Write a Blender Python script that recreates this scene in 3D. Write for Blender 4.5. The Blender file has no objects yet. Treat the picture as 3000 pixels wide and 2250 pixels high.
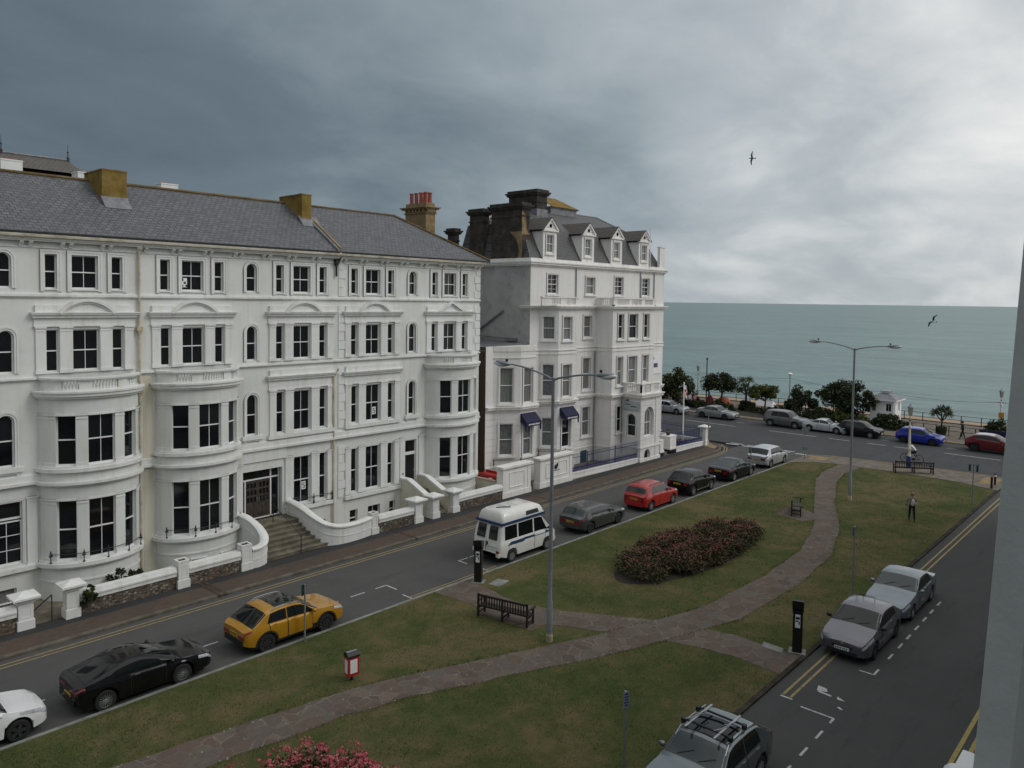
import bpy, bmesh, math, random
from mathutils import Vector, Matrix, noise as mnoise
random.seed(7)
SC=bpy.context.scene
COL=SC.collection
PI=math.pi
R=math.radians

# ---------------------------------------------------------------- mesh helper
class M:
    """collects verts / faces, links them as ONE mesh object"""
    def __init__(s): s.v=[]; s.f=[]; s.mi=[]; s.cur=0
    def add(s,vs,fs):
        b=len(s.v); s.v+= [tuple(p) for p in vs]
        for f in fs: s.f.append([b+i for i in f]); s.mi.append(s.cur)
    def quad(s,*p): s.add(p,[list(range(len(p)))])
    def box(s,x0,x1,y0,y1,z0,z1):
        s.boxm(lambda u,v,d:(u,d,v),x0,x1,z0,z1,y0,y1)
    def boxm(s,mp,u0,u1,v0,v1,d0,d1):
        p=[mp(u,v,d) for d in (d0,d1) for v in (v0,v1) for u in (u0,u1)]
        s.add(p,[[0,1,3,2],[5,4,6,7],[4,0,2,6],[1,5,7,3],[2,3,7,6],[4,5,1,0]])
    def rbox(s,c,sz,rot=None):
        c=Vector(c); h=[q/2 for q in sz]
        p=[Vector((a*h[0],b*h[1],e*h[2])) for b in (-1,1) for e in (-1,1) for a in (-1,1)]
        if rot is not None: p=[rot@q for q in p]
        s.add([c+q for q in p],[[0,1,3,2],[5,4,6,7],[4,0,2,6],[1,5,7,3],[2,3,7,6],[4,5,1,0]])
    def prism(s,poly,f0,f1):
        """poly: list of 2d; f0,f1 map 2d->3d for the two ends"""
        n=len(poly)
        s.add([f0(*q) for q in poly]+[f1(*q) for q in poly],
              [list(range(n))[::-1],list(range(n,2*n))]+[[i,(i+1)%n,n+(i+1)%n,n+i] for i in range(n)])
    def tube(s,pts,r,n=8,caps=True):
        pts=[Vector(p) for p in pts]
        rs=r if isinstance(r,(list,tuple)) else [r]*len(pts)
        rings=[]; up=None
        for i,p in enumerate(pts):
            t=(pts[min(i+1,len(pts)-1)]-pts[max(i-1,0)])
            t=t.normalized() if t.length>1e-9 else Vector((0,0,1))
            if up is None:
                up=Vector((0,0,1)) if abs(t.z)<.9 else Vector((1,0,0))
            a=t.cross(up)
            if a.length<1e-6: a=t.orthogonal()
            a.normalize(); b=a.cross(t).normalized(); up=b
            rings.append([p+(a*math.cos(2*PI*k/n)+b*math.sin(2*PI*k/n))*rs[i] for k in range(n)])
        vs=[q for r_ in rings for q in r_]; fs=[]
        for i in range(len(rings)-1):
            for k in range(n):
                fs.append([i*n+k,i*n+(k+1)%n,(i+1)*n+(k+1)%n,(i+1)*n+k])
        if caps:
            fs.append(list(range(n))[::-1]); fs.append([(len(rings)-1)*n+k for k in range(n)])
        s.add(vs,fs)
    def lathe(s,prof,c=(0,0,0),n=16,axis='z',mat=None,caps=True):
        vs=[]
        for r,z in prof:
            for k in range(n):
                a=2*PI*k/n; x,y=r*math.cos(a),r*math.sin(a)
                p={'z':(x,y,z),'y':(x,z,y),'x':(z,x,y)}[axis]
                if mat is not None: p=mat@Vector(p)
                vs.append((c[0]+p[0],c[1]+p[1],c[2]+p[2]))
        fs=[]
        for i in range(len(prof)-1):
            for k in range(n):
                fs.append([i*n+k,i*n+(k+1)%n,(i+1)*n+(k+1)%n,(i+1)*n+k])
        if caps and prof[0][0]>1e-6: fs.append(list(range(n))[::-1])
        if caps and prof[-1][0]>1e-6: fs.append([(len(prof)-1)*n+k for k in range(n)])
        s.add(vs,fs)
    def sweep(s,path,prof,closed=False):
        """path: xy points; prof: (outward, z) points; outward is to the right of the path"""
        n=len(path); P=[Vector((p[0],p[1])) for p in path]; rings=[]
        for i in range(n):
            if closed: a,b=P[i-1],P[(i+1)%n]
            else: a,b=P[max(i-1,0)],P[min(i+1,n-1)]
            d1=(P[i]-a); d2=(b-P[i])
            if d1.length<1e-9: d1=d2
            if d2.length<1e-9: d2=d1
            d1=d1.normalized(); d2=d2.normalized()
            n1=Vector((d1.y,-d1.x)); n2=Vector((d2.y,-d2.x)); m=n1+n2
            if m.length<1e-6: m=n1.copy()
            m.normalize(); k=1/max(.35,m.dot(n1))
            rings.append([(P[i].x+m.x*o*k,P[i].y+m.y*o*k,z) for o,z in prof])
        q=len(prof); vs=[p for r in rings for p in r]; fs=[]
        for i in range(n if closed else n-1):
            j=(i+1)%n
            for k in range(q):
                fs.append([i*q+k,j*q+k,j*q+(k+1)%q,i*q+(k+1)%q])
        if not closed:
            fs.append(list(range(q))); fs.append([(n-1)*q+k for k in range(q)][::-1])
        s.add(vs,fs)
    def sphere(s,c,r,n=10,m=7,rot=None):
        rr=r if isinstance(r,(tuple,list)) else (r,r,r); vs=[]
        for i in range(m+1):
            t=PI*i/m
            for k in range(n):
                a=2*PI*k/n; p=Vector((rr[0]*math.sin(t)*math.cos(a),rr[1]*math.sin(t)*math.sin(a),rr[2]*math.cos(t)))
                if rot is not None: p=rot@p
                vs.append((c[0]+p.x,c[1]+p.y,c[2]+p.z))
        s.add(vs,[[i*n+k,(i+1)*n+k,(i+1)*n+(k+1)%n,i*n+(k+1)%n] for i in range(m) for k in range(n)])

def children(o): return [c for c in bpy.data.objects if c.parent==o]
def tag(o,label=None,cat=None,group=None,kind=None):
    if label: o['label']=label
    if cat: o['category']=cat
    if group: o['group']=group
    if kind: o['kind']=kind
    return o
def obj(name,m,mat,parent=None,smooth=None,loc=None):
    me=bpy.data.meshes.new(name)
    if isinstance(m,M):
        me.from_pydata(m.v,[],m.f)
        me.update()
        bm=bmesh.new(); bm.from_mesh(me)
        bmesh.ops.remove_doubles(bm,verts=bm.verts,dist=1e-5)
        bmesh.ops.recalc_face_normals(bm,faces=bm.faces)
        bm.to_mesh(me); bm.free()
    else: me=m
    mats=mat if isinstance(mat,(list,tuple)) else [mat]
    for q in mats: me.materials.append(q)
    if len(mats)>1 and isinstance(m,M) and len(me.polygons)==len(m.mi):
        me.polygons.foreach_set('material_index',m.mi)
    if smooth is not None:
        me.polygons.foreach_set('use_smooth',[True]*len(me.polygons))
        me.set_sharp_from_angle(angle=R(smooth))
    o=bpy.data.objects.new(name,me); COL.objects.link(o)
    if loc: o.location=loc
    if parent is not None:
        o.parent=parent
    return o
def rawobj(name,m,mat,parent=None):
    """no cleaning: for foliage"""
    me=bpy.data.meshes.new(name); me.from_pydata(m.v,[],m.f); me.update()
    mats=mat if isinstance(mat,(list,tuple)) else [mat]
    for q in mats: me.materials.append(q)
    if len(mats)>1: me.polygons.foreach_set('material_index',m.mi)
    o=bpy.data.objects.new(name,me); COL.objects.link(o)
    if parent is not None: o.parent=parent
    return o
def thing(name,label,cat,loc=(0,0,0),rz=0,group=None):
    o=bpy.data.objects.new(name,None); COL.objects.link(o)
    o.location=loc; o.rotation_euler=(0,0,rz); o.empty_display_size=.2
    return tag(o,label,cat,group)
def struct(name,m,mat,kind='structure',smooth=None):
    o=obj(name,m,mat,smooth=smooth); o['kind']=kind; return o
def dup(root,loc=None,rz=None,label=None,group=None,cat=None):
    def cp(o,par):
        c=o.copy(); COL.objects.link(c)
        if par is not None: c.parent=par
        for ch in children(o): cp(ch,c)
        return c
    r=cp(root,None)
    if loc is not None: r.location=loc
    if rz is not None: r.rotation_euler=(0,0,rz)
    if label: r['label']=label
    if group: r['group']=group
    return r

# ---------------------------------------------------------------- materials
class NT:
    def __init__(s,name):
        s.m=bpy.data.materials.new(name); s.m.use_nodes=True
        s.t=s.m.node_tree; s.n=s.t.nodes; s.b=s.n['Principled BSDF']
    def node(s,t,**k):
        q=s.n.new(t)
        for a,b in k.items():
            if a in ('operation','blend_type','data_type','feature','distance','noise_dimensions','voronoi_dimensions','wave_type','bands_direction'): setattr(q,a,b)
            else: q.inputs[a.replace('_',' ')].default_value=b
        return q
    def link(s,a,b): s.t.links.new(a,b)
    def pos(s,scale=(1,1,1),obj=False):
        g=s.n.new('ShaderNodeTexCoord') if obj else s.n.new('ShaderNodeNewGeometry')
        o=g.outputs['Object'] if obj else g.outputs['Position']
        mp=s.n.new('ShaderNodeMapping'); mp.inputs['Scale'].default_value=scale
        s.link(o,mp.inputs['Vector']); return mp.outputs['Vector']
    def noise(s,vec,scale,detail=4,rough=.55,dist=0):
        q=s.n.new('ShaderNodeTexNoise'); q.inputs['Scale'].default_value=scale; q.inputs['Detail'].default_value=detail
        q.inputs['Roughness'].default_value=rough; q.inputs['Distortion'].default_value=dist
        s.link(vec,q.inputs['Vector']); return q.outputs['Fac']
    def ramp(s,fac,stops,interp='LINEAR'):
        q=s.n.new('ShaderNodeValToRGB'); q.color_ramp.interpolation=interp; e=q.color_ramp.elements
        while len(e)<len(stops): e.new(.5)
        for i,(p,c) in enumerate(stops):
            e[i].position=p; e[i].color=(c[0],c[1],c[2],1) if hasattr(c,'__len__') else (c,c,c,1)
        s.link(fac,q.inputs['Fac']); return q.outputs['Color']
    def mix(s,fac,a,b,mode='MIX'):
        q=s.n.new('ShaderNodeMix'); q.data_type='RGBA'; q.blend_type=mode
        for i,x in ((0,fac),(6,a),(7,b)):
            if hasattr(x,'is_output'): s.link(x,q.inputs[i])
            elif i==0: q.inputs[0].default_value=x
            else: q.inputs[i].default_value=(x[0],x[1],x[2],1)
        return q.outputs[2]
    def math(s,op,a,b=0):
        q=s.n.new('ShaderNodeMath'); q.operation=op
        for i,x in ((0,a),(1,b)):
            if hasattr(x,'is_output'): s.link(x,q.inputs[i])
            else: q.inputs[i].default_value=x
        return q.outputs[0]
    def bump(s,h,strength=.3,dist=.02):
        q=s.n.new('ShaderNodeBump'); q.inputs['Strength'].default_value=strength; q.inputs['Distance'].default_value=dist
        s.link(h,q.inputs['Height']); s.link(q.outputs['Normal'],s.b.inputs['Normal'])
    def out(s,col=None,rough=.8,metal=0,spec=.5,coat=0):
        if col is not None:
            if hasattr(col,'is_output'): s.link(col,s.b.inputs['Base Color'])
            else: s.b.inputs['Base Color'].default_value=(col[0],col[1],col[2],1)
        s.b.inputs['Roughness'].default_value=rough; s.b.inputs['Metallic'].default_value=metal
        s.b.inputs['Specular IOR Level'].default_value=spec
        s.b.inputs['Coat Weight'].default_value=coat; s.b.inputs['Coat Roughness'].default_value=.04
        return s.m
def plain(name,c,rough=.6,metal=0,spec=.5,coat=0,var=.12,scale=3,obj=True):
    t=NT(name)
    n=t.noise(t.pos(obj=obj),scale,3)
    col=t.ramp(n,[(.3,[q*(1-var) for q in c]),(.7,[min(1,q*(1+var)) for q in c])])
    return t.out(col,rough,metal,spec,coat)
def stucco(name,c,stain=(.45,.42,.33),amt=.35,groove=0):
    t=NT(name)
    p=t.pos()
    big=t.noise(p,.35,5,.6)
    col=t.mix(t.ramp(big,[(.35,0),(.75,1)]),c,[q*.9 for q in c])
    st=t.noise(t.pos((2.6,2.6,.22)),1.0,5,.65)
    col=t.mix(t.math('MULTIPLY',t.ramp(st,[(.48,0),(.74,1)]),amt),col,stain)
    blot=t.noise(p,2.3,6,.7)
    col=t.mix(t.math('MULTIPLY',t.ramp(blot,[(.56,0),(.76,1)]),amt*.7),col,stain)
    fine=t.noise(p,30,2)
    if groove:
        s=t.n.new('ShaderNodeSeparateXYZ'); t.link(t.pos(),s.inputs[0])
        fr=t.math('FRACT',t.math('MULTIPLY',s.outputs[2],1/groove))
        g=t.math('LESS_THAN',fr,.07)
        h=t.math('ADD',t.math('MULTIPLY',fine,.05),t.math('SUBTRACT',1,g)); t.bump(h,.9,.03)
    else: t.bump(fine,.12,.01)
    return t.out(col,.75,spec=.3)
MAT={}
MAT['stucco']=stucco('white_stucco',(.69,.705,.685))
MAT['trim']=stucco('white_trim_paint',(.735,.745,.73),(.42,.40,.30),.45)
MAT['cream']=stucco('yellowed_stucco',(.66,.64,.53),(.38,.34,.22),.5)
MAT['hotel']=stucco('hotel_white_paint',(.74,.735,.72),(.42,.40,.36),.3)
MAT['hotel_rust']=stucco('hotel_banded_stucco',(.74,.73,.72),(.42,.40,.36),.3,groove=.46)
MAT['hotel_trim']=stucco('hotel_trim_paint',(.78,.775,.76),(.45,.38,.24),.5)
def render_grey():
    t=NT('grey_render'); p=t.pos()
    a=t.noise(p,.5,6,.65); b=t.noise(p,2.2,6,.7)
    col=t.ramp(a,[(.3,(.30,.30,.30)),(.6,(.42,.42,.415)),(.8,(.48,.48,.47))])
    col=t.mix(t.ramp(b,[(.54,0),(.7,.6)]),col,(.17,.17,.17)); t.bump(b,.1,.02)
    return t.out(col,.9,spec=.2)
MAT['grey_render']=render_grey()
def slate(name,c1,c2,c3,lich=.5):
    t=NT(name)
    g=t.n.new('ShaderNodeNewGeometry'); s=t.n.new('ShaderNodeSeparateXYZ'); t.link(g.outputs['Position'],s.inputs[0])
    cb=t.n.new('ShaderNodeCombineXYZ'); t.link(t.math('ADD',s.outputs[0],t.math('MULTIPLY',s.outputs[1],.0)),cb.inputs[0]); t.link(t.math('MULTIPLY',s.outputs[2],1.8),cb.inputs[1])
    br=t.n.new('ShaderNodeTexBrick'); t.link(cb.outputs[0],br.inputs['Vector'])
    br.inputs['Scale'].default_value=1; br.inputs['Brick Width'].default_value=.30; br.inputs['Row Height'].default_value=.24
    br.inputs['Mortar Size'].default_value=.022; br.inputs['Color1'].default_value=(*c1,1); br.inputs['Color2'].default_value=(*c2,1); br.inputs['Mortar'].default_value=(*[q*.35 for q in c1],1)
    n=t.noise(t.pos(),.55,6,.65); col=t.mix(t.ramp(n,[(.5,0),(.72,.75)]),br.outputs['Color'],c3)
    n2=t.noise(t.pos((1,1,.6)),1.8,6,.7); col=t.mix(t.ramp(n2,[(.62,0),(.78,lich)]),col,(.21,.20,.17))
    n3=t.noise(t.pos((6,6,6)),1.2,3,.6); col=t.mix(.22,col,t.ramp(n3,[(.35,.02),(.65,.2)]))
    h=t.math('SUBTRACT',1,br.outputs['Fac']); t.bump(h,.5,.02)
    return t.out(col,.55,spec=.4)
MAT['slate']=slate('roof_slate',(.075,.079,.092),(.125,.13,.15),(.07,.07,.075))
MAT['slate_dark']=slate('mansard_slate',(.075,.077,.082),(.10,.10,.105),(.06,.058,.055),.6)
MAT['slate_brown']=slate('brown_roof_tile',(.075,.062,.05),(.10,.08,.06),(.06,.055,.05),.4)
def lichen(name,c,c2):
    t=NT(name); p=t.pos(); n=t.noise(p,1.6,7,.7)
    col=t.ramp(n,[(.3,[q*.55 for q in c]),(.5,c),(.7,c2)]); t.bump(n,.3,.03); return t.out(col,.95,spec=.1)
MAT['chimney']=lichen('lichened_render',(.20,.135,.04),(.235,.185,.085))
MAT['chimney_buff']=lichen('buff_brick_stack',(.24,.18,.10),(.30,.235,.14))
MAT['chimney_dark']=lichen('sooty_stack',(.055,.05,.045),(.10,.09,.075))
MAT['ridge']=lichen('lichened_ridge_tile',(.14,.10,.05),(.19,.15,.09))
MAT['terracotta']=plain('terracotta_pot',(.30,.07,.045),.8)
MAT['lead']=plain('lead_flashing',(.16,.165,.18),.5,var=.3)
MAT['glass']=plain('window_glass',(.008,.009,.011),.06,spec=.5,var=.5,scale=.7)
MAT['glass_grey']=plain('curtained_glass',(.14,.145,.15),.12,spec=.5,var=.25,scale=5)
def curtain():
    t=NT('net_curtain_glass'); n=t.noise(t.pos((9,9,.15)),1.5,3)
    return t.out(t.ramp(n,[(.35,(.11,.115,.115)),(.65,(.22,.225,.22))]),.18,spec=.5)
MAT['curtain']=curtain()
MAT['white_wood']=plain('white_sash_paint',(.75,.755,.75),.4,var=.05)
MAT['iron']=plain('black_iron',(.012,.012,.014),.5,var=.3)
MAT['gutter']=lichen('rust_streaked_gutter',(.62,.58,.47),(.72,.71,.66))
MAT['pipe']=lichen('cream_rain_pipe',(.50,.43,.31),(.66,.62,.52))
MAT['black_paint']=plain('black_paint',(.01,.01,.012),.3)
MAT['dark_wood']=plain('dark_stained_wood',(.020,.012,.009),.55,var=.35,scale=9)
MAT['door_wood']=plain('old_oak_door',(.055,.042,.033),.5,var=.4,scale=6)
MAT['blue_paint']=plain('royal_blue_paint',(.012,.028,.12),.4,var=.25)
MAT['navy']=plain('navy_canvas',(.008,.01,.045),.8)
MAT['galv']=plain('galvanised_steel',(.25,.27,.29),.45,metal=.35,var=.12,scale=6)
MAT['lampwhite']=plain('lamp_diffuser',(.6,.63,.65),.3,var=.05)
MAT['red']=plain('bright_red_paint',(.38,.02,.022),.45)
MAT['white']=plain('white_paint',(.78,.78,.78),.5,var=.04)
MAT['green_sign']=plain('dark_green_back',(.015,.05,.045),.5)
def asphalt(name,a,b,fine=60):
    t=NT(name); p=t.pos()
    n=t.noise(p,.25,6,.6); n1=t.noise(t.pos((.35,2.2,1)),.6,5,.65); f=t.noise(p,fine,2)
    col=t.ramp(n,[(.35,a),(.68,b)])
    col=t.mix(t.ramp(n1,[(.5,0),(.75,.5)]),col,[q*.75 for q in a])
    col=t.mix(.3,col,t.ramp(f,[(.35,[q*.4 for q in a]),(.65,[q*1.7 for q in b])]))
    cr=t.noise(t.pos((.12,.9,1)),1.1,7,.75); col=t.mix(t.ramp(cr,[(.56,0),(.66,.55)]),col,[q*.62 for q in a]); b2=t.noise(p,1.3,6,.72); col=t.mix(t.ramp(b2,[(.6,0),(.72,.5)]),col,[q*1.35 for q in b])
    t.bump(f,.25,.01); return t.out(col,.9,spec=.25)
MAT['asphalt']=asphalt('asphalt_road',(.064,.064,.064),(.084,.084,.083))
MAT['asphalt_near_shaded']=asphalt('shaded_near_asphalt',(.054,.054,.053),(.072,.072,.071))  # darker copy of the road asphalt: building shade on the near road painted in
MAT['kerb_dark']=lichen('dark_mossy_kerb',(.04,.036,.03),(.075,.07,.055))
MAT['asphalt2']=asphalt('seafront_asphalt',(.050,.052,.056),(.064,.066,.072))
MAT['pave_dark']=asphalt('dark_tarmac_footway',(.032,.032,.033),(.045,.045,.046))
def brickpave():
    t=NT('brick_paviours'); g=t.pos()
    br=t.n.new('ShaderNodeTexBrick'); t.link(g,br.inputs['Vector']); br.inputs['Scale'].default_value=1
    br.inputs['Brick Width'].default_value=.21; br.inputs['Row Height'].default_value=.1; br.inputs['Mortar Size'].default_value=.008
    br.inputs['Color1'].default_value=(.115,.082,.062,1); br.inputs['Color2'].default_value=(.085,.064,.052,1); br.inputs['Mortar'].default_value=(.055,.05,.042,1)
    n=t.noise(t.pos(),.7,6,.65); col=t.mix(t.ramp(n,[(.4,0),(.75,.6)]),br.outputs['Color'],(.06,.05,.043))
    return t.out(col,.9,spec=.2)
MAT['brick_pave']=brickpave()
MAT['kerb']=lichen('granite_kerb',(.115,.105,.085),(.17,.16,.135))
MAT['kerb_white']=lichen('pale_kerb_edging',(.21,.22,.20),(.30,.31,.28))
MAT['pave_pale']=lichen('pale_seafront_paving',(.17,.15,.125),(.21,.19,.165))
MAT['pave_buff']=lichen('buff_tactile_paving',(.27,.20,.11),(.32,.25,.15))
def worn(name,c,base=(.06,.06,.06),amt=.75):
    t=NT(name); n=t.noise(t.pos(),6,6,.75); return t.out(t.mix(t.ramp(n,[(.5,0),(.7,amt)]),c,base),.8,spec=.2)
MAT['line_white']=worn('worn_white_line',(.5,.5,.5),amt=.8)
MAT['line_yellow']=worn('worn_yellow_line',(.32,.25,.115))
MAT['line_yellow2']=worn('bright_yellow_line',(.36,.29,.10),amt=.4)
def grass():
    t=NT('dry_summer_grass'); p=t.pos()
    a=t.noise(p,.27,5,.62,.6); b=t.noise(p,1.3,6,.7); c=t.noise(t.pos((1,1.6,1)),9,5,.7); d=t.noise(p,45,3,.7)
    e=t.math('ADD',t.math('MULTIPLY',a,.58),t.math('MULTIPLY',b,.42))
    col=t.ramp(e,[(.41,(.036,.062,.016)),(.465,(.068,.086,.026)),(.52,(.105,.098,.042)),(.575,(.165,.125,.068))])
    col=t.mix(t.ramp(c,[(.45,0),(.75,.5)]),col,(.03,.042,.014))
    col=t.mix(t.ramp(c,[(.25,.4),(.45,0)]),col,(.125,.105,.055))
    col=t.mix(.42,col,t.ramp(d,[(.3,(.016,.024,.008)),(.5,(.075,.08,.032)),(.72,(.19,.175,.085))]))
    t.bump(t.math('ADD',c,t.math('MULTIPLY',d,.7)),.7,.05); return t.out(col,1,spec=.1)
MAT['grass']=grass()
def crazy():
    t=NT('crazy_paving'); p=t.pos()
    w=t.n.new('ShaderNodeTexNoise'); w.inputs['Scale'].default_value=1.2; t.link(p,w.inputs['Vector'])
    wv=t.mix(.2,p,w.outputs['Color'])
    v=t.n.new('ShaderNodeTexVoronoi'); v.feature='F1'; v.inputs['Scale'].default_value=2.3; t.link(wv,v.inputs['Vector'])
    e=t.n.new('ShaderNodeTexVoronoi'); e.feature='DISTANCE_TO_EDGE'; e.inputs['Scale'].default_value=2.3; t.link(wv,e.inputs['Vector'])
    sx=t.n.new('ShaderNodeSeparateColor'); t.link(v.outputs['Color'],sx.inputs[0])
    col=t.ramp(sx.outputs[0],[(0,(.088,.068,.060)),(.35,(.125,.088,.073)),(.65,(.108,.095,.086)),(1,(.15,.118,.098))])
    n=t.noise(p,7,5,.7); col=t.mix(.3,col,t.ramp(n,[(.3,(.04,.035,.03)),(.7,(.16,.13,.10))]))
    jn=t.noise(p,1.1,5,.7)
    j=t.math('MULTIPLY',t.math('LESS_THAN',e.outputs['Distance'],.035),t.ramp(jn,[(.42,.0),(.66,.75)]))
    col=t.mix(j,col,(.19,.175,.14)); gm=t.noise(p,2.4,6,.75); col=t.mix(t.ramp(gm,[(.56,0),(.72,.55)]),col,(.06,.062,.035))
    t.bump(t.math('MINIMUM',e.outputs['Distance'],.06),.6,.15); return t.out(col,.9,spec=.2)
MAT['path']=crazy()
def flint():
    t=NT('flint_and_brick'); p=t.pos((1,1,1.3))
    v=t.n.new('ShaderNodeTexVoronoi'); v.inputs['Scale'].default_value=9; t.link(p,v.inputs['Vector'])
    sx=t.n.new('ShaderNodeSeparateColor'); t.link(v.outputs['Color'],sx.inputs[0])
    col=t.ramp(sx.outputs[0],[(0,(.03,.027,.025)),(.4,(.10,.08,.06)),(.7,(.15,.10,.065)),(.92,(.24,.21,.17)),(1,(.33,.31,.28))])
    col=t.mix(t.ramp(v.outputs['Distance'],[(.35,0),(.7,.8)]),col,(.085,.075,.06)); t.bump(v.outputs['Distance'],.6,-.04)
    return t.out(col,.9,spec=.3)
MAT['flint']=flint()
def brickwall():
    t=NT('old_brown_brick'); g=t.pos()
    s=t.n.new('ShaderNodeSeparateXYZ'); t.link(g,s.inputs[0]); cb=t.n.new('ShaderNodeCombineXYZ')
    t.link(t.math('ADD',s.outputs[0],s.outputs[1]),cb.inputs[0]); t.link(s.outputs[2],cb.inputs[1])
    br=t.n.new('ShaderNodeTexBrick'); t.link(cb.outputs[0],br.inputs['Vector']); br.inputs['Scale'].default_value=1
    br.inputs['Brick Width'].default_value=.23; br.inputs['Row Height'].default_value=.075; br.inputs['Mortar Size'].default_value=.008
    br.inputs['Color1'].default_value=(.10,.055,.035,1); br.inputs['Color2'].default_value=(.075,.045,.032,1); br.inputs['Mortar'].default_value=(.09,.08,.07,1)
    return t.out(br.outputs['Color'],.9,spec=.2)
MAT['brick']=brickwall()
MAT['steps']=lichen('weathered_stone_steps',(.15,.135,.105),(.24,.22,.17))
def sea():
    t=NT('sea_water'); p=t.pos()
    n=t.noise(t.pos((1.2,.32,1)),.35,6,.68); n2=t.noise(t.pos((1,.4,1)),.035,5,.6); n3=t.noise(t.pos((1,.3,1)),.006,4,.6)
    col=t.ramp(n2,[(.35,(.115,.195,.195)),(.65,(.15,.24,.235))])
    col=t.mix(t.ramp(n3,[(.4,0),(.65,.5)]),col,(.11,.155,.165))
    w2=t.noise(t.pos((1.0,.16,1)),.11,5,.7)
    col=t.mix(t.ramp(w2,[(.5,0),(.66,.75)]),col,(.07,.125,.135))
    col=t.mix(t.ramp(n,[(.52,0),(.68,.7)]),col,(.055,.105,.11))
    col=t.mix(t.ramp(n,[(.30,.7),(.43,0)]),col,(.27,.37,.36))
    t.bump(n,.5,.5); return t.out(col,.42,spec=.35)
MAT['sea']=sea()
def beach():
    t=NT('shingle_beach'); p=t.pos(); n=t.noise(p,.3,6,.7); f=t.noise(p,9,4,.7)
    col=t.mix(.4,t.ramp(n,[(.3,(.29,.20,.135)),(.7,(.38,.29,.21))]),t.ramp(f,[(.3,(.17,.12,.08)),(.7,(.5,.42,.33))])); return t.out(col,.95,spec=.1)
MAT['beach']=beach()
def leafmat(name,a,b,c,spec=.25,scale=1.6,rough=.6):
    t=NT(name); n=t.noise(t.pos(),scale,4,.65); f=t.noise(t.pos(),14,3,.7)
    col=t.ramp(n,[(.32,a),(.52,b),(.72,c)])
    col=t.mix(.35,col,t.ramp(f,[(.3,[q*.35 for q in a]),(.7,[min(1,q*1.6) for q in c])]))
    return t.out(col,rough,spec=spec)
MAT['leaf_dark']=leafmat('dark_evergreen_leaf',(.010,.017,.009),(.017,.027,.012),(.030,.043,.015))
MAT['leaf_mid']=leafmat('mid_green_leaf',(.020,.033,.010),(.036,.053,.014),(.062,.080,.020))
MAT['leaf_light']=leafmat('yellow_green_leaf',(.045,.062,.012),(.075,.095,.018),(.11,.125,.028))
MAT['leaf_cord']=leafmat('sword_leaf',(.028,.042,.013),(.05,.068,.024),(.085,.10,.045))
MAT['leaf_rose']=leafmat('rose_leaf',(.016,.022,.010),(.032,.034,.014),(.058,.045,.020))
MAT['leaf_bronze']=leafmat('bronze_rose_shoot',(.065,.040,.018),(.09,.052,.026),(.12,.075,.035))
MAT['petal']=leafmat('pink_petal',(.42,.045,.09),(.55,.085,.13),(.62,.17,.2),spec=.2)
MAT['petal_dull']=leafmat('faded_rose_petal',(.25,.075,.06),(.35,.13,.11),(.46,.25,.20),spec=.2)
MAT['bark']=plain('grey_brown_bark',(.055,.042,.032),.9,var=.4,scale=6)
MAT['soil']=plain('dark_bed_soil',(.03,.024,.018),1,var=.4,scale=4)
MAT['skin']=plain('skin',(.45,.27,.19),.55,var=.06)
MAT['tyre']=plain('tyre_rubber',(.012,.012,.013),.75,var=.3,scale=12)
MAT['alloy']=plain('alloy_wheel',(.42,.43,.45),.3,metal=.7,var=.08)
MAT['alloy_dark']=plain('dark_alloy_wheel',(.06,.062,.066),.35,metal=.5)
MAT['car_glass']=plain('car_glass',(.008,.010,.011),.05,spec=.45)
MAT['car_glass_lt']=plain('pale_car_glass',(.030,.042,.043),.05,spec=.6,coat=.15)
MAT['plastic']=plain('black_trim_plastic',(.014,.014,.015),.55)
MAT['chrome']=plain('bright_chrome',(.6,.61,.62),.18,metal=.9,var=.04)
MAT['red_lamp']=plain('red_tail_lens',(.20,.008,.012),.15,coat=.6)
MAT['head_lamp']=plain('clear_head_lens',(.38,.40,.42),.1,coat=.8,var=.4,scale=14)
MAT['plate_y']=plain('yellow_plate',(.55,.36,.03),.45)
MAT['plate_w']=plain('white_plate',(.7,.7,.7),.45)
MAT['ink']=plain('black_lettering',(.012,.012,.014),.6)
MAT['ink_white']=plain('white_lettering',(.75,.75,.76),.6)
MAT['ink_blue']=plain('navy_lettering',(.02,.03,.12),.6)

# ---------------------------------------------------------------- camera
cam=bpy.data.cameras.new('camera'); camo=bpy.data.objects.new('camera',cam); COL.objects.link(camo)
f_=2250.; cx_=1500.; cy_=982.
d1=Vector((3540-cx_,906-cy_,f_)).normalized()
dv=Vector((880-cx_,49000.,f_)).normalized(); dv=(dv-d1*dv.dot(d1)).normalized()
Zc=-dv; Yc=Zc.cross(d1)
RW=Matrix((d1,Yc,Zc))              # world axes expressed in camera axes (x right, y down, z forward)
right=RW@Vector((1,0,0)); up=RW@Vector((0,-1,0)); back=RW@Vector((0,0,-1))
mw=Matrix((right,up,back)).transposed().to_4x4(); mw.translation=Vector((0,0,13))
camo.matrix_world=mw
cam.sensor_width=36; cam.lens=27.0; cam.shift_y=-(1125-cy_)/3000.
cam.clip_start=.1; cam.clip_end=200000
SC.camera=camo

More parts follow.
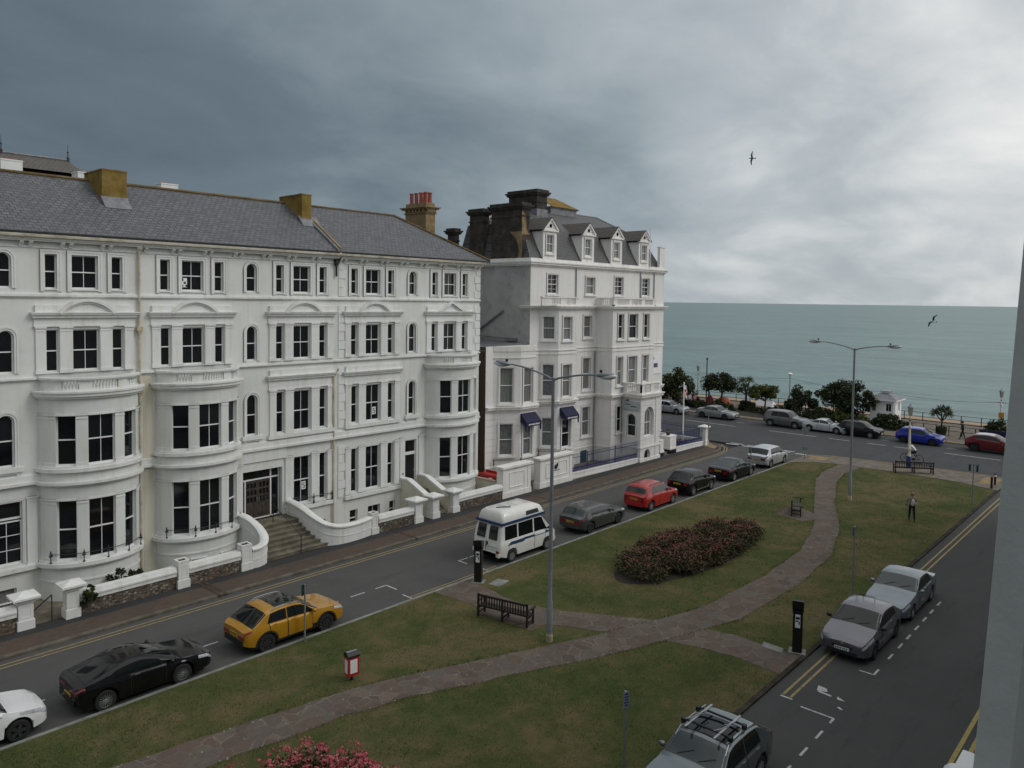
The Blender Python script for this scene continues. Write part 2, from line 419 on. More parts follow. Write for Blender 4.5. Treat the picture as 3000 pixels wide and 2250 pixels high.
# ---------------------------------------------------------------- light
LOBES=[((.878,.445,.178),260,.16),((.947,.197,.254),60,.10),((.36,.92,.16),14,-.07)]
sunv=Vector((.42,-.62,.66)).normalized()
w=bpy.data.worlds.new('World'); SC.world=w; w.use_nodes=True
nt=w.node_tree; nt.nodes.clear()
def wn(t): return nt.nodes.new(t)
L=nt.links.new
out=wn('ShaderNodeOutputWorld')
skyt=wn('ShaderNodeTexSky'); skyt.sky_type='NISHITA'; skyt.sun_disc=False
skyt.sun_elevation=math.asin(sunv.z); skyt.sun_rotation=math.atan2(sunv.x,sunv.y)
bgs=wn('ShaderNodeBackground'); bgs.inputs['Strength'].default_value=.08; L(skyt.outputs[0],bgs.inputs[0])
tc=wn('ShaderNodeTexCoord'); sep=wn('ShaderNodeSeparateXYZ'); L(tc.outputs['Generated'],sep.inputs[0])
def wm(op,a,b=0,clamp=False):
    q=wn('ShaderNodeMath'); q.operation=op; q.use_clamp=clamp
    for i,x in ((0,a),(1,b)):
        if hasattr(x,'is_output'): L(x,q.inputs[i])
        else: q.inputs[i].default_value=x
    return q.outputs[0]
zc=wm('MAXIMUM',sep.outputs[2],0.0)
den=wm('ADD',zc,.30)
cb=wn('ShaderNodeCombineXYZ'); L(wm('DIVIDE',sep.outputs[0],den),cb.inputs[0]); L(wm('DIVIDE',sep.outputs[1],den),cb.inputs[1])
def wnoise(scale,det,rough,dist,off=(0,0,0),sc=(1,1,1),rot=0):
    mp=wn('ShaderNodeMapping'); mp.inputs['Location'].default_value=off; mp.inputs['Scale'].default_value=sc; mp.inputs['Rotation'].default_value=(0,0,rot); L(cb.outputs[0],mp.inputs['Vector'])
    q=wn('ShaderNodeTexNoise'); q.inputs['Scale'].default_value=scale; q.inputs['Detail'].default_value=det; q.inputs['Roughness'].default_value=rough; q.inputs['Distortion'].default_value=dist
    L(mp.outputs[0],q.inputs['Vector']); return q.outputs['Fac']
n1=wnoise(.85,5,.5,.6,(3.1,1.7,0),(1,1,1)); n2=wnoise(2.6,7,.55,.3,(7.3,2.2,0),(1,1.15,1))
# broad brightness of the cloud deck: dark to the landward left, bright towards the sea on the right
az=wm('ADD',wm('MULTIPLY',sep.outputs[0],.46),wm('MULTIPLY',sep.outputs[1],-.40))
val=wm('ADD',wm('ADD',wm('MULTIPLY',az,.92),.455),wm('MULTIPLY',wm('SUBTRACT',n1,.5),.62))
def lobe(v,p,k):
    d=wn('ShaderNodeVectorMath'); d.operation='DOT_PRODUCT'; L(tc.outputs['Generated'],d.inputs[0]); d.inputs[1].default_value=v
    return wm('MULTIPLY',wm('POWER',wm('MAXIMUM',d.outputs['Value'],0),p),k)
for v_,p_,k_ in LOBES: val=wm('ADD',val,lobe(v_,p_,k_))
val=wm('ADD',val,wm('MULTIPLY',wm('SUBTRACT',n2,.5),.42))
up_=wm('MULTIPLY',wm('SUBTRACT',wm('MAXIMUM',sep.outputs[2],.46),.46),1.5)
bk=wm('MULTIPLY',wm('MAXIMUM',wm('SUBTRACT',wm('MULTIPLY',wm('ADD',wm('MULTIPLY',sep.outputs[0],.55),wm('MULTIPLY',sep.outputs[1],.83)),-1),.0),0),.65)
val=wm('ADD',val,wm('ADD',up_,bk))
hz=wm('MULTIPLY',wm('POWER',wm('SUBTRACT',1,zc),14),.06); val=wm('ADD',val,hz)
rp=wn('ShaderNodeValToRGB'); e=rp.color_ramp.elements
stops=[(0,(.090,.122,.150)),(.3,(.145,.190,.225)),(.52,(.285,.34,.375)),(.75,(.47,.515,.545)),(1,(.86,.86,.85))]
while len(e)<len(stops): e.new(.5)
for i,(p,c) in enumerate(stops): e[i].position=p; e[i].color=(*c,1)
L(val,rp.inputs['Fac'])
bgc=wn('ShaderNodeBackground'); bgc.inputs['Strength'].default_value=1.0; L(rp.outputs[0],bgc.inputs[0])
mx=wn('ShaderNodeMixShader'); mx.inputs[0].default_value=.95
L(bgs.outputs[0],mx.inputs[1]); L(bgc.outputs[0],mx.inputs[2]); L(mx.outputs[0],out.inputs[0])
sl=bpy.data.lights.new('sun','SUN'); sl.energy=.9; sl.angle=R(25); sl.color=(1,.985,.955)
so=bpy.data.objects.new('sun',sl); COL.objects.link(so)
so.rotation_euler=(-sunv).to_track_quat('-Z','Y').to_euler()
SC.view_settings.view_transform='Standard'; SC.view_settings.look='None'; SC.view_settings.exposure=0; SC.view_settings.gamma=1
# ================================================================ ground
def sheet(poly,z,jit=0):
    m=M(); m.quad(*[(p[0],p[1],z) for p in poly]); return m
def slab(name,poly,z0,z1,mat,kind='structure'):
    m=M(); m.prism(poly,lambda a,b:(a,b,z0),lambda a,b:(a,b,z1)); return struct(name,m,mat,kind)
def rect(x0,x1,y0,y1): return [(x0,y0),(x1,y0),(x1,y1),(x0,y1)]
# land: one block falling off at the promenade edge
m=M()
m.prism(rect(-300,94.8,-400,400),lambda a,b:(a,b,-9),lambda a,b:(a,b,-.15)); struct('ground',m,MAT['pave_dark'])
m=M(); prof=[(94.8,-1.2),(110,-2.3),(125,-3.6),(150,-6.6),(150,-9),(94.8,-9)]
m.prism(prof,lambda a,b:(a,-400,b),lambda a,b:(a,400,b)); struct('beach',m,MAT['beach'])
m=M(); m.quad((120,-90000,-5),(120000,-90000,-5),(120000,90000,-5),(120,90000,-5)); struct('sea',m,MAT['sea'])
# roads
slab('road_terrace_side',rect(-60,66.2,25.0,31.2),-.14,0,MAT['asphalt'])
slab('road_near_side',rect(-60,66.9,4.3,10.45),-.14,0,MAT['asphalt_near_shaded'])
slab('pavement_near_side',rect(-60,66.9,-2,4.3),-.14,.10,MAT['pave_dark'])
slab('seafront_road',[(66.2,-120),(81.6,-120),(81.6,120),(66.2,120)],-.14,.003,MAT['asphalt2'])
# green: polygon with a rounded seaward end
def arc(cx,cy,r,a0,a1,n=8): return [(cx+r*math.cos(R(a0+(a1-a0)*i/n)),cy+r*math.sin(R(a0+(a1-a0)*i/n))) for i in range(n+1)]
slab('grass_plot',[(-40,10.6)]+[(62.6,10.6)]+[(63.6,13),(63.8,17.5),(63.6,21.5),(62.9,23.6)]+[(61.5,24.85)]+[(-40,24.85)],-.14,.06,MAT['grass'])
slab('kerb_edging',[(-40,24.85),(62,24.85),(62,25.0),(-40,25.0)],-.1,.075,MAT['kerb_white'])
slab('kerb_near_road',rect(-40,64.5,10.42,10.6),-.1,.075,MAT['kerb_dark'])
# seafront pavement at the end of the green
slab('pavement_green_end',[(62.6,10.45),(67.2,10.45),(67.55,12),(67.4,16),(66.9,20),(66.35,23.2),(65.6,24.6),(64.5,25.0),(62,25.0),(62,24.85),(61.5,24.85),(62.9,23.6),(63.6,21.5),(63.8,17.5),(63.6,13),(62.6,10.6)],-.13,.085,MAT['pave_pale'])
m=M(); path=[(64.5,25.05),(65.7,24.7),(66.45,23.3),(67.0,20),(67.5,16),(67.65,12),(67.3,10.4)]
m.sweep(path[::-1],[(-.08,-.1),(.08,-.1),(.08,.1),(-.08,.1)]); struct('kerb_seafront',m,MAT['pave_buff'])
m=M(); m.quad((64.2,23.0,.09),(65.7,23.2,.09),(65.4,24.5,.09),(64.0,24.3,.09)); m.quad((64.3,10.9,.09),(66.9,10.9,.09),(66.9,12.1,.09),(64.4,12.0,.09)); struct('tactile_paving',m,MAT['pave_buff'])
# paths in the green
def ribbon(L_,R_,z,jit=.05,sub=4):
    def den(P):
        o=[]
        for i in range(len(P)-1):
            for k in range(sub):
                t=k/sub; x=P[i][0]+(P[i+1][0]-P[i][0])*t; y=P[i][1]+(P[i+1][1]-P[i][1])*t
                o.append((x+random.uniform(-jit,jit),y+random.uniform(-jit,jit)))
        o.append(P[-1]); return o
    a,b=den(L_),den(R_); m=M(); n=min(len(a),len(b))
    m.add([(p[0],p[1],z) for p in a[:n]]+[(p[0],p[1],z) for p in b[:n]],[[i,i+1,n+i+1,n+i] for i in range(n-1)])
    return m
N=[(2,22.6),(8.12,21.75),(11.84,21.1),(14.35,20.7),(16.76,20.0),(18.63,19.2),(21.0,18.25),(24.6,16.85),(26.8,16.15),(29.3,15.4),(34.99,15.15),(39.77,15.35),(44.3,16.4),(50.4,18.66),(57.2,21.1),(60.2,21.6),(63.5,21.7)]
S=[(2,20.9),(7.5,20.3),(11.6,19.6),(13.87,19.35),(16.1,18.7),(18.0,17.85),(21.5,16.4),(24.3,15.25),(26.5,14.6),(29.3,13.7),(35.2,13.5),(40.3,13.95),(45.2,15.25),(51.4,17.7),(57.2,19.6),(60.6,20.15),(63.7,19.9)]
struct('path',ribbon(N,S,.066,.07),MAT['path'])
struct('path_bench_branch',ribbon([(22.6,24.84),(22.75,22.6),(22.75,21.0),(23.1,19.3),(23.69,18.6),(24.5,17.0),(25.2,15.9)],[(24.75,24.84),(24.3,22.3),(24.3,21.3),(24.75,19.8),(25.8,17.9),(26.7,16.4),(27.6,15.4)],.070,.06),MAT['path'])
struct('path_bench_stand',ribbon([(22.35,21.95),(22.75,21.95)],[(22.55,19.2),(23.2,19.2)],.064,.05),MAT['path'])
struct('path_road_branch',ribbon([(25.4,14.9),(25.85,13.6),(26.0,12.2),(25.9,11),(25.9,10.6)],[(27.5,14.3),(27.75,12.9),(27.7,11.6),(27.75,10.9),(27.8,10.6)],.070,.06),MAT['path'])
struct('path_bench_pad',ribbon([(45.6,19.2),(47.8,19.4),(48.4,19.0)],[(45.3,17.4),(46.3,16.8),(47.0,16.9)],.068,.05),MAT['path'])
# loose pale stones and litter on the paths
m=M()
for i in range(150):
    t=random.random()*(len(N)-1); k=int(t); q=t-k; s_=random.random()
    if s_<.3: s_*=.25
    elif s_>.7: s_=1-(1-s_)*.25
    a=Vector(N[k]).lerp(Vector(N[k+1]),q); b=Vector(S[k]).lerp(Vector(S[k+1]),q); p=a.lerp(b,s_)
    r=random.uniform(.02,.055); m.sphere((p.x,p.y,.07),(r,r*random.uniform(.6,1.2),r*.4),6,4)
o=obj('loose_stones',m,MAT['kerb_white']); tag(o,kind='stuff')
# daisies / bare specks are in the grass tufts
m=M()
def inpath(x,y):
    for i in range(len(N)-1):
        if N[i][0]-.2<=x<=N[i+1][0]+.2:
            t=(x-N[i][0])/(N[i+1][0]-N[i][0]+1e-6); a=N[i][1]+(N[i+1][1]-N[i][1])*t; b=S[i][1]+(S[i+1][1]-S[i][1])*t
            if b<y<a: return True
    return (22.6<x<25.8 and y>16) or (25.8<x<27.8 and y<15) or (45.3<x<47.6 and 17<y<19.3)
cnt=0
while cnt<60000:
    x=6+56*random.random()**1.35; y=random.uniform(10.62,24.82)
    if inpath(x,y): continue
    v=mnoise.noise(Vector((x*.45,y*.45,3)))
    if v<-.25 and random.random()<.75: continue
    cnt+=1
    h=random.uniform(.02,.055)*(1+.5*max(0,v)); a=random.random()*PI; w_=.007+.008*random.random()
    dx,dy=math.cos(a)*w_,math.sin(a)*w_; lx,ly=random.uniform(-.04,.04),random.uniform(-.04,.04)
    m.add([(x-dx,y-dy,.055),(x+dx,y+dy,.055),(x+lx,y+ly,.06+h)],[[0,1,2]])
for i in range(len(N)-1):            # taller ragged tufts along the path edges
    for P,sg in ((N,1),(S,-1)):
        for k in range(60):
            t=random.random(); x=P[i][0]+(P[i+1][0]-P[i][0])*t; y=P[i][1]+(P[i+1][1]-P[i][1])*t+sg*random.uniform(-.02,.14)
            a=random.random()*PI; w_=.012; dx,dy=math.cos(a)*w_,math.sin(a)*w_
            m.add([(x-dx,y-dy,.055),(x+dx,y+dy,.055),(x+random.uniform(-.06,.06),y+random.uniform(-.06,.06),.06+random.uniform(.04,.11))],[[0,1,2]])
def tuft():
    t=NT('grass_blade'); n=t.noise(t.pos(),.5,4); return t.out(t.ramp(n,[(.35,(.04,.058,.018)),(.52,(.075,.078,.03)),(.65,(.13,.105,.055))]),.9,spec=.1)
o=rawobj('grass_tufts',m,tuft()); tag(o,kind='stuff')

# pavement in front of the terrace and hotel
slab('pavement',[(-60,31.3),(61.2,31.3),(63.3,32.0),(64.6,33.4),(65.3,35.5),(65.6,40),(65.6,120),(63.6,120),(63.6,33.45),(-60,33.45)],-.14,.10,MAT['pave_dark'])
slab('pavement_brick_strip',[(-60,31.32),(61.1,31.32),(62.9,32.1),(64.2,33.5),(64.3,34),(62.8,33.4),(61.4,32.62),(-60,32.55)],.0,.106,MAT['brick_pave'])
slab('pavement_corner',[(62.2,32.0),(63.3,32.2),(64.4,33.6),(65.0,35.5),(64.2,36),(63.5,34.0),(62.6,33.0)],.0,.111,MAT['pave_buff'])
m=M(); kp=[(-60,31.22),(61.2,31.22)]+[(62.3,31.45),(63.4,31.95),(64.7,33.3),(65.45,35.4),(65.75,40),(65.75,120)]
m.sweep(kp,[(-.14,-.1),(.06,-.1),(.06,.085),(.04,.115),(-.14,.115)]); struct('kerb',m,MAT['kerb'])
# drain channels crossing the pavement
m=M()
for x in (3.2,15.75,16.0,26.9,38.2): m.box(x,x+.16,31.1,33.3,.09,.118)
struct('drain_channels',m,plain('rusty_drain_cover',(.05,.032,.024),.8,var=.4))
slab('forecourt',rect(-20,42,33.45,37.2),-.14,.02,MAT['steps'])
slab('hotel_forecourt',rect(42,63.6,33.45,48),-.14,.04,MAT['pave_pale'])
# markings
def line(m,x0,y0,x1,y1,w_,z=.006):
    d=Vector((x1-x0,y1-y0)).normalized(); n=Vector((-d.y,d.x))*w_/2
    m.quad((x0-n.x,y0-n.y,z),(x1-n.x,y1-n.y,z),(x1+n.x,y1+n.y,z),(x0+n.x,y0+n.y,z))
m=M()
for y in (30.52,30.78):
    pts=[(-30,y),(60.6,y)]+[(62.3,y+.3),(63.8,y+1.0),(65.0,y+2.2)]
    for a,b in zip(pts[:-1],pts[1:]): line(m,*a,*b,.07)
for y in (25.12,25.3): line(m,21.4,y,27.0,y,.06)
for y in (9.98,9.72):
    line(m,24.7,y,29.5,y,.085); line(m,38.2,y,64.5,y,.085)
struct('yellow_lines',m,MAT['line_yellow'])
m=M()
for y in (4.92,4.62): line(m,15,y,66,y,.12)
struct('yellow_lines_near_kerb',m,MAT['line_yellow2'])
m=M()
# bay markings, terrace side (dashes at y=27.0, transverse ticks)
for x0,x1 in ((6.8,7.9),(12.6,13.7),(18.45,19.1),(19.75,20.5),(21.1,21.7),(27.0,27.6),(31.6,32.2)): line(m,x0,27.15,x1,27.15,.07)
line(m,21.7,27.15,21.7,26.4,.07); line(m,21.5,25.75,21.5,25.05,.07)
line(m,26.2,27.15,26.9,27.15,.07); line(m,26.25,27.15,26.25,26.55,.07); line(m,26.3,25.95,26.3,25.2,.07)
# near road bay dashes
line(m,24.6,9.62,24.6,10.02,.08)
def dash(x0,x1,y=8.2): line(m,x0,y,x1,y,.075)
for x0 in (18.2,19.3,20.45,21.65,22.85,29.9,31.1,32.2,33.35,34.5,35.6,36.8): dash(x0,x0+.55)
line(m,24.35,8.2,24.35,9.25,.075); dash(24.0,24.35); line(m,28.25,8.2,28.25,8.7,.075); dash(28.25,28.8)
# seafront road markings
yc=46
for a,b in ((42.3,36.5),(32.8,28.0),(26.8,24.8),(23.2,21.6),(20.9,19.0),(16.8,12.5),(10.5,6),(3,-2)): line(m,75.6,a,75.6,b,.14,.012)
for a,b in ((32.6,31.4),(31.0,29.9),(29.4,28.3),(27.6,26.6),(26.1,25.2)): line(m,65.75,a,65.9,b,.3,.012); 
for a,b in ((32.4,31.2),(30.8,29.7),(27.4,26.4)): line(m,66.35,a,66.4,b,.22,.012)
for y0 in (37.6,31.2,27.9,22.8,17.2,12): line(m,78.3,y0,78.3,y0-.8,.09,.012); line(m,79.3,y0+1,79.3,y0+.4,.09,.012)
line(m,25.15,8.35,25.05,8.2,.09)
struct('white_lines',m,MAT['line_white'])
# worn arrow painted on the near road
m=M(); 
m.quad((25.75,9.25,.006),(26.15,9.35,.006),(26.1,9.05,.006),(25.9,8.95,.006)); m.quad((25.7,9.2,.006),(25.8,9.2,.006),(25.75,8.75,.006),(25.65,8.75,.006)); m.quad((25.62,8.55,.006),(25.82,8.6,.006),(25.66,8.3,.006))
struct('painted_arrow',m,MAT['line_white'])
# promenade beyond the road
slab('promenade',rect(81.7,94.7,-200,200),-.14,.09,MAT['pave_pale'])
m=M(); m.box(81.45,81.7,-200,200,-.1,.1); struct('kerb_promenade',m,MAT['pave_buff'])
slab('garden_bed',[(82.9,27),(82.9,60),(88.5,60),(88.5,27)],0,.13,MAT['soil'])
slab('garden_bed_kiosk',[(84.2,23.4),(84.2,27),(89,27),(89,23.4)],0,.128,MAT['soil'])
m=M(); m.box(94.55,94.85,-200,200,-1.5,.16); o=struct('promenade_edge',m,MAT['brick'])
# ================================================================ building kit
YF=36.4
def flat(y): return lambda u,v,d:(u,y+d,v)          # facade facing -Y, d grows into the wall
def plane(ax,ay,bx,by):
    """wall from a to b (outside on the right), u metres from a, d into the wall"""
    t=Vector((bx-ax,by-ay)).normalized(); n=Vector((-t.y,t.x))
    return lambda u,v,d:(ax+t.x*u+n.x*d,ay+t.y*u+n.y*d,v)
def archpts(u0,u1,v1,n=8):
    c=(u0+u1)/2; r=(u1-u0)/2; return [(c-r*math.cos(PI*i/n),v1-r+r*math.sin(PI*i/n)) for i in range(n+1)]
def wall(m,mp,u0,u1,v0,v1,holes,depth=.2):
    us=sorted(set([u0,u1]+[h[0] for h in holes]+[h[1] for h in holes])); vs=sorted(set([v0,v1]+[h[2] for h in holes]+[h[3] for h in holes]))
    for i in range(len(us)-1):
        for j in range(len(vs)-1):
            uc,vc=(us[i]+us[i+1])/2,(vs[j]+vs[j+1])/2
            if any(h[0]<uc<h[1] and h[2]<vc<h[3] for h in holes): continue
            m.quad(mp(us[i],vs[j],0),mp(us[i+1],vs[j],0),mp(us[i+1],vs[j+1],0),mp(us[i],vs[j+1],0))
    for h in holes:
        a,b,c,d=h[:4]; arch=len(h)>4 and h[4]
        m.quad(mp(a,c,0),mp(b,c,0),mp(b,c,depth),mp(a,c,depth))
        if not arch:
            for p,q in (((a,c),(a,d)),((b,d),(b,c)),((a,d),(b,d))): m.quad(mp(*p,0),mp(*q,0),mp(*q,depth),mp(*p,depth))
        else:
            P=archpts(a,b,d); r=(b-a)/2
            for p,q in (((a,c),(a,d-r)),((b,d-r),(b,c))): m.quad(mp(*p,0),mp(*q,0),mp(*q,depth),mp(*p,depth))
            for p,q in zip(P[:-1],P[1:]): m.quad(mp(*p,0),mp(*q,0),mp(*q,depth),mp(*p,depth))
            h_=len(P)//2
            m.quad(*[mp(*p,0) for p in [(a,d)]+P[:h_+1][::-1]]); m.quad(*[mp(*p,0) for p in [(b,d)]+P[h_:][::-1]])
def window(par,mp,u0,u1,v0,v1,arch=False,bars=0,depth=.16,glass='glass',rail=.5,rows=0,name='window',open_=0):
    m=M(); b=.045 if (u1-u0)>.5 else .035; d0,d1=depth-.03,depth+.04
    if not arch:
        m.boxm(mp,u0,u0+b,v0,v1,d0,d1); m.boxm(mp,u1-b,u1,v0,v1,d0,d1)
        m.boxm(mp,u0+b,u1-b,v1-b*1.2,v1,d0,d1)
    else:
        P=archpts(u0,u1,v1); Q=archpts(u0+b,u1-b,v1-b)
        for i in range(len(P)-1): m.quad(*[mp(*p,d0) for p in (P[i],P[i+1],Q[i+1],Q[i])]); m.quad(*[mp(*Q[i],d0),mp(*Q[i+1],d0),mp(*Q[i+1],d1),mp(*Q[i],d1)])
        r=(u1-u0)/2; m.boxm(mp,u0,u0+b,v0,v1-r,d0,d1); m.boxm(mp,u1-b,u1,v0,v1-r,d0,d1)
    m.boxm(mp,u0+b,u1-b,v0,v0+b*1.8,d0,d1)
    vr=v0+(v1-v0)*rail
    if rail: m.boxm(mp,u0+b,u1-b,vr-.025,vr+.025,d0-.012,d1)
    c=.011
    for k in range(bars):
        uc=u0+(u1-u0)*(k+1)/(bars+1)
        m.boxm(mp,uc-c,uc+c,v0+b*1.8,vr-.025 if rail else v1-b,d0+.012,d1-.01)
        if rail: m.boxm(mp,uc-c,uc+c,vr+.025,v1-b*1.2,d0+.012,d1-.01)
    for k in range(rows):
        for va,vb in (((v0,vr),(vr,v1)) if rail else ((v0,v1),)):
            vv=va+(vb-va)*(k+1)/(rows+1); m.boxm(mp,u0+b,u1-b,vv-c,vv+c,d0+.014,d1-.012)
    o=obj(name,m,MAT['white_wood'],par)
    g=M(); dd=depth+.025
    if not arch: g.quad(mp(u0+.01,v0+.01,dd),mp(u1-.01,v0+.01,dd),mp(u1-.01,v1-.01,dd),mp(u0+.01,v1-.01,dd))
    else: g.quad(*([mp(u0,v0,dd),mp(u1,v0,dd)]+[mp(*p,dd) for p in archpts(u0,u1,v1)[::-1]]))
    obj('pane',g,MAT[glass],o)
    return o
def surround(m,mp,u0,u1,v0,v1,w=.17,p=.05,arch=False,sill=True):
    if not arch:
        for a,q in ((w,p),(w*.45,p+.025)):
            m.boxm(mp,u0-w,u0-w+a,v0,v1+w-(.0 if a==w else 0),-q,.02); m.boxm(mp,u1+w-a,u1+w,v0,v1+w,-q,.02)
            m.boxm(mp,u0-w+a,u1+w-a,v1+w-a,v1+w,-q,.02)
    else:
        for a,q in ((0,p),(w*.55,p+.03)):
            P=archpts(u0-a,u1+a,v1+a); Q=archpts(u0-w,u1+w,v1+w)
            for i in range(len(P)-1):
                f=[P[i],P[i+1],Q[i+1],Q[i]]
                m.add([mp(*x,-q) for x in f]+[mp(*x,.02) for x in f],[[0,1,2,3],[2,3,7,6],[0,1,5,4]])
            r=(u1-u0)/2; m.boxm(mp,u0-w,u0-a,v0,v1-r,-q,.02); m.boxm(mp,u1+a,u1+w,v0,v1-r,-q,.02)
def pilaster(m,mp,u0,u1,v0,v1,p=.07):
    m.boxm(mp,u0,u1,v0,v1,-p,.02); m.boxm(mp,u0-.025,u1+.025,v0,v0+.16,-p-.03,.02)
    m.boxm(mp,u0-.03,u1+.03,v1-.07,v1,-p-.045,.02); m.boxm(mp,u0-.015,u1+.015,v1-.2,v1-.16,-p-.02,.02)
def cornice(m,y,x0,x1,steps):
    """steps: (z0,z1,projection)"""
    for z0,z1,p in steps: m.box(x0-p*.6,x1+p*.6,y-p,y+.02,z0,z1)
def arcband(m,mp,c,v0,half,rise,w,d0,d1,n=16):
    Rr=(half*half+rise*rise)/(2*rise); a=math.asin(min(1,half/Rr)); cz=v0+rise-Rr
    P=[(c+Rr*math.sin(-a+2*a*i/n),cz+Rr*math.cos(-a+2*a*i/n)) for i in range(n+1)]
    Q=[(c+(Rr-w)*math.sin(-a+2*a*i/n),cz+(Rr-w)*math.cos(-a+2*a*i/n)) for i in range(n+1)]
    for i in range(n):
        f=[P[i],P[i+1],Q[i+1],Q[i]]
        m.add([mp(*x,d0) for x in f]+[mp(*x,d1) for x in f],[[0,1,2,3],[0,1,5,4],[2,3,7,6],[7,6,5,4]]+([[0,3,7,4]] if i==0 else [])+([[1,2,6,5]] if i==n-1 else []))
def baluster_row(m,pts,z0,z1,r=.06):
    h=z1-z0
    for x,y in pts: m.lathe([(r*.9,z0),(r*.9,z0+h*.12),(r*.5,z0+h*.2),(r*1.05,z0+h*.42),(r*.5,z0+h*.8),(r*.9,z0+h*.9),(r*.9,z1)],(x,y,0),8)
mpF=flat(YF)
# opening table -------------------------------------------------------------
TRI=[(-1.33,.46),(0,1.06),(1.33,.46)]
class House: pass
def arch_w(H,c,v0,v1,w=.58,sill=False):
    a,b=c-w/2,c+w/2; H.holes.append((a,b,v0,v1,True)); surround(H.trim,mpF,a,b,v0,v1,.16,.05,True)
    H.win.append((a,b,v0,v1,True,0))
    if sill:
        H.trim.boxm(mpF,a-.28,b+.28,v0-.2,v0,-.16,.02); H.trim.boxm(mpF,a-.22,b+.22,v0-.28,v0-.2,-.1,.02)
        for q in (a-.16,b+.04): H.trim.boxm(mpF,q,q+.12,v0-.4,v0-.28,-.07,.02)
def tri_plain(H,c):
    for dx,w in TRI:
        a,b=c+dx-w/2,c+dx+w/2; H.holes.append((a,b,13.23,14.70)); surround(H.trim,mpF,a,b,13.12,14.70,.18,.05); H.win.append((a,b,13.23,14.70,False,1 if w>.6 else 0))
        H.trim.boxm(mpF,a-.03,b+.03,13.17,13.23,-.07,.02)
def tri_order(H,c,v0,v1,top,ped=None,skip=()):
    for i,(dx,w) in enumerate(TRI):
        if i in skip: continue
        a,b=c+dx-w/2,c+dx+w/2; H.holes.append((a,b,v0,v1)); H.win.append((a,b,v0,v1,False,1 if w>.6 else 0))
        H.trim.boxm(mpF,a,b,v0-.06,v0,-.05,.02)
    edges=[(-1.98,-1.60),(-1.06,-.56),(.56,1.06),(1.60,1.98)]
    for i,(a,b) in enumerate(edges):
        if i==0 and 0 in skip: continue
        pilaster(H.trim,mpF,c+a,c+b,v0-.05,v1+.13)
    x0=c-2.0 if 0 not in skip else c-1.1
    if top: # entablature
        z=v1+.13
        cornice(H.trim,YF,x0,c+2.0,[(z,z+.06,.10),(z+.06,top-.24,.06),(top-.24,top-.12,.18),(top-.12,top-.05,.26),(top-.05,top,.30)])
        H.trim.box(x0,c+1.98,YF-.14,YF+.02,top,top+.30)
        if ped=='seg':
            arcband(H.trim,mpF,c,top-.02,1.16,.60,.13,-.31,.02); arcband(H.trim,mpF,c,top-.02,1.0,.46,.07,-.24,.02)
            Rr=1.0; P=[(c+1.05*math.cos(PI*i/14),top+.44*math.sin(PI*i/14)) for i in range(15)]
            H.trim.prism(P,lambda a,b:mpF(a,b,-.17),lambda a,b:mpF(a,b,.02))
        if ped=='tri':
            for s in (-1,1):
                P=[(c+s*1.2,top),(c,top+.64),(c,top+.5),(c+s*.94,top)]; H.trim.prism(P,lambda a,b:mpF(a,b,-.31),lambda a,b:mpF(a,b,.02))
                P=[(c+s*.86,top+.02),(c,top+.46),(c,top+.38),(c+s*.7,top+.02)]; H.trim.prism(P,lambda a,b:mpF(a,b,-.22),lambda a,b:mpF(a,b,.02))
            H.trim.prism([(c-1,top),(c+1,top),(c,top+.52)],lambda a,b:mpF(a,b,-.16),lambda a,b:mpF(a,b,.02))
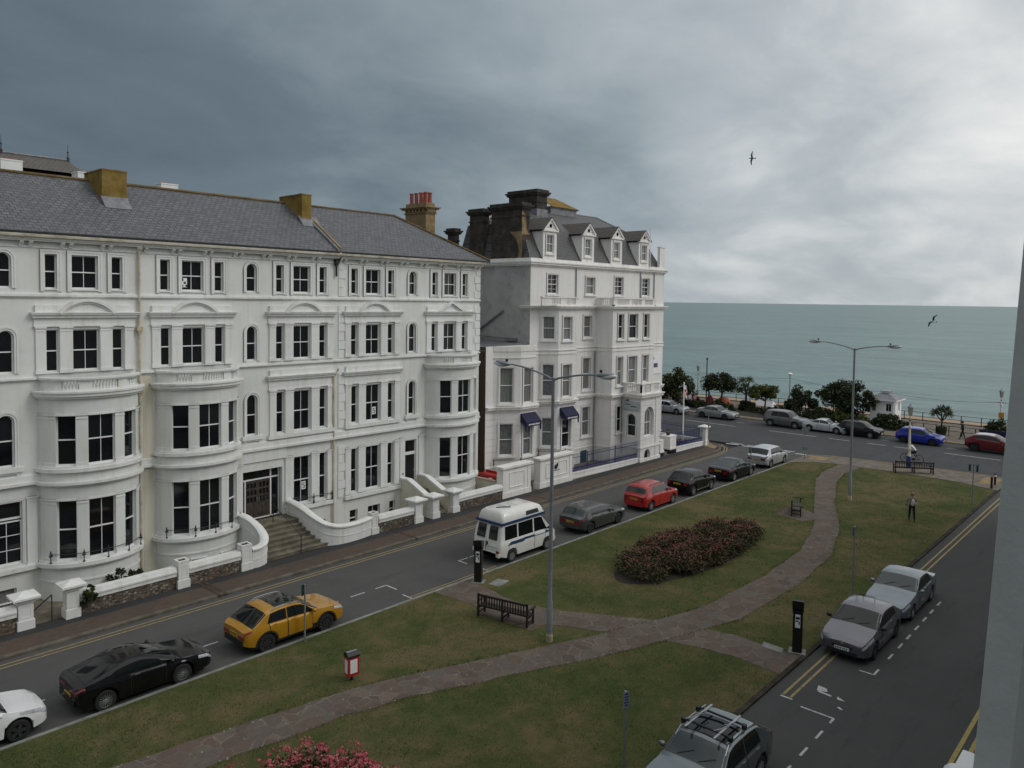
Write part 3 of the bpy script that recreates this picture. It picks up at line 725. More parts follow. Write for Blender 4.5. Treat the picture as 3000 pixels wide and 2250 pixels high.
def bow(H,c,ctrim,railing):
    hw,dp=2.0,1.45
    def P(dx,o=0):
        t=max(-1,min(1,dx/hw)); y=math.sqrt(max(0,1-t*t)); 
        n=Vector((t/hw,-y/dp)); n.normalize()
        return (c+dx+n.x*o, YF-dp*y+n.y*o)
    def curve(a,b,n=10,o=0):
        aa,bb=math.acos(max(-1,min(1,a/hw))),math.acos(max(-1,min(1,b/hw)))
        return [P(hw*math.cos(aa+(bb-aa)*i/n),o) for i in range(n+1)]
    full=[(x,y) for x,y in curve(-hw,hw,28)]
    def band(m,z0,z1,o,back=-.3): m.sweep(full,[(back,z0),(o,z0),(o,z1),(back,z1)])
    body=M(); t=ctrim
    band(body,-1,1.42,0); band(body,4.38,4.92,0); band(body,5.12,5.52,0); band(body,7.98,8.62,0)
    for z0,z1,o in ((.82,.9,.03),(1.42,1.5,.12),(1.5,1.66,.2),(1.66,1.72,.1),(4.30,4.38,.03),(4.92,5.0,.12),(5.0,5.12,.22),(5.52,5.68,.16),(5.68,5.76,.08),(7.9,7.98,.04),(8.62,8.72,.12),(8.72,8.86,.22),(8.86,8.94,.28)): band(t,z0,z1,o)
    floor=M(); floor.quad(*[(x,y,8.95) for x,y in full]); obj('bay_roof',floor,MAT['lead'],H.root)
    cuts=[-2.0,-1.62,-.98,-.54,.54,.98,1.62,2.0]
    for v0,v1 in ((1.72,4.38),(5.76,7.98)):
        for i in (0,2,4,6):
            f=curve(cuts[i],cuts[i+1],4); b=curve(cuts[i],cuts[i+1],4,-.3)
            body.prism(f+b[::-1],lambda a,b_:(a,b_,v0),lambda a,b_:(a,b_,v1))
            t.sweep(f,[(-.02,v1-.07),(.05,v1-.07),(.05,v1),(-.02,v1)]); t.sweep(f,[(-.02,v1-.22),(.025,v1-.22),(.025,v1-.17),(-.02,v1-.17)]); t.sweep(f,[(-.02,v0),(.03,v0),(.03,v0+.16),(-.02,v0+.16)])
        for i in (1,3,5):
            a,b=P(cuts[i]),P(cuts[i+1]); mp=plane(*a,*b); Lw=math.hypot(b[0]-a[0],b[1]-a[1])
            H.winx.append((mp,0,Lw,v0,v1,False,1 if i==3 else 0))
    # parapet with pierced panels
    segs=[(-2.0,-1.45),(-.85,-.35),(.75,1.2),(1.85,2.0)]
    for a,b in segs:
        f=curve(a,b,6,-.04); q=curve(a,b,6,-.2); body.prism(f+q[::-1],lambda x,y:(x,y,8.94),lambda x,y:(x,y,9.36))
    band(t,8.94,9.0,.0,-.22); band(t,9.36,9.42,.03,-.26); band(t,9.42,9.5,.08,-.3)
    bal=M()
    for a,b,n in ((-1.45,-.85,5),(-.35,.75,8),(1.2,1.85,4)):
        baluster_row(bal,[P(a+(b-a)*(k+.5)/n,-.12) for k in range(n)],9.0,9.36,.055)
        f=curve(a,b,6,-.13); q=curve(a,b,6,-.17); bal.prism(f+q[::-1],lambda x,y:(x,y,9.0),lambda x,y:(x,y,9.2))
    obj('balustrade',bal,MAT['trim'],H.root,smooth=40)
    obj('bay_front',body,MAT['stucco'],H.root,smooth=30)
    if railing:
        r=M(); S_=[-1.75,-.75,.15,1.05,1.72]; 
        pts=[P(x,.12) for x in S_]
        r.tube([(x,y,2.06) for x,y in curve(-1.75,1.72,20,.12)],.014,6)
        for x,y in pts:
            r.tube([(x,y,1.66),(x,y,2.2)],.02,6); r.lathe([(.02,1.68),(.05,1.7),(.02,1.76),(.02,1.92),(.055,1.98),(.03,2.05),(.045,2.08),(.0,2.24)],(x,y,0),8)
            r.box(x-.07,x+.07,y-.012,y+.012,1.96,2.02)
        obj('sill_railing',r,MAT['iron'],H.root)
def new_house(label):
    H=House(); H.root=thing('terraced_house',label,'house',(0,0,0),0,'houses of the white terrace'); H.holes=[]; H.win=[]; H.winx=[]; H.trim=M(); return H
def finish(H,x0,x1,z0=-1,mat='stucco'):
    m=M(); wall(m,mpF,x0,x1,z0,15.3,H.holes,.22)
    m.quad((x1,YF,z0),(x1,YF+9,z0),(x1,YF+9,15.05),(x1,YF,15.05)); m.quad((x0,YF,z0),(x0,YF+9,z0),(x0,YF+9,15.05),(x0,YF,15.05)); m.quad((x0,YF+9,z0),(x1,YF+9,z0),(x1,YF+9,15.4),(x0,YF+9,15.4))
    m.quad((x0,YF+.6,z0),(x1,YF+.6,z0),(x1,YF+.6,15.3),(x0,YF+.6,15.3))
    obj('wall',m,MAT[mat],H.root)
    t=H.trim
    # string courses
    for z0_,z1_,p in ((12.84,12.9,.05),(12.9,13.0,.12),(13.0,13.04,.07),(9.36,9.42,.06),(9.42,9.5,.14),(4.96,5.02,.08),(5.02,5.14,.2),(5.14,5.40,.12),(5.40,5.44,.05)):
        segs=[(x0,x1)]
        if z1_<9.6:
            for c in H.bows:
                segs=[s for (a,b) in segs for s in ((a,min(b,c-1.98)),(max(a,c+1.98),b)) if s[1]-s[0]>.02]
        for a,b in segs: t.box(a,b,YF-p,YF+.02,z0_,z1_)
    t.box(x0,x1,YF-.05,YF+.02,14.93,15.0)
    obj('mouldings',t,MAT['trim'],H.root)
    e=M(); e.box(x0,x1,YF-.34,YF+.1,15.26,15.36); e.box(x0,x1,YF-.28,YF+.1,15.2,15.26)
    obj('eaves_cornice',e,MAT['trim'],H.root)
    g=M(); 
    g.prism([(YF-.52,15.36),(YF-.30,15.36),(YF-.30,15.52),(YF-.52,15.52),(YF-.555,15.45)],lambda a,b:(x0,a,b),lambda a,b:(x1,a,b)); obj('gutter',g,MAT['gutter'],H.root)
    for w_ in H.win:
        a,b,c,d,ar,bars=w_; window(H.root,mpF,a,b,c,d,ar,bars)
    for mp,a,b,c,d,ar,bars in H.winx: window(H.root,mp,a,b,c,d,ar,bars,depth=.15)
    for xb in H.brk:
        b=M(); P=[(YF+.0,14.98),(YF-.10,14.98),(YF-.14,15.06),(YF-.26,15.12),(YF-.30,15.2),(YF,15.2)]
        b.prism(P,lambda a,c:(xb-.07,a,c),lambda a,c:(xb+.07,a,c)); b.box(xb-.085,xb+.085,YF-.16,YF,15.06,15.1)
        obj('eaves_bracket',b,MAT['trim'],H.root)
brk=[9.92-1.58,10.26-1.58,9.92,10.26,11.46,11.79,13.05,13.38,14.62,14.93,16.18,16.49,17.73,18.05,19.31,19.63,20.87,21.2,22.3,22.66,23.81,24.18,25.62,25.93,27.03,27.38,28.52,28.9,30.02,30.41,31.6,32.0,33.18,33.57,34.75,35.15,36.3,36.7]
def roofquad(H,pts,mat,name='roof',th=.06):
    m=M(); n=(Vector(pts[1])-Vector(pts[0])).cross(Vector(pts[2])-Vector(pts[0])).normalized()
    if n.z<0: n=-n
    m.add([Vector(p) for p in pts]+[Vector(p)-n*th for p in pts],[list(range(len(pts))),list(range(len(pts),2*len(pts)))[::-1]]+[[i,(i+1)%len(pts),len(pts)+(i+1)%len(pts),len(pts)+i] for i in range(len(pts))])
    return m
EY,EZ,RY,RZ=35.86,15.58,40.45,18.5
# ---- house 1 (left)
H1=new_house('left house of the white terrace, cut by the photo edge, with one bow window'); H1.bows=[12.5]
tri_plain(H1,12.37); arch_w(H1,9.3,13.23,14.70)
tri_order(H1,12.40,9.68,11.49,12.24,'seg'); arch_w(H1,9.35,9.70,11.50)
arch_w(H1,9.3,5.82,8.0,.62,True); bow(H1,12.5,H1.trim,True)
H1.holes.append((8.75,9.85,1.72,4.36)); surround(H1.trim,mpF,8.75,9.85,1.72,4.36,.1,.03)
pilaster(H1.trim,mpF,10.0,10.38,1.5,4.5); H1.trim.box(6,10.5,YF-.18,YF+.02,1.42,1.6)
H1.holes.append((8.6,9.6,-.5,.75))
H1.brk=[b for b in brk if b<14.75]
# ---- house 2 (middle)
H2=new_house('middle house of the white terrace, with the wide stone steps and wooden double doors'); H2.bows=[17.35]
tri_plain(H2,17.17); tri_plain(H2,23.2); arch_w(H2,20.26,13.23,14.70)
tri_order(H2,17.2,9.68,11.49,12.24,'seg'); tri_order(H2,23.22,9.68,11.49,12.24,'seg'); arch_w(H2,20.26,9.70,11.50)
arch_w(H2,20.27,5.82,7.96,.6,True); bow(H2,17.35,H2.trim,True)
tri_order(H2,23.24,5.76,7.96,8.86); H2.trim.box(21.15,25.3,YF-.17,YF+.02,5.5,5.70)
tri_order(H2,23.24,1.72,4.34,None,skip=(0,)); H2.trim.box(22.1,25.3,YF-.15,YF+.02,1.4,1.62)
H2.holes.append((19.75,22.02,1.34,3.95)); pilaster(H2.trim,mpF,19.36,19.72,1.36,4.4)
H2.trim.box(19.4,22.2,YF-.08,YF+.02,4.42,4.96)
for a,b in ((21.95,22.5),(22.9,23.55),(24.35,24.75)): H2.holes.append((a,b,-.3,.55))
H2.brk=[b for b in brk if 14.75<b<25.4]
# ---- house 3 (right)
H3=new_house('right house of the white terrace, with quoined corners and a triangular pediment'); H3.bows=[34.2]
tri_plain(H3,27.98); tri_plain(H3,34.17); arch_w(H3,31.02,13.23,14.70)
tri_order(H3,28.0,9.68,11.48,12.24,'seg'); tri_order(H3,34.15,9.68,11.46,12.24,'tri'); arch_w(H3,31.01,9.70,11.50)
tri_order(H3,28.03,5.76,7.93,8.80); H3.trim.box(26.0,30.05,YF-.17,YF+.02,5.5,5.70); arch_w(H3,31.0,5.82,7.93,.56,True)
tri_order(H3,28.03,1.72,4.28,None); H3.trim.box(26.0,30.1,YF-.17,YF+.02,1.4,1.62); bow(H3,34.2,H3.trim,False)
H3.holes.append((30.52,31.42,1.30,4.26)); pilaster(H3.trim,mpF,30.08,30.44,1.3,4.5); pilaster(H3.trim,mpF,31.6,31.96,1.3,4.5)
for a,b in ((26.4,26.95),(27.7,28.6),(29.3,29.75)): H3.holes.append((a,b,-.3,.7))
H3.brk=[b for b in brk if b>25.4]
q=M()
for i in range(27):
    z=1.6+i*.5
    if z>14.6: break
    wq=.5 if i%2 else .36
    if not(4.9<z+.44 and z<5.46) and not(12.8<z+.44 and z<13.06) and not (9.3<z+.44 and z<9.52): q.box(25.56,25.56+wq,YF-.045,YF+.02,z,z+.46)
    if z>9.4 and not(12.8<z+.44 and z<13.06) and not (9.3<z+.44 and z<9.52): q.box(36.9-wq,36.94,YF-.045,YF+.02,z,z+.46)
H3.trim.add(q.v,q.f)
finish(H1,3,14.75); finish(H2,14.752,25.4); finish(H3,25.402,36.9)
# ground-floor openings that are not plain sashes
window(H1.root,mpF,8.75,9.85,1.72,3.55,rail=0,bars=1,rows=2); window(H1.root,mpF,8.75,9.85,3.62,4.36,rail=0)
window(H1.root,mpF,8.6,9.6,-.5,.75,bars=0,glass='curtain')
for Hh,L_ in ((H2,((21.95,22.5),(22.9,23.55),(24.35,24.75))),(H3,((26.4,26.95),(27.7,28.6),(29.3,29.75)))):
    for a,b in L_: window(Hh.root,mpF,a,b,-.3,.55 if Hh is H2 else .7,bars=1 if b-a>.6 else 0)
# small basement lights in the bow of the middle house, sitting in the curved wall
for dx,wv in ((-.95,.75),(.45,1.0)):
    a=(17.35+dx,YF-1.45*math.sqrt(1-(dx/2)**2)-.012); b=(17.35+dx+wv,YF-1.45*math.sqrt(1-((dx+wv)/2)**2)-.012)
    window(H2.root,plane(*a,*b),0,wv,-.1,.62,depth=-.03,rail=0,bars=1)
# double door
d=M(); mpd=lambda u,v,k:(u,YF+.34+k,v)
fr=M()
for a,b,c,e in ((19.75,19.82,1.34,3.95),(21.95,22.02,1.34,3.95),(21.46,21.53,1.34,3.88),(19.82,21.95,3.88,3.95),(19.82,21.46,3.4,3.47),(21.53,21.95,3.4,3.47),(20.0,20.06,1.34,3.4),(19.82,21.95,1.34,1.39)): fr.boxm(mpd,a,b,c,e,-.06,.06)
fo=obj('door_frame',fr,MAT['white_wood'],H2.root)
for a,b in ((20.06,20.76),(20.765,21.46)):
    d=M(); d.boxm(mpd,a,b,1.39,3.4,-.02,.03)
    for r_ in range(5):
        for k in range(3):
            d.boxm(mpd,a+.07+k*.2,a+.07+k*.2+.16,1.5+r_*.37,1.5+r_*.37+.3,-.035,-.02)
    do=obj('door',d,MAT['door_wood'],H2.root)
    g=M(); 
    for r_ in (2,3,4):
        for k in range(3): g.boxm(mpd,a+.09+k*.2,a+.07+k*.2+.14,1.52+r_*.37,1.5+r_*.37+.28,-.042,-.036)
    obj('door_pane',g,MAT['glass'],do)
    h=M(); hx=b-.06 if a<20.5 else a+.06; h.tube([(hx,YF+.28,2.25),(hx,YF+.28,2.5)],.018,6); obj('door_handle',h,MAT['chrome'],do)
g=M(); g.boxm(mpd,19.82,21.95,3.47,3.88,.0,.012); g.boxm(mpd,21.53,21.95,1.39,3.4,.0,.012); g.boxm(mpd,19.82,20.0,1.39,3.4,0,.012); obj('fanlight',g,MAT['glass'],H2.root)
# single dark door of the right house
d=M(); d.boxm(mpF,30.56,31.38,1.34,3.32,.17,.21)
for z0,z1 in ((1.5,2.1),(2.25,3.2)):
    for u in (30.64,31.0): d.boxm(mpF,u,u+.3,z0,z1,.155,.17)
do=obj('door',d,MAT['black_paint'],H3.root); h=M(); h.sphere((31.3,YF+.13,2.3),.035); obj('door_handle',h,MAT['chrome'],do)
fr=M()
for a,b,c,e in ((30.52,30.56,1.3,4.26),(31.38,31.42,1.3,4.26),(30.56,31.38,4.2,4.26),(30.56,31.38,3.32,3.5)): fr.boxm(mpF,a,b,c,e,.1,.22)
obj('door_frame',fr,MAT['white_wood'],H3.root); g=M(); g.boxm(mpF,30.56,31.38,3.5,4.2,.17,.185); obj('fanlight',g,MAT['glass'],H3.root)
# light in the porch wall
m=M(); m.sphere((30.26,YF-.12,2.25),.05); obj('wall_lamp',m,MAT['iron'],H3.root)
# notices behind panes: white sheets with dark marks
def notice(H,u,v,kind):
    m=M(); y=YF+.16
    m.boxm(mpF,u,u+.26,v,v+.44,.165,.17); o=obj('window_notice',m,MAT['white'],H.root)
    k=M()
    if kind==5:
        for a,b,c,e in ((.06,.20,.33,.37),(.06,.10,.24,.33),(.06,.20,.21,.25),(.16,.20,.1,.21),(.06,.20,.07,.11)): k.boxm(mpF,u+a,u+b,v+c,v+e,.158,.164)
    else:
        for a,b,c,e in ((.0,.08,.3,.42),(.1,.2,.16,.26),(.18,.26,.02,.12),(.02,.08,.04,.1)): k.boxm(mpF,u+a,u+b,v+c,v+e,.158,.164)
    obj('notice_marks',k,MAT['ink'],o)
notice(H2,16.72,13.42,1); notice(H2,23.3,2.45,5); notice(H3,28.1,6.12,5)
# rain pipes
def pipe(H,x,z0,z1,mat,heads=()):
    m=M(); y=YF-.11; m.tube([(x,y,z0),(x,y,z1)],.055,8)
    for z in heads: m.box(x-.12,x+.12,y-.12,y+.1,z-.1,z+.12); m.box(x-.08,x+.08,y-.08,y+.08,z-.22,z-.1)
    z=z0+1
    while z<z1: m.tube([(x,y,z-.03),(x,y,z+.03)],.07,8); z+=1.85
    m.tube([(x,y,z1),(x+.12,y-.1,z1+.22),(x+.18,y-.2,z1+.42)],.055,8)
    obj('rain_pipe',m,mat,H.root)
pipe(H1,14.62,-.3,14.95,MAT['pipe'],(8.62,11.45)); pipe(H2,25.2,-.2,8.6,MAT['pipe'],()); pipe(H2,25.36,14.2,14.9,MAT['black_paint'],(15.02,))
# horizontal waste pipe of house 2's left wall stain
# roofs
def lowpoly(H,pts,mat='slate',name='roof'): return obj(name,roofquad(H,pts,mat),MAT[mat],H.root)
bx=46.5
r1=lowpoly(H1,[(3,EY,EZ),(14.75,EY,EZ),(14.75,RY,RZ),(3,RY,RZ)]); lowpoly(H1,[(3,RY,RZ),(14.75,RY,RZ),(14.75,bx,15.4),(3,bx,15.4)])
r2=lowpoly(H2,[(14.752,EY,EZ),(25.3,EY,EZ),(25.3,RY,RZ),(14.752,RY,RZ)]); lowpoly(H2,[(14.752,RY,RZ),(25.3,RY,RZ),(25.3,bx,15.4),(14.752,bx,15.4)])
xe=37.35; hx=xe-(RY-EY)
r3=lowpoly(H3,[(25.4,EY,EZ),(xe,EY,EZ),(hx,RY,RZ),(25.4,RY,RZ)]); lowpoly(H3,[(25.4,RY,RZ),(hx,RY,RZ),(hx+2,bx,15.4),(25.4,bx,15.4)])
lowpoly(H3,[(xe,EY,EZ),(xe,bx,EZ),(hx,RY+1.2,RZ),(hx,RY,RZ)])
m=M(); m.tube([(3,RY,RZ+.03),(14.75,RY,RZ+.03)],.09,6); obj('ridge_tiles',m,MAT['ridge'],H1.root)
m=M(); m.tube([(14.76,RY,RZ+.03),(25.3,RY,RZ+.03)],.09,6); obj('ridge_tiles',m,MAT['ridge'],H2.root)
m=M(); m.tube([(25.6,RY,RZ+.03),(hx,RY,RZ+.03)],.07,6); m.tube([(hx,RY,RZ+.03),(xe,EY,EZ+.05)],.09,6); obj('ridge_tiles',m,MAT['ridge'],H3.root)
m=M(); 
for a,b,mm in ((25.28,25.42,0),):
    m.prism([(EY-.02,EZ-.02),(RY,RZ-.02),(RY,RZ+.2),(EY-.02,EZ+.2)],lambda y,z:(25.30,y,z),lambda y,z:(25.44,y,z))
obj('verge_upstand',m,MAT['chimney_buff'],H3.root)
m=M(); m.prism([(EY-.02,EZ),(RY,RZ),(RY,RZ+.12),(EY-.02,EZ+.12)],lambda y,z:(25.14,y,z),lambda y,z:(25.298,y,z)); obj('verge_flashing',m,MAT['lead'],H2.root)
for H,a,b in ((H1,3,14.75),(H2,14.752,25.3),(H3,25.46,xe)):
    m=M(); m.box(a,b,EY-.03,EY+.16,EZ-.09,EZ-.02); obj('eaves_slate_edge',m,MAT['black_paint'],H.root)
def chimney(parent,x0,x1,y0,y1,zb,zt,mat,pots=(),cap=True):
    m=M(); m.box(x0,x1,y0,y1,zb,zt)
    o=obj('chimney',m,MAT[mat],parent)
    m=M(); m.box(x0-.02,x1+.02,y0-.02,y1+.02,zt,zt+.07); obj('chimney_cap',m,MAT[mat],o)
    for px,py,h in pots:
        m=M(); m.lathe([(.13,zt+.05),(.14,zt+h-.08),(.16,zt+h-.06),(.16,zt+h),(.1,zt+h),(.1,zt+.1)],(px,py,0),10); obj('chimney_pot',m,MAT['terracotta'],o)
    return o
chimney(H1.root,13.95,15.07,38.72,40.95,16.8,18.86,'chimney',[(14.2,39.1,.12),(14.75,39.1,.12),(14.3,40.2,.12),(14.8,40.3,.12)])
chimney(H2.root,24.62,25.74-.5,38.6,41.0,16.8,18.86,'chimney',[(24.85,39.0,.12),(25.0,39.9,.12),(24.9,40.5,.12)])
for H,x,w_ in ((H1,14.25,1.2),(H2,24.8,1.1)):
    m=M(); m.prism([(38.15,15.58+.64*(38.15-EY)+.02),(38.75,15.58+.64*(38.75-EY)+.02),(38.75,15.58+.64*(38.75-EY)+.25)],lambda a,b:(x-.35,a,b),lambda a,b:(x+.85,a,b)); obj('chimney_flashing',m,MAT['lead'],H.root)
# tall buff stack behind the hip of the right house
def stack(parent,x0,x1,y0,y1,zb,zt,mat,pots,ph=.75):
    m=M(); m.box(x0,x1,y0,y1,zb,zt-.75); m.box(x0-.08,x1+.08,y0-.08,y1+.08,zb+.9,zb+1.0)
    for a,b,p in ((zt-.75,zt-.66,.08),(zt-.45,zt-.36,.2),(zt-.36,zt-.28,.3)): m.box(x0-p,x1+p,y0-p,y1+p,a,b)
    m.box(x0+.02,x1-.02,y0+.02,y1-.02,zt-.66,zt)
    n=6
    for k in range(n):
        t=(k+.5)/n
        m.box(x0+(x1-x0)*t-.05,x0+(x1-x0)*t+.05,y0-.16,y0,zt-.66,zt-.45); m.box(x0-.16,x0,y0+(y1-y0)*t-.05,y0+(y1-y0)*t+.05,zt-.66,zt-.45)
    o=obj('chimney',m,MAT[mat],parent)
    for px,py in pots:
        m=M(); m.lathe([(.14,zt),(.13,zt+ph-.1),(.16,zt+ph-.08),(.16,zt+ph),(.1,zt+ph),(.1,zt+.1)],(px,py,0),10); obj('chimney_pot',m,MAT['terracotta'],o)
stack(H3.root,35.85,36.72,40.7,42.9,15.4,19.75,'chimney_buff',[(36.1,41.0,),(36.48,41.0),(36.1,41.5),(36.48,41.5),(36.1,42.0),(36.1,42.5)])
m=M(); m.prism([(37.0,15.5),(37.0,19.2),(33.6,18.7)],lambda a,b:(a,43.0,b),lambda a,b:(a,43.15,b)); 
m=roofquad(None,[(33.2,43.2,18.55),(36.6,46,17.2),(36.6,49,17.2),(31,47,18.6)],None); obj('rear_roof',m,MAT['slate_brown'],H3.root)
# white chimneys at the back of the terrace
for x,y,z,h,HH in ((11.35,44.5,16.5,19.72,H1),(14.75,44.2,16.5,19.5,H2),(19.0,44.0,16.5,19.4,H2)):
    o=chimney(HH.root,x,x+.95,y,y+.9,z-1,h-.1,'trim',[(x+.25,y+.25,.12),(x+.65,y+.25,.12)])
# lightwell stain strip between houses 1 and 2
m=M(); m.box(14.25,14.5,YF-.012,YF+.01,-.5,9.3); m.box(14.8,15.25,YF-.012,YF+.01,-.5,9.3); obj('stained_strip',m,MAT['cream'],H1.root)

# ---- tall building far behind the terrace
B=thing('tower_roof_building','dark hipped slate tower roof with two finials rising behind the terrace','building',(0,0,0))
m=M(); m.box(13,23,59.5,75,0,20.2); obj('wall',m,MAT['brick'],B)
m=M(); m.add([(12,59,20.3),(25.6,59,20.3),(25.6,76,20.3),(12,76,20.3),(15.3,61.5,21.9),(20.9,61.5,21.8),(20.9,73,21.8),(15.3,73,21.9)],[[0,1,5,4],[1,2,6,5],[2,3,7,6],[3,0,4,7],[4,5,6,7]]); obj('lower_roof',m,MAT['slate_brown'],B)
m=M(); m.add([(15.0,60.2,21.6),(20.7,60.2,21.6),(20.7,68,21.6),(15.0,68,21.6),(15.9,62.2,22.75),(20.1,62.2,22.75),(20.1,66,22.75),(15.9,66,22.75)],[[0,1,5,4],[1,2,6,5],[2,3,7,6],[3,0,4,7],[4,5,6,7]]); obj('roof',m,MAT['slate_brown'],B)
m=M(); m.tube([(15.9,62.2,22.78),(20.1,62.2,22.78)],.09,6); obj('ridge_capping',m,MAT['lead'],B)
for x in (15.9,20.1):
    m=M(); m.lathe([(.12,22.7),(.1,22.95),(.04,23.0),(.03,23.3),(.07,23.36),(.02,23.45),(.008,24.0)],(x,62.2,0),8); obj('finial',m,MAT['iron'],B)
# ================================================================ hotel
HT=thing('corner_hotel','white five-storey corner hotel with mansard roof, four dormers and canted bays','hotel',(0,0,0))
HM,HW=36.8,35.15
hw_=[]; hm=M(); ht=M(); hg=M()   # walls, trim, banded ground floor
def hwall(mp,u0,u1,z0,z1,holes,low=5.2):
    """banded stucco below the ground-floor cornice, plain above; holes belong to one part each"""
    for m,a,b in ((hg,z0,min(low,z1)),(hm,max(low,z0),z1)):
        if b>a: wall(m,mp,u0,u1,a,b,[h for h in holes if a<=h[2] and h[3]<=b],.2)
def hwin(mp,a,b,c,d,glass='curtain',arch=False,sur=True,bars=0,rows=0,sill=True,**k):
    window(HT,mp,a,b,c,d,arch,bars,glass=glass,rows=rows,**k)
    if sur: surround(ht,mp,a,b,c,d,.13,.04,arch)
    if sill: ht.boxm(mp,a-.2,b+.2,c-.16,c-.03,-.14,.02)
G='curtain'; D='glass'
# main face, left of bay, between bay and wing, right of wing, top storey
mp=flat(HM)
hol=[(49.1,50.2,2.15,4.5),(49.1,50.2,5.9,8.45),(49.15,50.25,10.1,11.82)]
top=[(44.55,45.8,13.52,14.98),(49.35,50.55,13.55,14.9),(53.35,54.6,13.52,15.04),(57.5,58.7,13.52,15.04)]
hwall(mp,42.6,61.2,0,15.72,hol+top)
hwin(mp,*hol[0],glass='glass_grey'); hwin(mp,*hol[1],glass=G); hwin(mp,*hol[2],glass=G)
for h,g in zip(top,(D,G,D,D)): hwin(mp,*h,glass=g,bars=1 if g==D else 0,rows=1 if g==D else 0)
hg.box(49.0,49.85,HM-.02,HM+.1,-.3,-.29)
# gable side wall in grey render
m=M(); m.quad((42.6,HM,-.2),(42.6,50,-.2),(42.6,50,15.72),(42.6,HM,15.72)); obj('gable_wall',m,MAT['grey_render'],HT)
m=M(); m.quad((61.2,HM,-.2),(61.2,52,-.2),(61.2,52,15.72),(61.2,HM,15.72)); m.quad((42.6,50,-.2),(61.2,52,-.2),(61.2,52,15.72),(42.6,50,15.72)); obj('rear_wall',m,MAT['hotel'],HT)
# canted bay on the main block, and the wing
def cbay(P,z0,z1,rows_):
    """P: plan points left to right; rows_: for each face list of windows"""
    for i in range(len(P)-1):
        q=plane(*P[i],*P[i+1]); Lw=math.hypot(P[i+1][0]-P[i][0],P[i+1][1]-P[i][1]); hs=[]
        for (w_,c,d,g,bars) in rows_[i]:
            a=(Lw-w_)/2; hs.append((a,a+w_,c,d)); hwin(q,a,a+w_,c,d,glass=g,bars=bars)
        hwall(q,0,Lw,z0,z1,hs)
PB=[(43.65,36.8),(44.6,35.7),(46.75,35.7),(47.6,36.8)]
cbay(PB,0,12.42,[[(.86,2.1,4.25,'glass_grey',0),(.86,5.85,8.25,'glass_grey',0),(.86,10.1,11.82,G,0)],[(1.08,1.9,4.05,D,0),(1.08,5.75,8.2,G,0),(1.08,10.05,11.8,G,0)],[]])
# annex (two storeys) with its bay
hwall(plane(38.0,36.8,42.6,36.8),0,4.6,0,9.75,[])
PA=[(38.75,36.8),(40.4,35.7),(42.05,35.7),(42.6,36.4)]
cbay(PA,0,9.4,[[(.98,2.05,4.3,'glass_grey',0),(.98,5.75,8.25,G,0)],[(1.0,1.95,4.3,'glass_grey',0),(1.0,5.7,8.2,G,0)],[]])
hm.quad((38,36.8,9.75),(42.6,36.8,9.75),(42.6,36.95,9.75),(38,36.95,9.75))
for P,z in ((PA,9.4),):
    ht.sweep(P,[(-.1,8.92),(.05,8.92),(.05,9.0),(-.1,9.0)]); ht.sweep(P,[(-.15,9.4),(.04,9.4),(.04,9.75),(-.15,9.75)])
m=M(); m.quad((38,HM,0),(38,46,0),(38,46,9.3),(38,HM,9.75)); obj('annex_side_wall',m,MAT['brick'],HT)
m=roofquad(None,[(37.9,HM+.1,9.5),(42.6,HM+.1,9.9),(42.6,46,9.9),(37.9,46,9.5)],None); obj('annex_roof',m,MAT['lead'],HT)
m=M(); m.quad((38.7,36.8,9.42),(40.4,35.7,9.42),(42.05,35.7,9.42),(42.6,36.4,9.42),(42.6,36.8,9.42)); obj('annex_bay_roof',m,MAT['lead'],HT)
# wing
WX0,WX1=50.8,57.0
q=flat(HW)
wh=[(51.55,52.35,2.4,4.5),(51.5,52.3,6.22,8.5),(53.1,54.4,6.22,8.5),(55.3,56.15,6.22,8.5),(51.55,52.35,9.98,11.98),(53.1,54.4,9.96,11.98),(55.35,56.15,9.96,11.98)]
hwall(q,WX0,WX1,0,12.42,wh)
for h,g in zip(wh,(D,G,G,G,D,D,D)): hwin(q,*h,glass=g)
for a,b in (((WX0,HM),(WX0,HW)),((WX1,HW),(WX1,HM))): hwall(plane(*a,*b),0,abs(HM-HW),0,12.42,[])
m=M(); m.quad((WX0,HM,12.44),(WX1,HM,12.44),(WX1,HW,12.44),(WX0,HW,12.44)); m.quad(*[(x,y,12.43) for x,y in PB]); obj('terrace_deck',m,MAT['lead'],HT)
# string courses, cornices
front=[(42.6,37.6),(42.6,36.8),(43.65,36.8),(44.6,35.7),(46.75,35.7),(47.6,36.8),(WX0,36.8),(WX0,HW),(WX1,HW),(WX1,36.8),(61.2,36.8),(61.2,37.6)]
def st(path,z0,z1,p,m=ht): m.sweep(path,[(-.1,z0),(p,z0),(p,z1),(-.1,z1)])
for z0,z1,p in ((12.34,12.44,.1),(12.44,12.56,.26),(12.56,12.64,.34)): st(front,z0,z1,p)
for z0,z1,p in ((9.0,9.12,.05),(9.28,9.36,.07)): st(front,z0,z1,p)
lowf=[(38.0,36.8),(38.75,36.8),(40.4,35.7),(42.05,35.7),(42.6,36.4),(42.6,36.8),(43.65,36.8),(44.6,35.7),(46.75,35.7),(47.6,36.8),(WX0,36.8),(WX0,HW),(WX1,HW),(WX1,36.8),(61.2,36.8)]
for z0,z1,p in ((5.2,5.32,.08),(5.32,5.46,.22),(5.46,5.54,.28)): st(lowf,z0,z1,p)
for z0,z1,p in ((1.2,1.32,.06),): st(lowf,z0,z1,p)
topf=[(42.6,44),(42.6,36.8),(61.2,36.8),(61.2,44)]
for z0,z1,p in ((15.55,15.66,.1),(15.66,15.8,.24),(15.8,15.9,.32)): st(topf,z0,z1,p)
for z0,z1,p in ((15.9,16.12,.12),): st(topf,z0,z1,p)
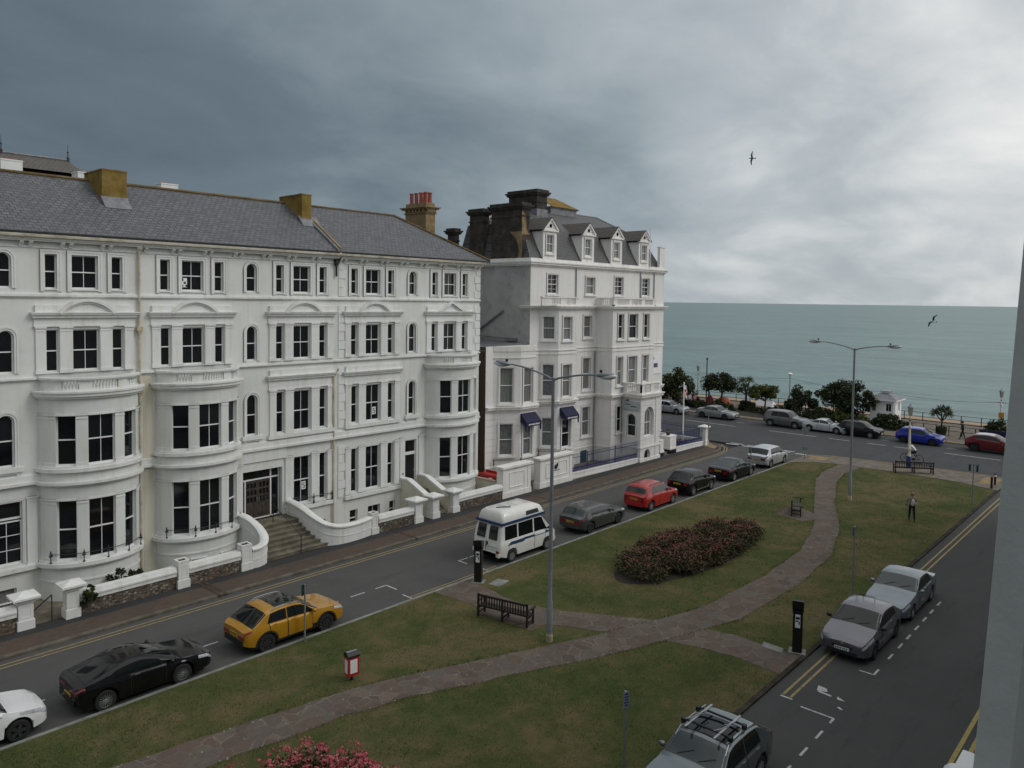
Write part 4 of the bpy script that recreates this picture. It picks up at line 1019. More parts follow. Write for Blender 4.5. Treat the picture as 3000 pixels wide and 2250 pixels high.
obj('wall',hm,MAT['hotel'],HT); obj('banded_wall',hg,MAT['hotel_rust'],HT)
# roof-terrace balustrades
bal=M()
def balus(p0,p1,panels,z0=12.64,z1=13.3):
    d=Vector((p1[0]-p0[0],p1[1]-p0[1])); Lw=d.length; mp_=plane(*p0,*p1)
    bal.boxm(mp_,0,Lw,z1-.1,z1,-.03,.19); bal.boxm(mp_,0,Lw,z0,z0+.1,.0,.16)
    t=0
    for a,b in panels:
        bal.boxm(mp_,t,a,z0+.1,z1-.1,.02,.14); t=b
        n=max(2,int((b-a)/.17))
        baluster_row(bal,[mp_(a+(b-a)*(k+.5)/n,0,.08)[:2] for k in range(n)],z0+.1,z1-.1,.055)
    bal.boxm(mp_,t,Lw,z0+.1,z1-.1,.02,.14)
def balflush():
    global bal
    obj('balustrade',bal,MAT['hotel_trim'],HT,smooth=40); bal=M()
balus((42.55,35.62),(46.9,35.62),[(1.2,2.2),(2.9,4.0)]); balus((46.9,35.62),(47.3,36.4),[]); balflush()
balus((50.75,36.7),(50.75,35.05),[(.5,1.3)]); balus((50.75,35.05),(57.05,35.05),[(.5,2.2),(2.6,4.1),(4.6,5.8)]); balus((57.05,35.05),(57.05,36.7),[]); balflush()
# porch
PX0,PX1,PY=52.36,55.25,33.35
ph=[(.55,1.95,2.1,4.5,True),(.6,1.5,.15,1.05,True)]
pm=M(); pf=plane(PX0,PY,PX1,PY)
wall(pm,pf,0,PX1-PX0,0,5.45,ph,.3)
ps=plane(PX0,HW,PX0,PY); sh=[(.45,1.3,2.1,3.95,True)]
wall(pm,ps,0,HW-PY,0,5.45,sh,.2); wall(pm,plane(PX1,PY,PX1,HW),0,HW-PY,0,5.45,[],.2)
obj('porch_wall',pm,MAT['hotel_rust'],HT)
window(HT,pf,.75,1.75,2.1,4.3,True,1,depth=.25,glass='glass_grey'); window(HT,ps,.45,1.3,2.1,3.95,True,0,glass='glass'); window(HT,pf,.6,1.5,.15,1.05,True,0,depth=.22,glass='glass',rail=0)
m=M(); m.boxm(pf,.55,1.95,2.1,4.5,.3,.32); obj('niche_back',m,MAT['hotel'],HT)
surround(ht,ps,.45,1.3,2.1,3.95,.12,.03,True)
ppath=[(PX0,HW),(PX0,PY),(PX1,PY),(PX1,HW)]
for z0,z1,p in ((1.2,1.35,.08),(.0,.35,.07),(5.2,5.32,.08),(5.32,5.5,.2),(5.5,5.6,.27)): st(ppath,z0,z1,p)
m=M(); m.quad((PX0,HW,5.58),(PX0,PY,5.58),(PX1,PY,5.58),(PX1,HW,5.58)); obj('porch_roof',m,MAT['lead'],HT)
balus((PX0-.02,HW),(PX0-.02,PY),[(.4,1.4)],5.6,6.45); balus((PX0,PY-.02),(PX1,PY-.02),[(.4,1.4),(1.9,2.6)],5.6,6.45)
obj('balustrade',bal,MAT['hotel_trim'],HT,smooth=40)
ht.boxm(pf,2.2,2.4,.0,5.2,-.05,.02)
obj('mouldings',ht,MAT['hotel_trim'],HT)
# basement door + area
m=M(); m.boxm(flat(HM),49.0,49.8,0,1.02,-.03,.02); obj('basement_door',m,MAT['green_sign'],HT)
# flues and pipes
m=M()
for x in (48.0,57.2,59.4): m.tube([(x,HM-.07,12.7),(x,HM-.07,15.6)],.05,6)
m.tube([(50.6,HM-.1,.1),(50.6,HM-.1,9)],.05,6); m.tube([(52.15,HW-.1,1.5),(52.15,HW-.1,6.4)],.045,6)
obj('rain_pipe',m,MAT['galv'],HT)
m=M(); m.tube([(42.5,39.4,12.2),(42.5,43.6,9.7)],.09,6); m.tube([(42.48,38.4,10.1),(42.48,46,10.4)],.035,5); m.box(42.2,42.58,38.0,38.9,9.95,10.2); obj('diagonal_soil_pipe',m,MAT['lead'],HT)
# ---- mansard
BY,BZ=38.25,18.5
mm=roofquad(None,[(42.75,37.0,16.0),(61.1,37.0,16.0),(60.0,BY,BZ),(43.3,BY,BZ)],None); obj('mansard_slope',mm,MAT['slate_dark'],HT)
mm=roofquad(None,[(61.1,37.0,16.0),(61.1,50,16.0),(60.0,49,BZ),(60.0,BY,BZ)],None); obj('mansard_slope',mm,MAT['slate_dark'],HT)
mm=roofquad(None,[(42.75,37.0,16.0),(42.75,44.6,16.0),(43.3,44,BZ),(43.3,BY,BZ)],None); obj('mansard_slope',mm,MAT['slate_dark'],HT)
ry,rz=42.5,20.75
mm=M(); mm.add([(43.3,BY,BZ),(60.0,BY,BZ),(60.0,49,BZ),(43.3,44.4,BZ),(47.2,ry,rz),(58.3,ry,rz)],[[0,1,5,4],[1,2,5],[2,3,4,5],[3,0,4]]); obj('roof',mm,MAT['slate_dark'],HT)
mm=M(); mm.tube([(47.2,ry,rz),(58.3,ry,rz),(60.0,BY,BZ)],.08,6); obj('ridge_tiles',mm,MAT['lead'],HT)
# rear-left mansard block seen between the stacks
mm=M(); mm.add([(42.7,41.0,15.9),(42.7,44.6,15.9),(50,44.6,15.9),(50,41,15.9),(43.4,41.2,18.9),(43.4,44.2,18.9),(49,44.2,18.9),(49,41.2,18.9),(45,42.2,19.6),(45,43.4,19.6)],[[0,1,5,4],[4,5,9,8],[4,8,7],[0,4,7,3]]); obj('rear_mansard',mm,MAT['slate_dark'],HT)
def dormer(x):
    w_=.8; y0=36.95
    q_=plane(x-w_,y0,x+w_,y0); m=M(); wall(m,q_,0,2*w_,16.05,18.2,[(.38,1.22,16.6,17.95)],.16)
    for s in (0,2*w_):
        m.add([q_(s,16.05,0),q_(s,18.2,0),(q_(s,0,0)[0],BY+.9,18.2),(q_(s,0,0)[0],BY-.2,17.9)],[[0,1,2,3]])
    d_=obj('dormer',m,MAT['hotel_trim'],HT)
    o=window(d_,q_,.38,1.22,16.6,17.95,bars=1,depth=.1,glass='glass_grey')
    for c in children(o):
        c.parent=d_; c.name='window_pane'
    t=M(); surround(t,q_,.38,1.22,16.6,17.95,.12,.04); t.boxm(q_,.22,1.38,16.42,16.54,-.12,.02)
    t.boxm(q_,-.12,2*w_+.12,18.2,18.32,-.14,.05)
    t.prism([(-.12,18.32),(2*w_+.12,18.32),(w_,19.14)],lambda a,b:q_(a,b,-.06),lambda a,b:q_(a,b,.08))
    for s in (-1,1):
        t.prism([(w_+s*(w_+.2),18.32),(w_,19.24),(w_,19.08),(w_+s*(w_-.06),18.32)],lambda a,b:q_(a,b,-.18),lambda a,b:q_(a,b,.08))
    t.lathe([(.16,0),(.14,.03),(.06,.04)],(x,y0-.06,18.62),10,'y'); 
    for s in (-1,1): t.tube([(x+s*.2,y0-.08,18.5),(x+s*.32,y0-.08,18.58),(x+s*.42,y0-.08,18.46)],.03,5)
    obj('dormer_pediment',t,MAT['hotel_trim'],d_)
    r=M(); yb=41.0
    for s in (-1,1):
        pts=[(x,y0-.2,19.27),(x,yb-.6,19.27),(x+s*(w_+.2),yb-1.9,18.32),(x+s*(w_+.2),y0-.2,18.32)]; r.add(pts+[(p[0],p[1],p[2]-.06) for p in pts],[[0,1,2,3],[4,5,6,7],[0,3,7,4]])
    obj('dormer_roof',r,MAT['slate_brown'],d_)
for x in (44.95,49.75,53.75,57.95): dormer(x)
def bigstack(x0,x1,y0,y1,zb,zt,mat='chimney_dark'):
    m=M(); m.box(x0,x1,y0,y1,zb,zt-.45)
    for a,b,p in ((zt-1.05,zt-.95,.06),(zt-.5,zt-.42,.1),(zt-.42,zt-.3,.16),(zt-.3,zt-.18,.24)): m.box(x0-p,x1+p,y0-p,y1+p,a,b)
    m.box(x0-.1,x1+.1,y0-.1,y1+.1,zt-.18,zt)
    return obj('chimney',m,MAT[mat],HT)
c1=bigstack(42.62,43.5,37.75,40.85,15.9,20.25)
m=M(); m.prism([(37.73,15.95),(38.15,15.95),(37.95,16.7),(38.3,17.6),(38.9,18.1),(37.73,18.1)],lambda a,b:(42.60,a,b),lambda a,b:(42.615,a,b)); m.prism([(42.62,17.85),(43.5,17.9),(43.1,18.25),(43.05,19.3),(42.62,19.6)],lambda a,b:(a,37.745,b),lambda a,b:(a,37.72,b)); obj('bare_render_patch',m,MAT['chimney_buff'],c1)
bigstack(42.62,43.3,41.75,43.2,15.9,20.05); bigstack(42.6,43.1,44.9,45.7,15,18.7)
c2=bigstack(48.0,49.3,40.9,44.0,18.9,22.1)
m=M(); m.box(47.97,49.33,40.87,44.03,19.2,20.5); obj('lead_apron',m,MAT['lead'],c2)
m=M(); m.box(51.0,54.6,41.9,44,19.6,20.95); m.box(50.9,54.7,41.8,44.1,20.95,21.05); o=obj('roof_housing',m,MAT['lead'],HT)
m=roofquad(None,[(50.9,41.7,21.05),(54.75,41.7,21.05),(53.2,43.2,22.0),(51.2,43.2,22.0)],None); obj('housing_roof',m,MAT['chimney'],o)
m=M(); m.tube([(58.1,36.4,15.9),(58.1,36.4,19.6)],.04,6); obj('roof_flagpole',m,MAT['white'],HT)
m=M(); m.box(60.3,61.1,36.75,37.0,16.1,17.9); m.box(60.3,61.2,36.7,37.1,17.9,17.98); obj('parapet_pier',m,MAT['hotel_trim'],HT)
# ---- lettering
def text(s,size,mp,u,v,d,mat,parent,align='CENTER',name='lettering'):
    cu=bpy.data.curves.new('txt','FONT'); cu.body=s; cu.size=size; cu.extrude=.004; cu.align_x=align; cu.resolution_u=2
    o=bpy.data.objects.new('txt',cu); COL.objects.link(o); bpy.context.view_layer.update()
    me=bpy.data.meshes.new_from_object(o.evaluated_get(bpy.context.evaluated_depsgraph_get()))
    bpy.data.objects.remove(o)
    for vx in me.vertices: vx.co=Vector(mp(u+vx.co.x,v+vx.co.y,d-vx.co.z))
    return obj(name,me,mat,parent)
# wall sign on the seaward strip of the facade
mp=flat(HM)
m=M(); m.boxm(mp,58.0,60.9,6.55,8.45,-.06,-.01); sg=obj('hotel_sign',m,MAT['white'],HT)
m=M(); m.lathe([(.2,-.02),(.2,0)],(59.45,HM-.07,7.95),12,'y'); m.boxm(mp,59.4,59.5,7.9,8.3,-.1,-.07); obj('sign_emblem',m,MAT['ink_blue'],sg)
m=M()
for k,(u,w_) in enumerate(((58.4,.12),(58.55,.14),(58.85,.12),(59.0,.13),(59.16,.12),(59.32,.12),(59.62,.14),(59.8,.13),(59.97,.12),(60.14,.13))):
    m.boxm(mp,u,u+w_,7.12,7.5,-.075,-.062)
obj('sign_lettering',m,MAT['ink_blue'],sg)
# ================================================================ boundary walls, pillars, steps, railings
def pillar(x0,x1,y0,zs,label,cap):
    o=thing('gate_pillar',label,'pillar',((x0+x1)/2,y0+(x1-x0)/2,.1),0,'white gate pillars along the pavement')
    w_=(x1-x0)/2; m=M()
    m.box(-w_,w_,-w_,w_,0,.36); m.box(-w_+.05,w_-.05,-w_+.05,w_-.05,.36,zs-.1)
    for s in (-1,1):   # raised border leaving a sunk panel
        for a,b,c,d in ((-w_+.05,-w_+.14,.42,zs-.16),(w_-.14,w_-.05,.42,zs-.16),(-w_+.14,w_-.14,.42,.5),(-w_+.14,w_-.14,zs-.26,zs-.16)):
            m.box(a,b,s*(w_-.05)-.012,s*(w_-.05)+.012,c,d); m.box(s*(w_-.05)-.012,s*(w_-.05)+.012,a,b,c,d)
    obj('shaft',m,MAT['trim'],o)
    m=M()
    if cap:
        e=w_+.17
        m.box(-w_-.03,w_+.03,-w_-.03,w_+.03,zs-.1,zs-.02); m.box(-e+.08,e-.08,-e+.08,e-.08,zs-.02,zs+.05)
        m.add([(-e,-e,zs+.05),(e,-e,zs+.05),(e,e,zs+.05),(-e,e,zs+.05),(-e,-e,zs+.13),(e,-e,zs+.13),(e,e,zs+.13),(-e,e,zs+.13),(0,0,zs+.30)],[[3,2,1,0],[0,1,5,4],[1,2,6,5],[2,3,7,6],[3,0,4,7],[4,5,8],[5,6,8],[6,7,8],[7,4,8]])
        obj('pyramid_cap',m,MAT['trim'],o)
    else:
        for a,b,c,d in ((-w_+.03,w_-.03,-w_+.03,-w_+.11),(-w_+.03,w_-.03,w_-.11,w_-.03),(-w_+.03,-w_+.11,-w_+.11,w_-.11),(w_-.11,w_-.03,-w_+.11,w_-.11)): m.box(a,b,c,d,zs-.1,zs)
        obj('hollow_top',m,MAT['trim'],o); m=M(); m.box(-w_+.11,w_-.11,-w_+.11,w_-.11,zs-.12,zs-.05); obj('recess_shade',m,MAT['soil'],o)  # soil-coloured block paints the shade inside the hollow pillar top
    return o
pl=[(8.75,9.35,33.15,1.15,'white gate pillar with pyramid cap nearest the left photo edge',1),(10.4,10.95,33.05,1.22,'white pyramid-capped gate pillar with a shrub hanging at its right',1),
    (14.87,15.42,33.05,1.22,'white flat-topped pillar standing midway along the flint wall',0),(17.9,18.48,33.1,1.22,'white flat-topped pillar at the left foot of the curved steps',0),
    (25.62,26.12,33.3,1.18,'white flat-topped pillar at the right foot of the curved steps',0),(28.64,29.26,33.2,1.22,'white pyramid-capped pillar at the right end of the short flint wall',1),
    (29.97,30.56,33.2,1.22,'white pyramid-capped pillar standing alone, the middle of three beside the door steps',1),(31.7,32.28,33.3,1.2,'white pyramid-capped pillar right of the door steps and left of the last flint wall',1)]
for p in pl: pillar(*p)
def flintwall(x0,x1,y,label):
    o=thing('boundary_wall',label,'wall',((x0+x1)/2,y,.1),0,'low flint walls along the pavement'); h=(x1-x0)/2
    m=M(); m.box(-h,h,0,.34,-.1,.56); obj('flint_face',m,MAT['flint'],o)
    m=M(); m.box(-h,h,-.03,.37,.56,.72); m.box(-h,h,-.07,.41,.72,.80); m.prism([(-.05,.80),(.39,.80),(.34,.95),(.0,.95)],lambda a,b:(-h,a,b),lambda a,b:(h,a,b)); obj('white_coping',m,MAT['trim'],o)
flintwall(2,8.75,33.25,'low flint wall with white coping running off the left photo edge')
flintwall(10.95,14.87,33.2,'long low flint wall with white coping in front of the left bow window')
flintwall(15.42,17.9,33.2,'low flint wall with white coping just left of the curved steps')
flintwall(26.12,28.64,33.35,'short low flint wall with white coping right of the curved steps')
flintwall(32.28,36.2,33.45,'low flint wall with white coping ending at the hotel gate wall')
# wide steps
o=thing('entrance_steps','wide weathered stone steps with curved white flank walls leading to the double doors','steps',(0,0,0))
m=M()
for k in range(7):
    t=k/6; a=18.95+(19.85-18.95)*t; b=24.2-(24.2-22.3)*min(1,t*1.6); y=33.5+.28*k
    m.box(a,b,y,YF,.1+.178*k+(.002*k),.1+.178*(k+1)); m.box(a-.0,b,y-.03,y+.001,.1+.178*(k+1)-.05,.1+.178*(k+1)-.003)
m.box(19.8,22.3,YF,YF+.4,.3,1.34)
obj('stone_treads',m,MAT['steps'],o)
def flank(P,name):
    """wall whose top follows P (x,y,z) with a rounded coping"""
    def den(P,n=6):
        Q=[]
        for i in range(len(P)-1):
            p0=P[max(i-1,0)];p1=P[i];p2=P[i+1];p3=P[min(i+2,len(P)-1)]
            for k in range(n):
                t=k/n; Q.append(tuple(.5*((2*p1[j])+(-p0[j]+p2[j])*t+(2*p0[j]-5*p1[j]+4*p2[j]-p3[j])*t*t+(-p0[j]+3*p1[j]-3*p2[j]+p3[j])*t**3) for j in range(3)))
        Q.append(P[-1]); return Q
    Q=den(P); m=M(); c=M(); n=len(Q)
    def ring(w_,zf,off):
        L_,R_=[],[]
        for i in range(n):
            a,b=Q[max(i-1,0)],Q[min(i+1,n-1)]; d=Vector((b[0]-a[0],b[1]-a[1]))
            d=d.normalized() if d.length>1e-6 else Vector((0,-1)); nn=Vector((-d.y,d.x))
            L_.append((Q[i][0]+nn.x*w_,Q[i][1]+nn.y*w_,zf(Q[i][2]))); R_.append((Q[i][0]-nn.x*w_,Q[i][1]-nn.y*w_,zf(Q[i][2])))
        return L_,R_
    def loft(m,rings):
        k=len(rings); vs=[p for r in rings for p in r]; fs=[[j*n+i,j*n+i+1,((j+1)%k)*n+i+1,((j+1)%k)*n+i] for j in range(k) for i in range(n-1)]
        fs+= [[j*n for j in range(k)],[j*n+n-1 for j in range(k)][::-1]]; m.add(vs,fs)
    l0,r0=ring(.14,lambda z:.0,0); l1,r1=ring(.14,lambda z:z-.16,0); loft(m,[l0,l1,r1,r0])
    l2,r2=ring(.155,lambda z:max(.2,z-.62),0); l3,r3=ring(.155,lambda z:max(.26,z-.56),0); loft(m,[l2,l3,r3,r2])
    obj('flank_wall',m,MAT['trim'],o,smooth=40)
    a1,b1=ring(.2,lambda z:z-.16,0); a2,b2=ring(.21,lambda z:z-.08,0); a3,b3=ring(.13,lambda z:z,0); loft(c,[a1,a2,a3,b3,b2,b1]); obj('flank_coping',c,MAT['trim'],o,smooth=50)
flank([(22.35,36.35,2.15),(22.36,35.6,2.1),(22.42,34.9,1.95),(22.6,34.2,1.62),(22.95,33.65,1.3),(23.6,33.35,1.12),(24.6,33.32,1.08),(25.62,33.5,1.12)],'r')
flank([(19.15,35.75,2.15),(19.32,35.1,2.05),(19.5,34.5,1.75),(19.5,33.95,1.42),(19.25,33.5,1.2),(18.85,33.28,1.12),(18.48,33.3,1.1)],'l')
m=M()
for x,y,z0,h in ((21.28,33.42,.1,.95),(21.0,35.6,1.34,.95)): m.tube([(x,y,z0),(x,y,z0+h)],.025,6)
m.tube([(21.28,33.42,1.02),(21.0,35.6,2.26)],.016,6); obj('handrail',m,MAT['iron'],o)
# steps to the dark door
o=thing('door_steps','narrow stone steps with sloping white flank walls leading to the dark front door','steps',(0,0,0))
m=M()
for k in range(7): m.box(30.5,31.5,33.7+.27*k,YF,.1+.17*k+.002*k,.1+.17*(k+1))
obj('stone_treads',m,MAT['steps'],o)
for x in (30.28,31.72):
    m=M(); P=[(36.38,0),(36.38,1.92),(35.7,1.92),(33.85,1.1),(33.65,1.1),(33.65,0)]; m.prism(P,lambda a,b:(x-.14,a,b),lambda a,b:(x+.14,a,b))
    f=obj('flank_wall',m,MAT['cream'],o); c=M(); P=[(36.38,1.92),(36.38,2.03),(35.68,2.03),(33.65,1.21),(33.6,1.1),(33.85,1.1),(35.7,1.92)]; c.prism(P,lambda a,b:(x-.19,a,b),lambda a,b:(x+.19,a,b)); obj('flank_coping',c,MAT['trim'],o)
# left basement gate: descending black handrail and landing
o=thing('basement_handrail','bent black handrail at the basement steps between the two left gate pillars','handrail',(9.7,33.9,.02))
m=M(); m.tube([(-.42,.3,.66),(-.28,-.35,.62),(.36,-.3,1.05)],.028,6); 
for p in ((-.42,.3,.66),(.36,-.3,1.05)): m.tube([(p[0],p[1],0),p],.02,6)
obj('rail',m,MAT['iron'],o); 
# sill rail right of the steps
o=thing('sill_railing','black iron sill railing with finial posts right of the double doors','railing',(0,0,0))
m=M(); m.tube([(22.6,YF-.14,2.02),(25.2,YF-.14,2.02)],.014,6)
for x in (22.6,23.9,25.1): m.tube([(x,YF-.14,1.6),(x,YF-.14,2.16)],.02,6); m.lathe([(.02,1.64),(.05,1.66),(.02,1.9),(.055,1.95),(.03,2.02),(0,2.22)],(x,YF-.14,0),8)
obj('rail',m,MAT['iron'],o)
# wall between terrace and hotel with a red board behind it
o=thing('side_wall','low olive rendered wall with pink coping between terrace bow and hotel gate','wall',(36.6,35,0))
m=M(); m.prism([(-1.3,0),(1.6,0),(1.6,1.0),(-.7,1.0),(-1.0,1.45),(-1.3,1.5)],lambda a,b:(-.1,a,b),lambda a,b:(.1,a,b)); obj('render',m,MAT['cream'],o)
m=M(); m.prism([(1.6,1.0),(1.6,1.08),(-.66,1.08),(-.98,1.54),(-1.3,1.58),(-1.3,1.5),(-1.0,1.45),(-.7,1.0)],lambda a,b:(-.14,a,b),lambda a,b:(.14,a,b)); obj('coping',m,plain('pink_coping',(.5,.36,.3),.8),o)
m=M(); m.box(-.55,.55,-.9,.9,.0,.06); m.box(-.55,-.45,-.9,.9,.06,.2); m.box(.45,.55,-.9,.9,.06,.2)
for y in (-.6,.6): m.box(-.4,.4,y-.05,y+.05,-1.1,0)
o=obj('red_bench_top',m,MAT['red'],loc=(37.35,35.6,1.12)); tag(o,'bright red flat board standing behind the olive side wall','board')
o=thing('alley_fence','tall dark brown board fence closing the alley beside the hotel','fence',(37.45,41.0,0))
m=M()
for k in range(6): m.box(-.48+.16*k,-.33+.16*k,-.03,.03,.0,5.6+.03*(k%2))
obj('boards',m,MAT['door_wood'],o); m=M(); m.box(-.5,.5,.03,.1,1.2,1.35); m.box(-.5,.5,.03,.1,4.2,4.35); obj('rails',m,MAT['door_wood'],o)
# hotel gate walls
def gatewall(x0,x1,y,label):
    o=thing('gate_wall',label,'wall',((x0+x1)/2,y,.1),0,'tall white gate walls of the hotel'); h=(x1-x0)/2
    m=M(); m.box(-h+.29,h-.29,0,.5,-.1,1.858); m.box(-h-.05,h+.05,-.05,.55,-.1,.34)
    for s in (-1,1): m.box(s*h-(.3 if s>0 else 0),s*h+(.3 if s<0 else 0),-.03,.53,.34,1.86)
    obj('panel_wall',m,MAT['hotel_trim'],o)
    f=M(); a,b,c,d=-h+.62,h-.62,.6,1.62
    for k in ((a,b,c,c+.05),(a,b,d-.05,d),(a,a+.05,c+.05,d-.05),(b-.05,b,c+.05,d-.05)): f.box(k[0],k[1],-.035,.0,k[2],k[3])
    obj('panel_moulding',f,MAT['hotel_trim'],o)
    c=M(); c.box(-h-.05,h+.05,-.08,.58,1.86,1.93); c.box(-h-.12,h+.12,-.14,.64,1.93,2.06); obj('coping',c,MAT['hotel_trim'],o)
    return o
gatewall(36.25,39.0,33.45,'tall white panelled gate wall, the plain one beside the flint wall')
g2=gatewall(40.1,43.7,33.55,'tall white panelled gate wall bearing a small dark emblem')
m=M(); m.lathe([(.17,-.02),(.17,.0)],(-.08,-.02,1.25),12,'y'); m.box(.02,.16,-.04,-.02,1.28,1.48); obj('emblem',m,MAT['ink'],g2)
m=M()
for k,w_ in enumerate((.1,.06,.12,.08,.1,.07)): m.box(-.38+k*.13,-.38+k*.13+w_,-.012,-.001,.97,1.03)
obj('lettering_strip',m,MAT['ink_blue'],g2)
# lettering on hotel boards is too soft to read in the photo: rows of letter-sized strokes
# blue railings
def railing(x0,x1,y0,y1,label,zb=.1,plinth=.36,h=1.28,step=.135,lattice=True,post=()):
    L_=math.hypot(x1-x0,y1-y0); o=thing('blue_railing',label,'railing',(x0,y0,zb),math.atan2(y1-y0,x1-x0),'blue hotel railings on white plinths')
    m=M(); m.box(0,L_,-.13,.13,-.1,plinth); m.box(0,L_,-.16,.16,plinth-.07,plinth+.01); obj('white_plinth',m,MAT['hotel_trim'],o)
    m=M(); z0=plinth
    for z in (z0+.12,z0+h-.2): m.box(0,L_,-.02,.02,z,z+.035)
    n=int(L_/step)
    for k in range(n+1):
        x=L_*k/n; m.tube([(x,0,z0),(x,0,z0+h)],.013,5,False); m.lathe([(.013,z0+h-.02),(.032,z0+h+.02),(0,z0+h+.1)],(x,0,0),6)
        if lattice and k<n:
            xm=x+L_/n/2; m.tube([(xm,0,z0),(xm,0,z0+.45)],.011,5,False)
            m.lathe([(.05,-.012),(.05,.012),(.03,.012),(.03,-.012)],(xm,0,z0+.3),6,'y')
    for x in post: m.tube([(x,0,z0),(x,0,z0+h+.1)],.03,6)
    obj('bars',m,MAT['blue_paint'],o)
railing(43.8,52.3,34.0,33.6,'long blue railing with ring lattice in front of the hotel basement',post=(2.2,5.6))
railing(58.5,62.85,33.75,33.5,'short blue railing between white piers by the street corner',h=1.15,plinth=.38)
railing(63.3,63.6,34.0,47.5,'blue railing on a low white plinth facing the seafront road',h=1.1,plinth=.5,lattice=False)
railing(55.4,63.2,38.6,38.5,'blue railing on a white plinth behind the hotel front garden',h=1.0,plinth=.55,step=.16)
def pier(x0,x1,y0,y1,z,label,cap,dark):
    o=thing('garden_pier',label,'pillar',((x0+x1)/2,(y0+y1)/2,.1),0,'white piers of the hotel front garden'); a,b=(x1-x0)/2,(y1-y0)/2
    m=M(); m.box(-a,a,-b,b,.0 if not dark else .3,z); m.box(-a-.05,a+.05,-b-.05,b+.05,.3 if dark else 0,.45); obj('shaft',m,MAT['hotel_trim'],o)
    if dark: m=M(); m.box(-a-.02,a+.02,-b-.02,b+.02,-.1,.3); obj('dark_base',m,MAT['black_paint'],o)
    m=M()
    if cap: m.add([(-a-.16,-b-.16,z),(a+.16,-b-.16,z),(a+.16,b+.16,z),(-a-.16,b+.16,z),(-a-.16,-b-.16,z+.09),(a+.16,-b-.16,z+.09),(a+.16,b+.16,z+.09),(-a-.16,b+.16,z+.09),(0,0,z+.25)],[[3,2,1,0],[0,1,5,4],[1,2,6,5],[2,3,7,6],[3,0,4,7],[4,5,8],[5,6,8],[6,7,8],[7,4,8]])
    else: m.box(-a-.03,a+.03,-b-.03,b+.03,z,z+.06)
    obj('cap',m,MAT['hotel_trim'],o)
pier(55.6,56.1,33.45,34.5,1.3,'narrow white pier on a dark base right of the hotel porch',0,1)
pier(57.4,58.42,33.6,34.6,1.38,'broad white pier on a dark base left of the short blue railing',0,1)
pier(62.9,63.4,33.2,33.75,1.62,'white street corner pier with a spreading cap',1,0)
# front garden of the hotel
o=thing('garden_steps','grey hotel entrance steps between the two white garden piers','steps',(56.75,34.3,.1))
m=M()
for k in range(4): m.box(-.6,.6,-.5+.3*k,2.4,-.06,.14*(k+1))
obj('treads',m,MAT['steps'],o)
def planter(x,y,z,label):
    o=thing('flower_urn',label,'flower pot',(x,y,z),0,'flower urns at the hotel entrance')
    m=M(); m.lathe([(.13,0),(.2,.18),(.26,.3),(.22,.3)],(0,0,0),12); obj('urn',m,MAT['black_paint'],o)
    m=M()
    for k in range(60): p=Vector((random.gauss(0,.13),random.gauss(0,.13),.34+random.uniform(0,.22))); leafquad(m,p,.05)
    rawobj('flowers',m,MAT['leaf_bronze'],o)
def leafquad(m,p,s,up=None):
    a=Vector((random.gauss(0,1),random.gauss(0,1),random.gauss(0,1))).normalized(); b=a.orthogonal().normalized(); 
    t=random.random()*6.28; q=Matrix.Rotation(t,3,a); b=q@b; c=a.cross(b)
    m.add([p-b*s-c*s*.2,p+c*s*.55,p+b*s-c*s*.1,p-c*s*.55],[[0,1,2,3]])
planter(55.85,33.95,1.46,'dark urn of bronze flowers on the narrow white pier'); planter(57.9,34.1,1.54,'dark urn of bronze flowers on the broad white pier')
m=M()
for k in range(1300):
    p=Vector((random.uniform(58.8,62.6),random.uniform(34.1,36.2),.1+random.uniform(.05,.45))); leafquad(m,p,.07)
o=thing('garden_bed_plants','low bed of purple and green plants behind the short blue railing','plants',(0,0,0)); rawobj('leaves',m,leafmat('mauve_green_leaf',(.02,.03,.015),(.06,.04,.06),(.12,.07,.12)),o)
for k,(x,y) in enumerate(((57.6,40.2),(58.9,40.6),(60.3,40.1))):
    if k==0: ch=None
    o=thing('garden_chair','white slatted garden chair, %s of three behind the hotel garden railing'%('leftmost','middle','rightmost')[k],'chair',(x,y,.04),.4*k,'white garden chairs of the hotel')
    m=M(); m.box(-.25,.25,-.25,.25,.42,.46); obj('seat',m,MAT['white'],o)
    m=M(); m.box(-.25,.25,.2,.24,.84,.92)
    for q in range(5): m.box(-.25+.11*q,-.19+.11*q,.2,.24,.46,.84)
    obj('backrest',m,MAT['white'],o)
    for a in (-.22,.22):
        for b in (-.22,.22): m=M(); m.box(a-.025,a+.025,b-.025,b+.025,0,.42); obj('leg',m,MAT['white'],o)
# awnings: navy fabric valances framing two ground floor windows
def awning(P0,P1,label):
    mp=plane(*P0,*P1); L_=math.hypot(P1[0]-P0[0],P1[1]-P0[1]); a,b=(L_-1.62)/2,(L_+1.62)/2
    o=thing('window_awning',label,'awning',(0,0,0),0,'navy awnings of the hotel')
    m=M(); m.prism([(-.02,5.0),(-.6,4.42),(-.6,4.38),(-.02,4.95)],lambda d,v:mp(a,v,d),lambda d,v:mp(b,v,d)); m.boxm(mp,a,b,4.12,4.4,-.62,-.6); obj('canopy',m,MAT['navy'],o)
    for u in (a,b-.03):
        s=M(); s.prism([(-.02,5.0),(-.6,4.42),(-.6,3.8),(-.5,3.78),(-.45,4.2),(-.02,4.4)],lambda d,v:mp(u,v,d),lambda d,v:mp(u+.03,v,d)); obj('side_curtain',s,MAT['navy'],o)
    m=M()
    for k in range(8): m.boxm(mp,a+.22+k*.15,a+.22+k*.15+.1,4.2+.01*(k%3),4.3+.015*(k%2),-.632,-.622)
    obj('white_lettering',m,MAT['ink_white'],o)
awning((40.4,35.7),(42.05,35.7),'navy fabric awning over the annex window left of the tall lamp post')
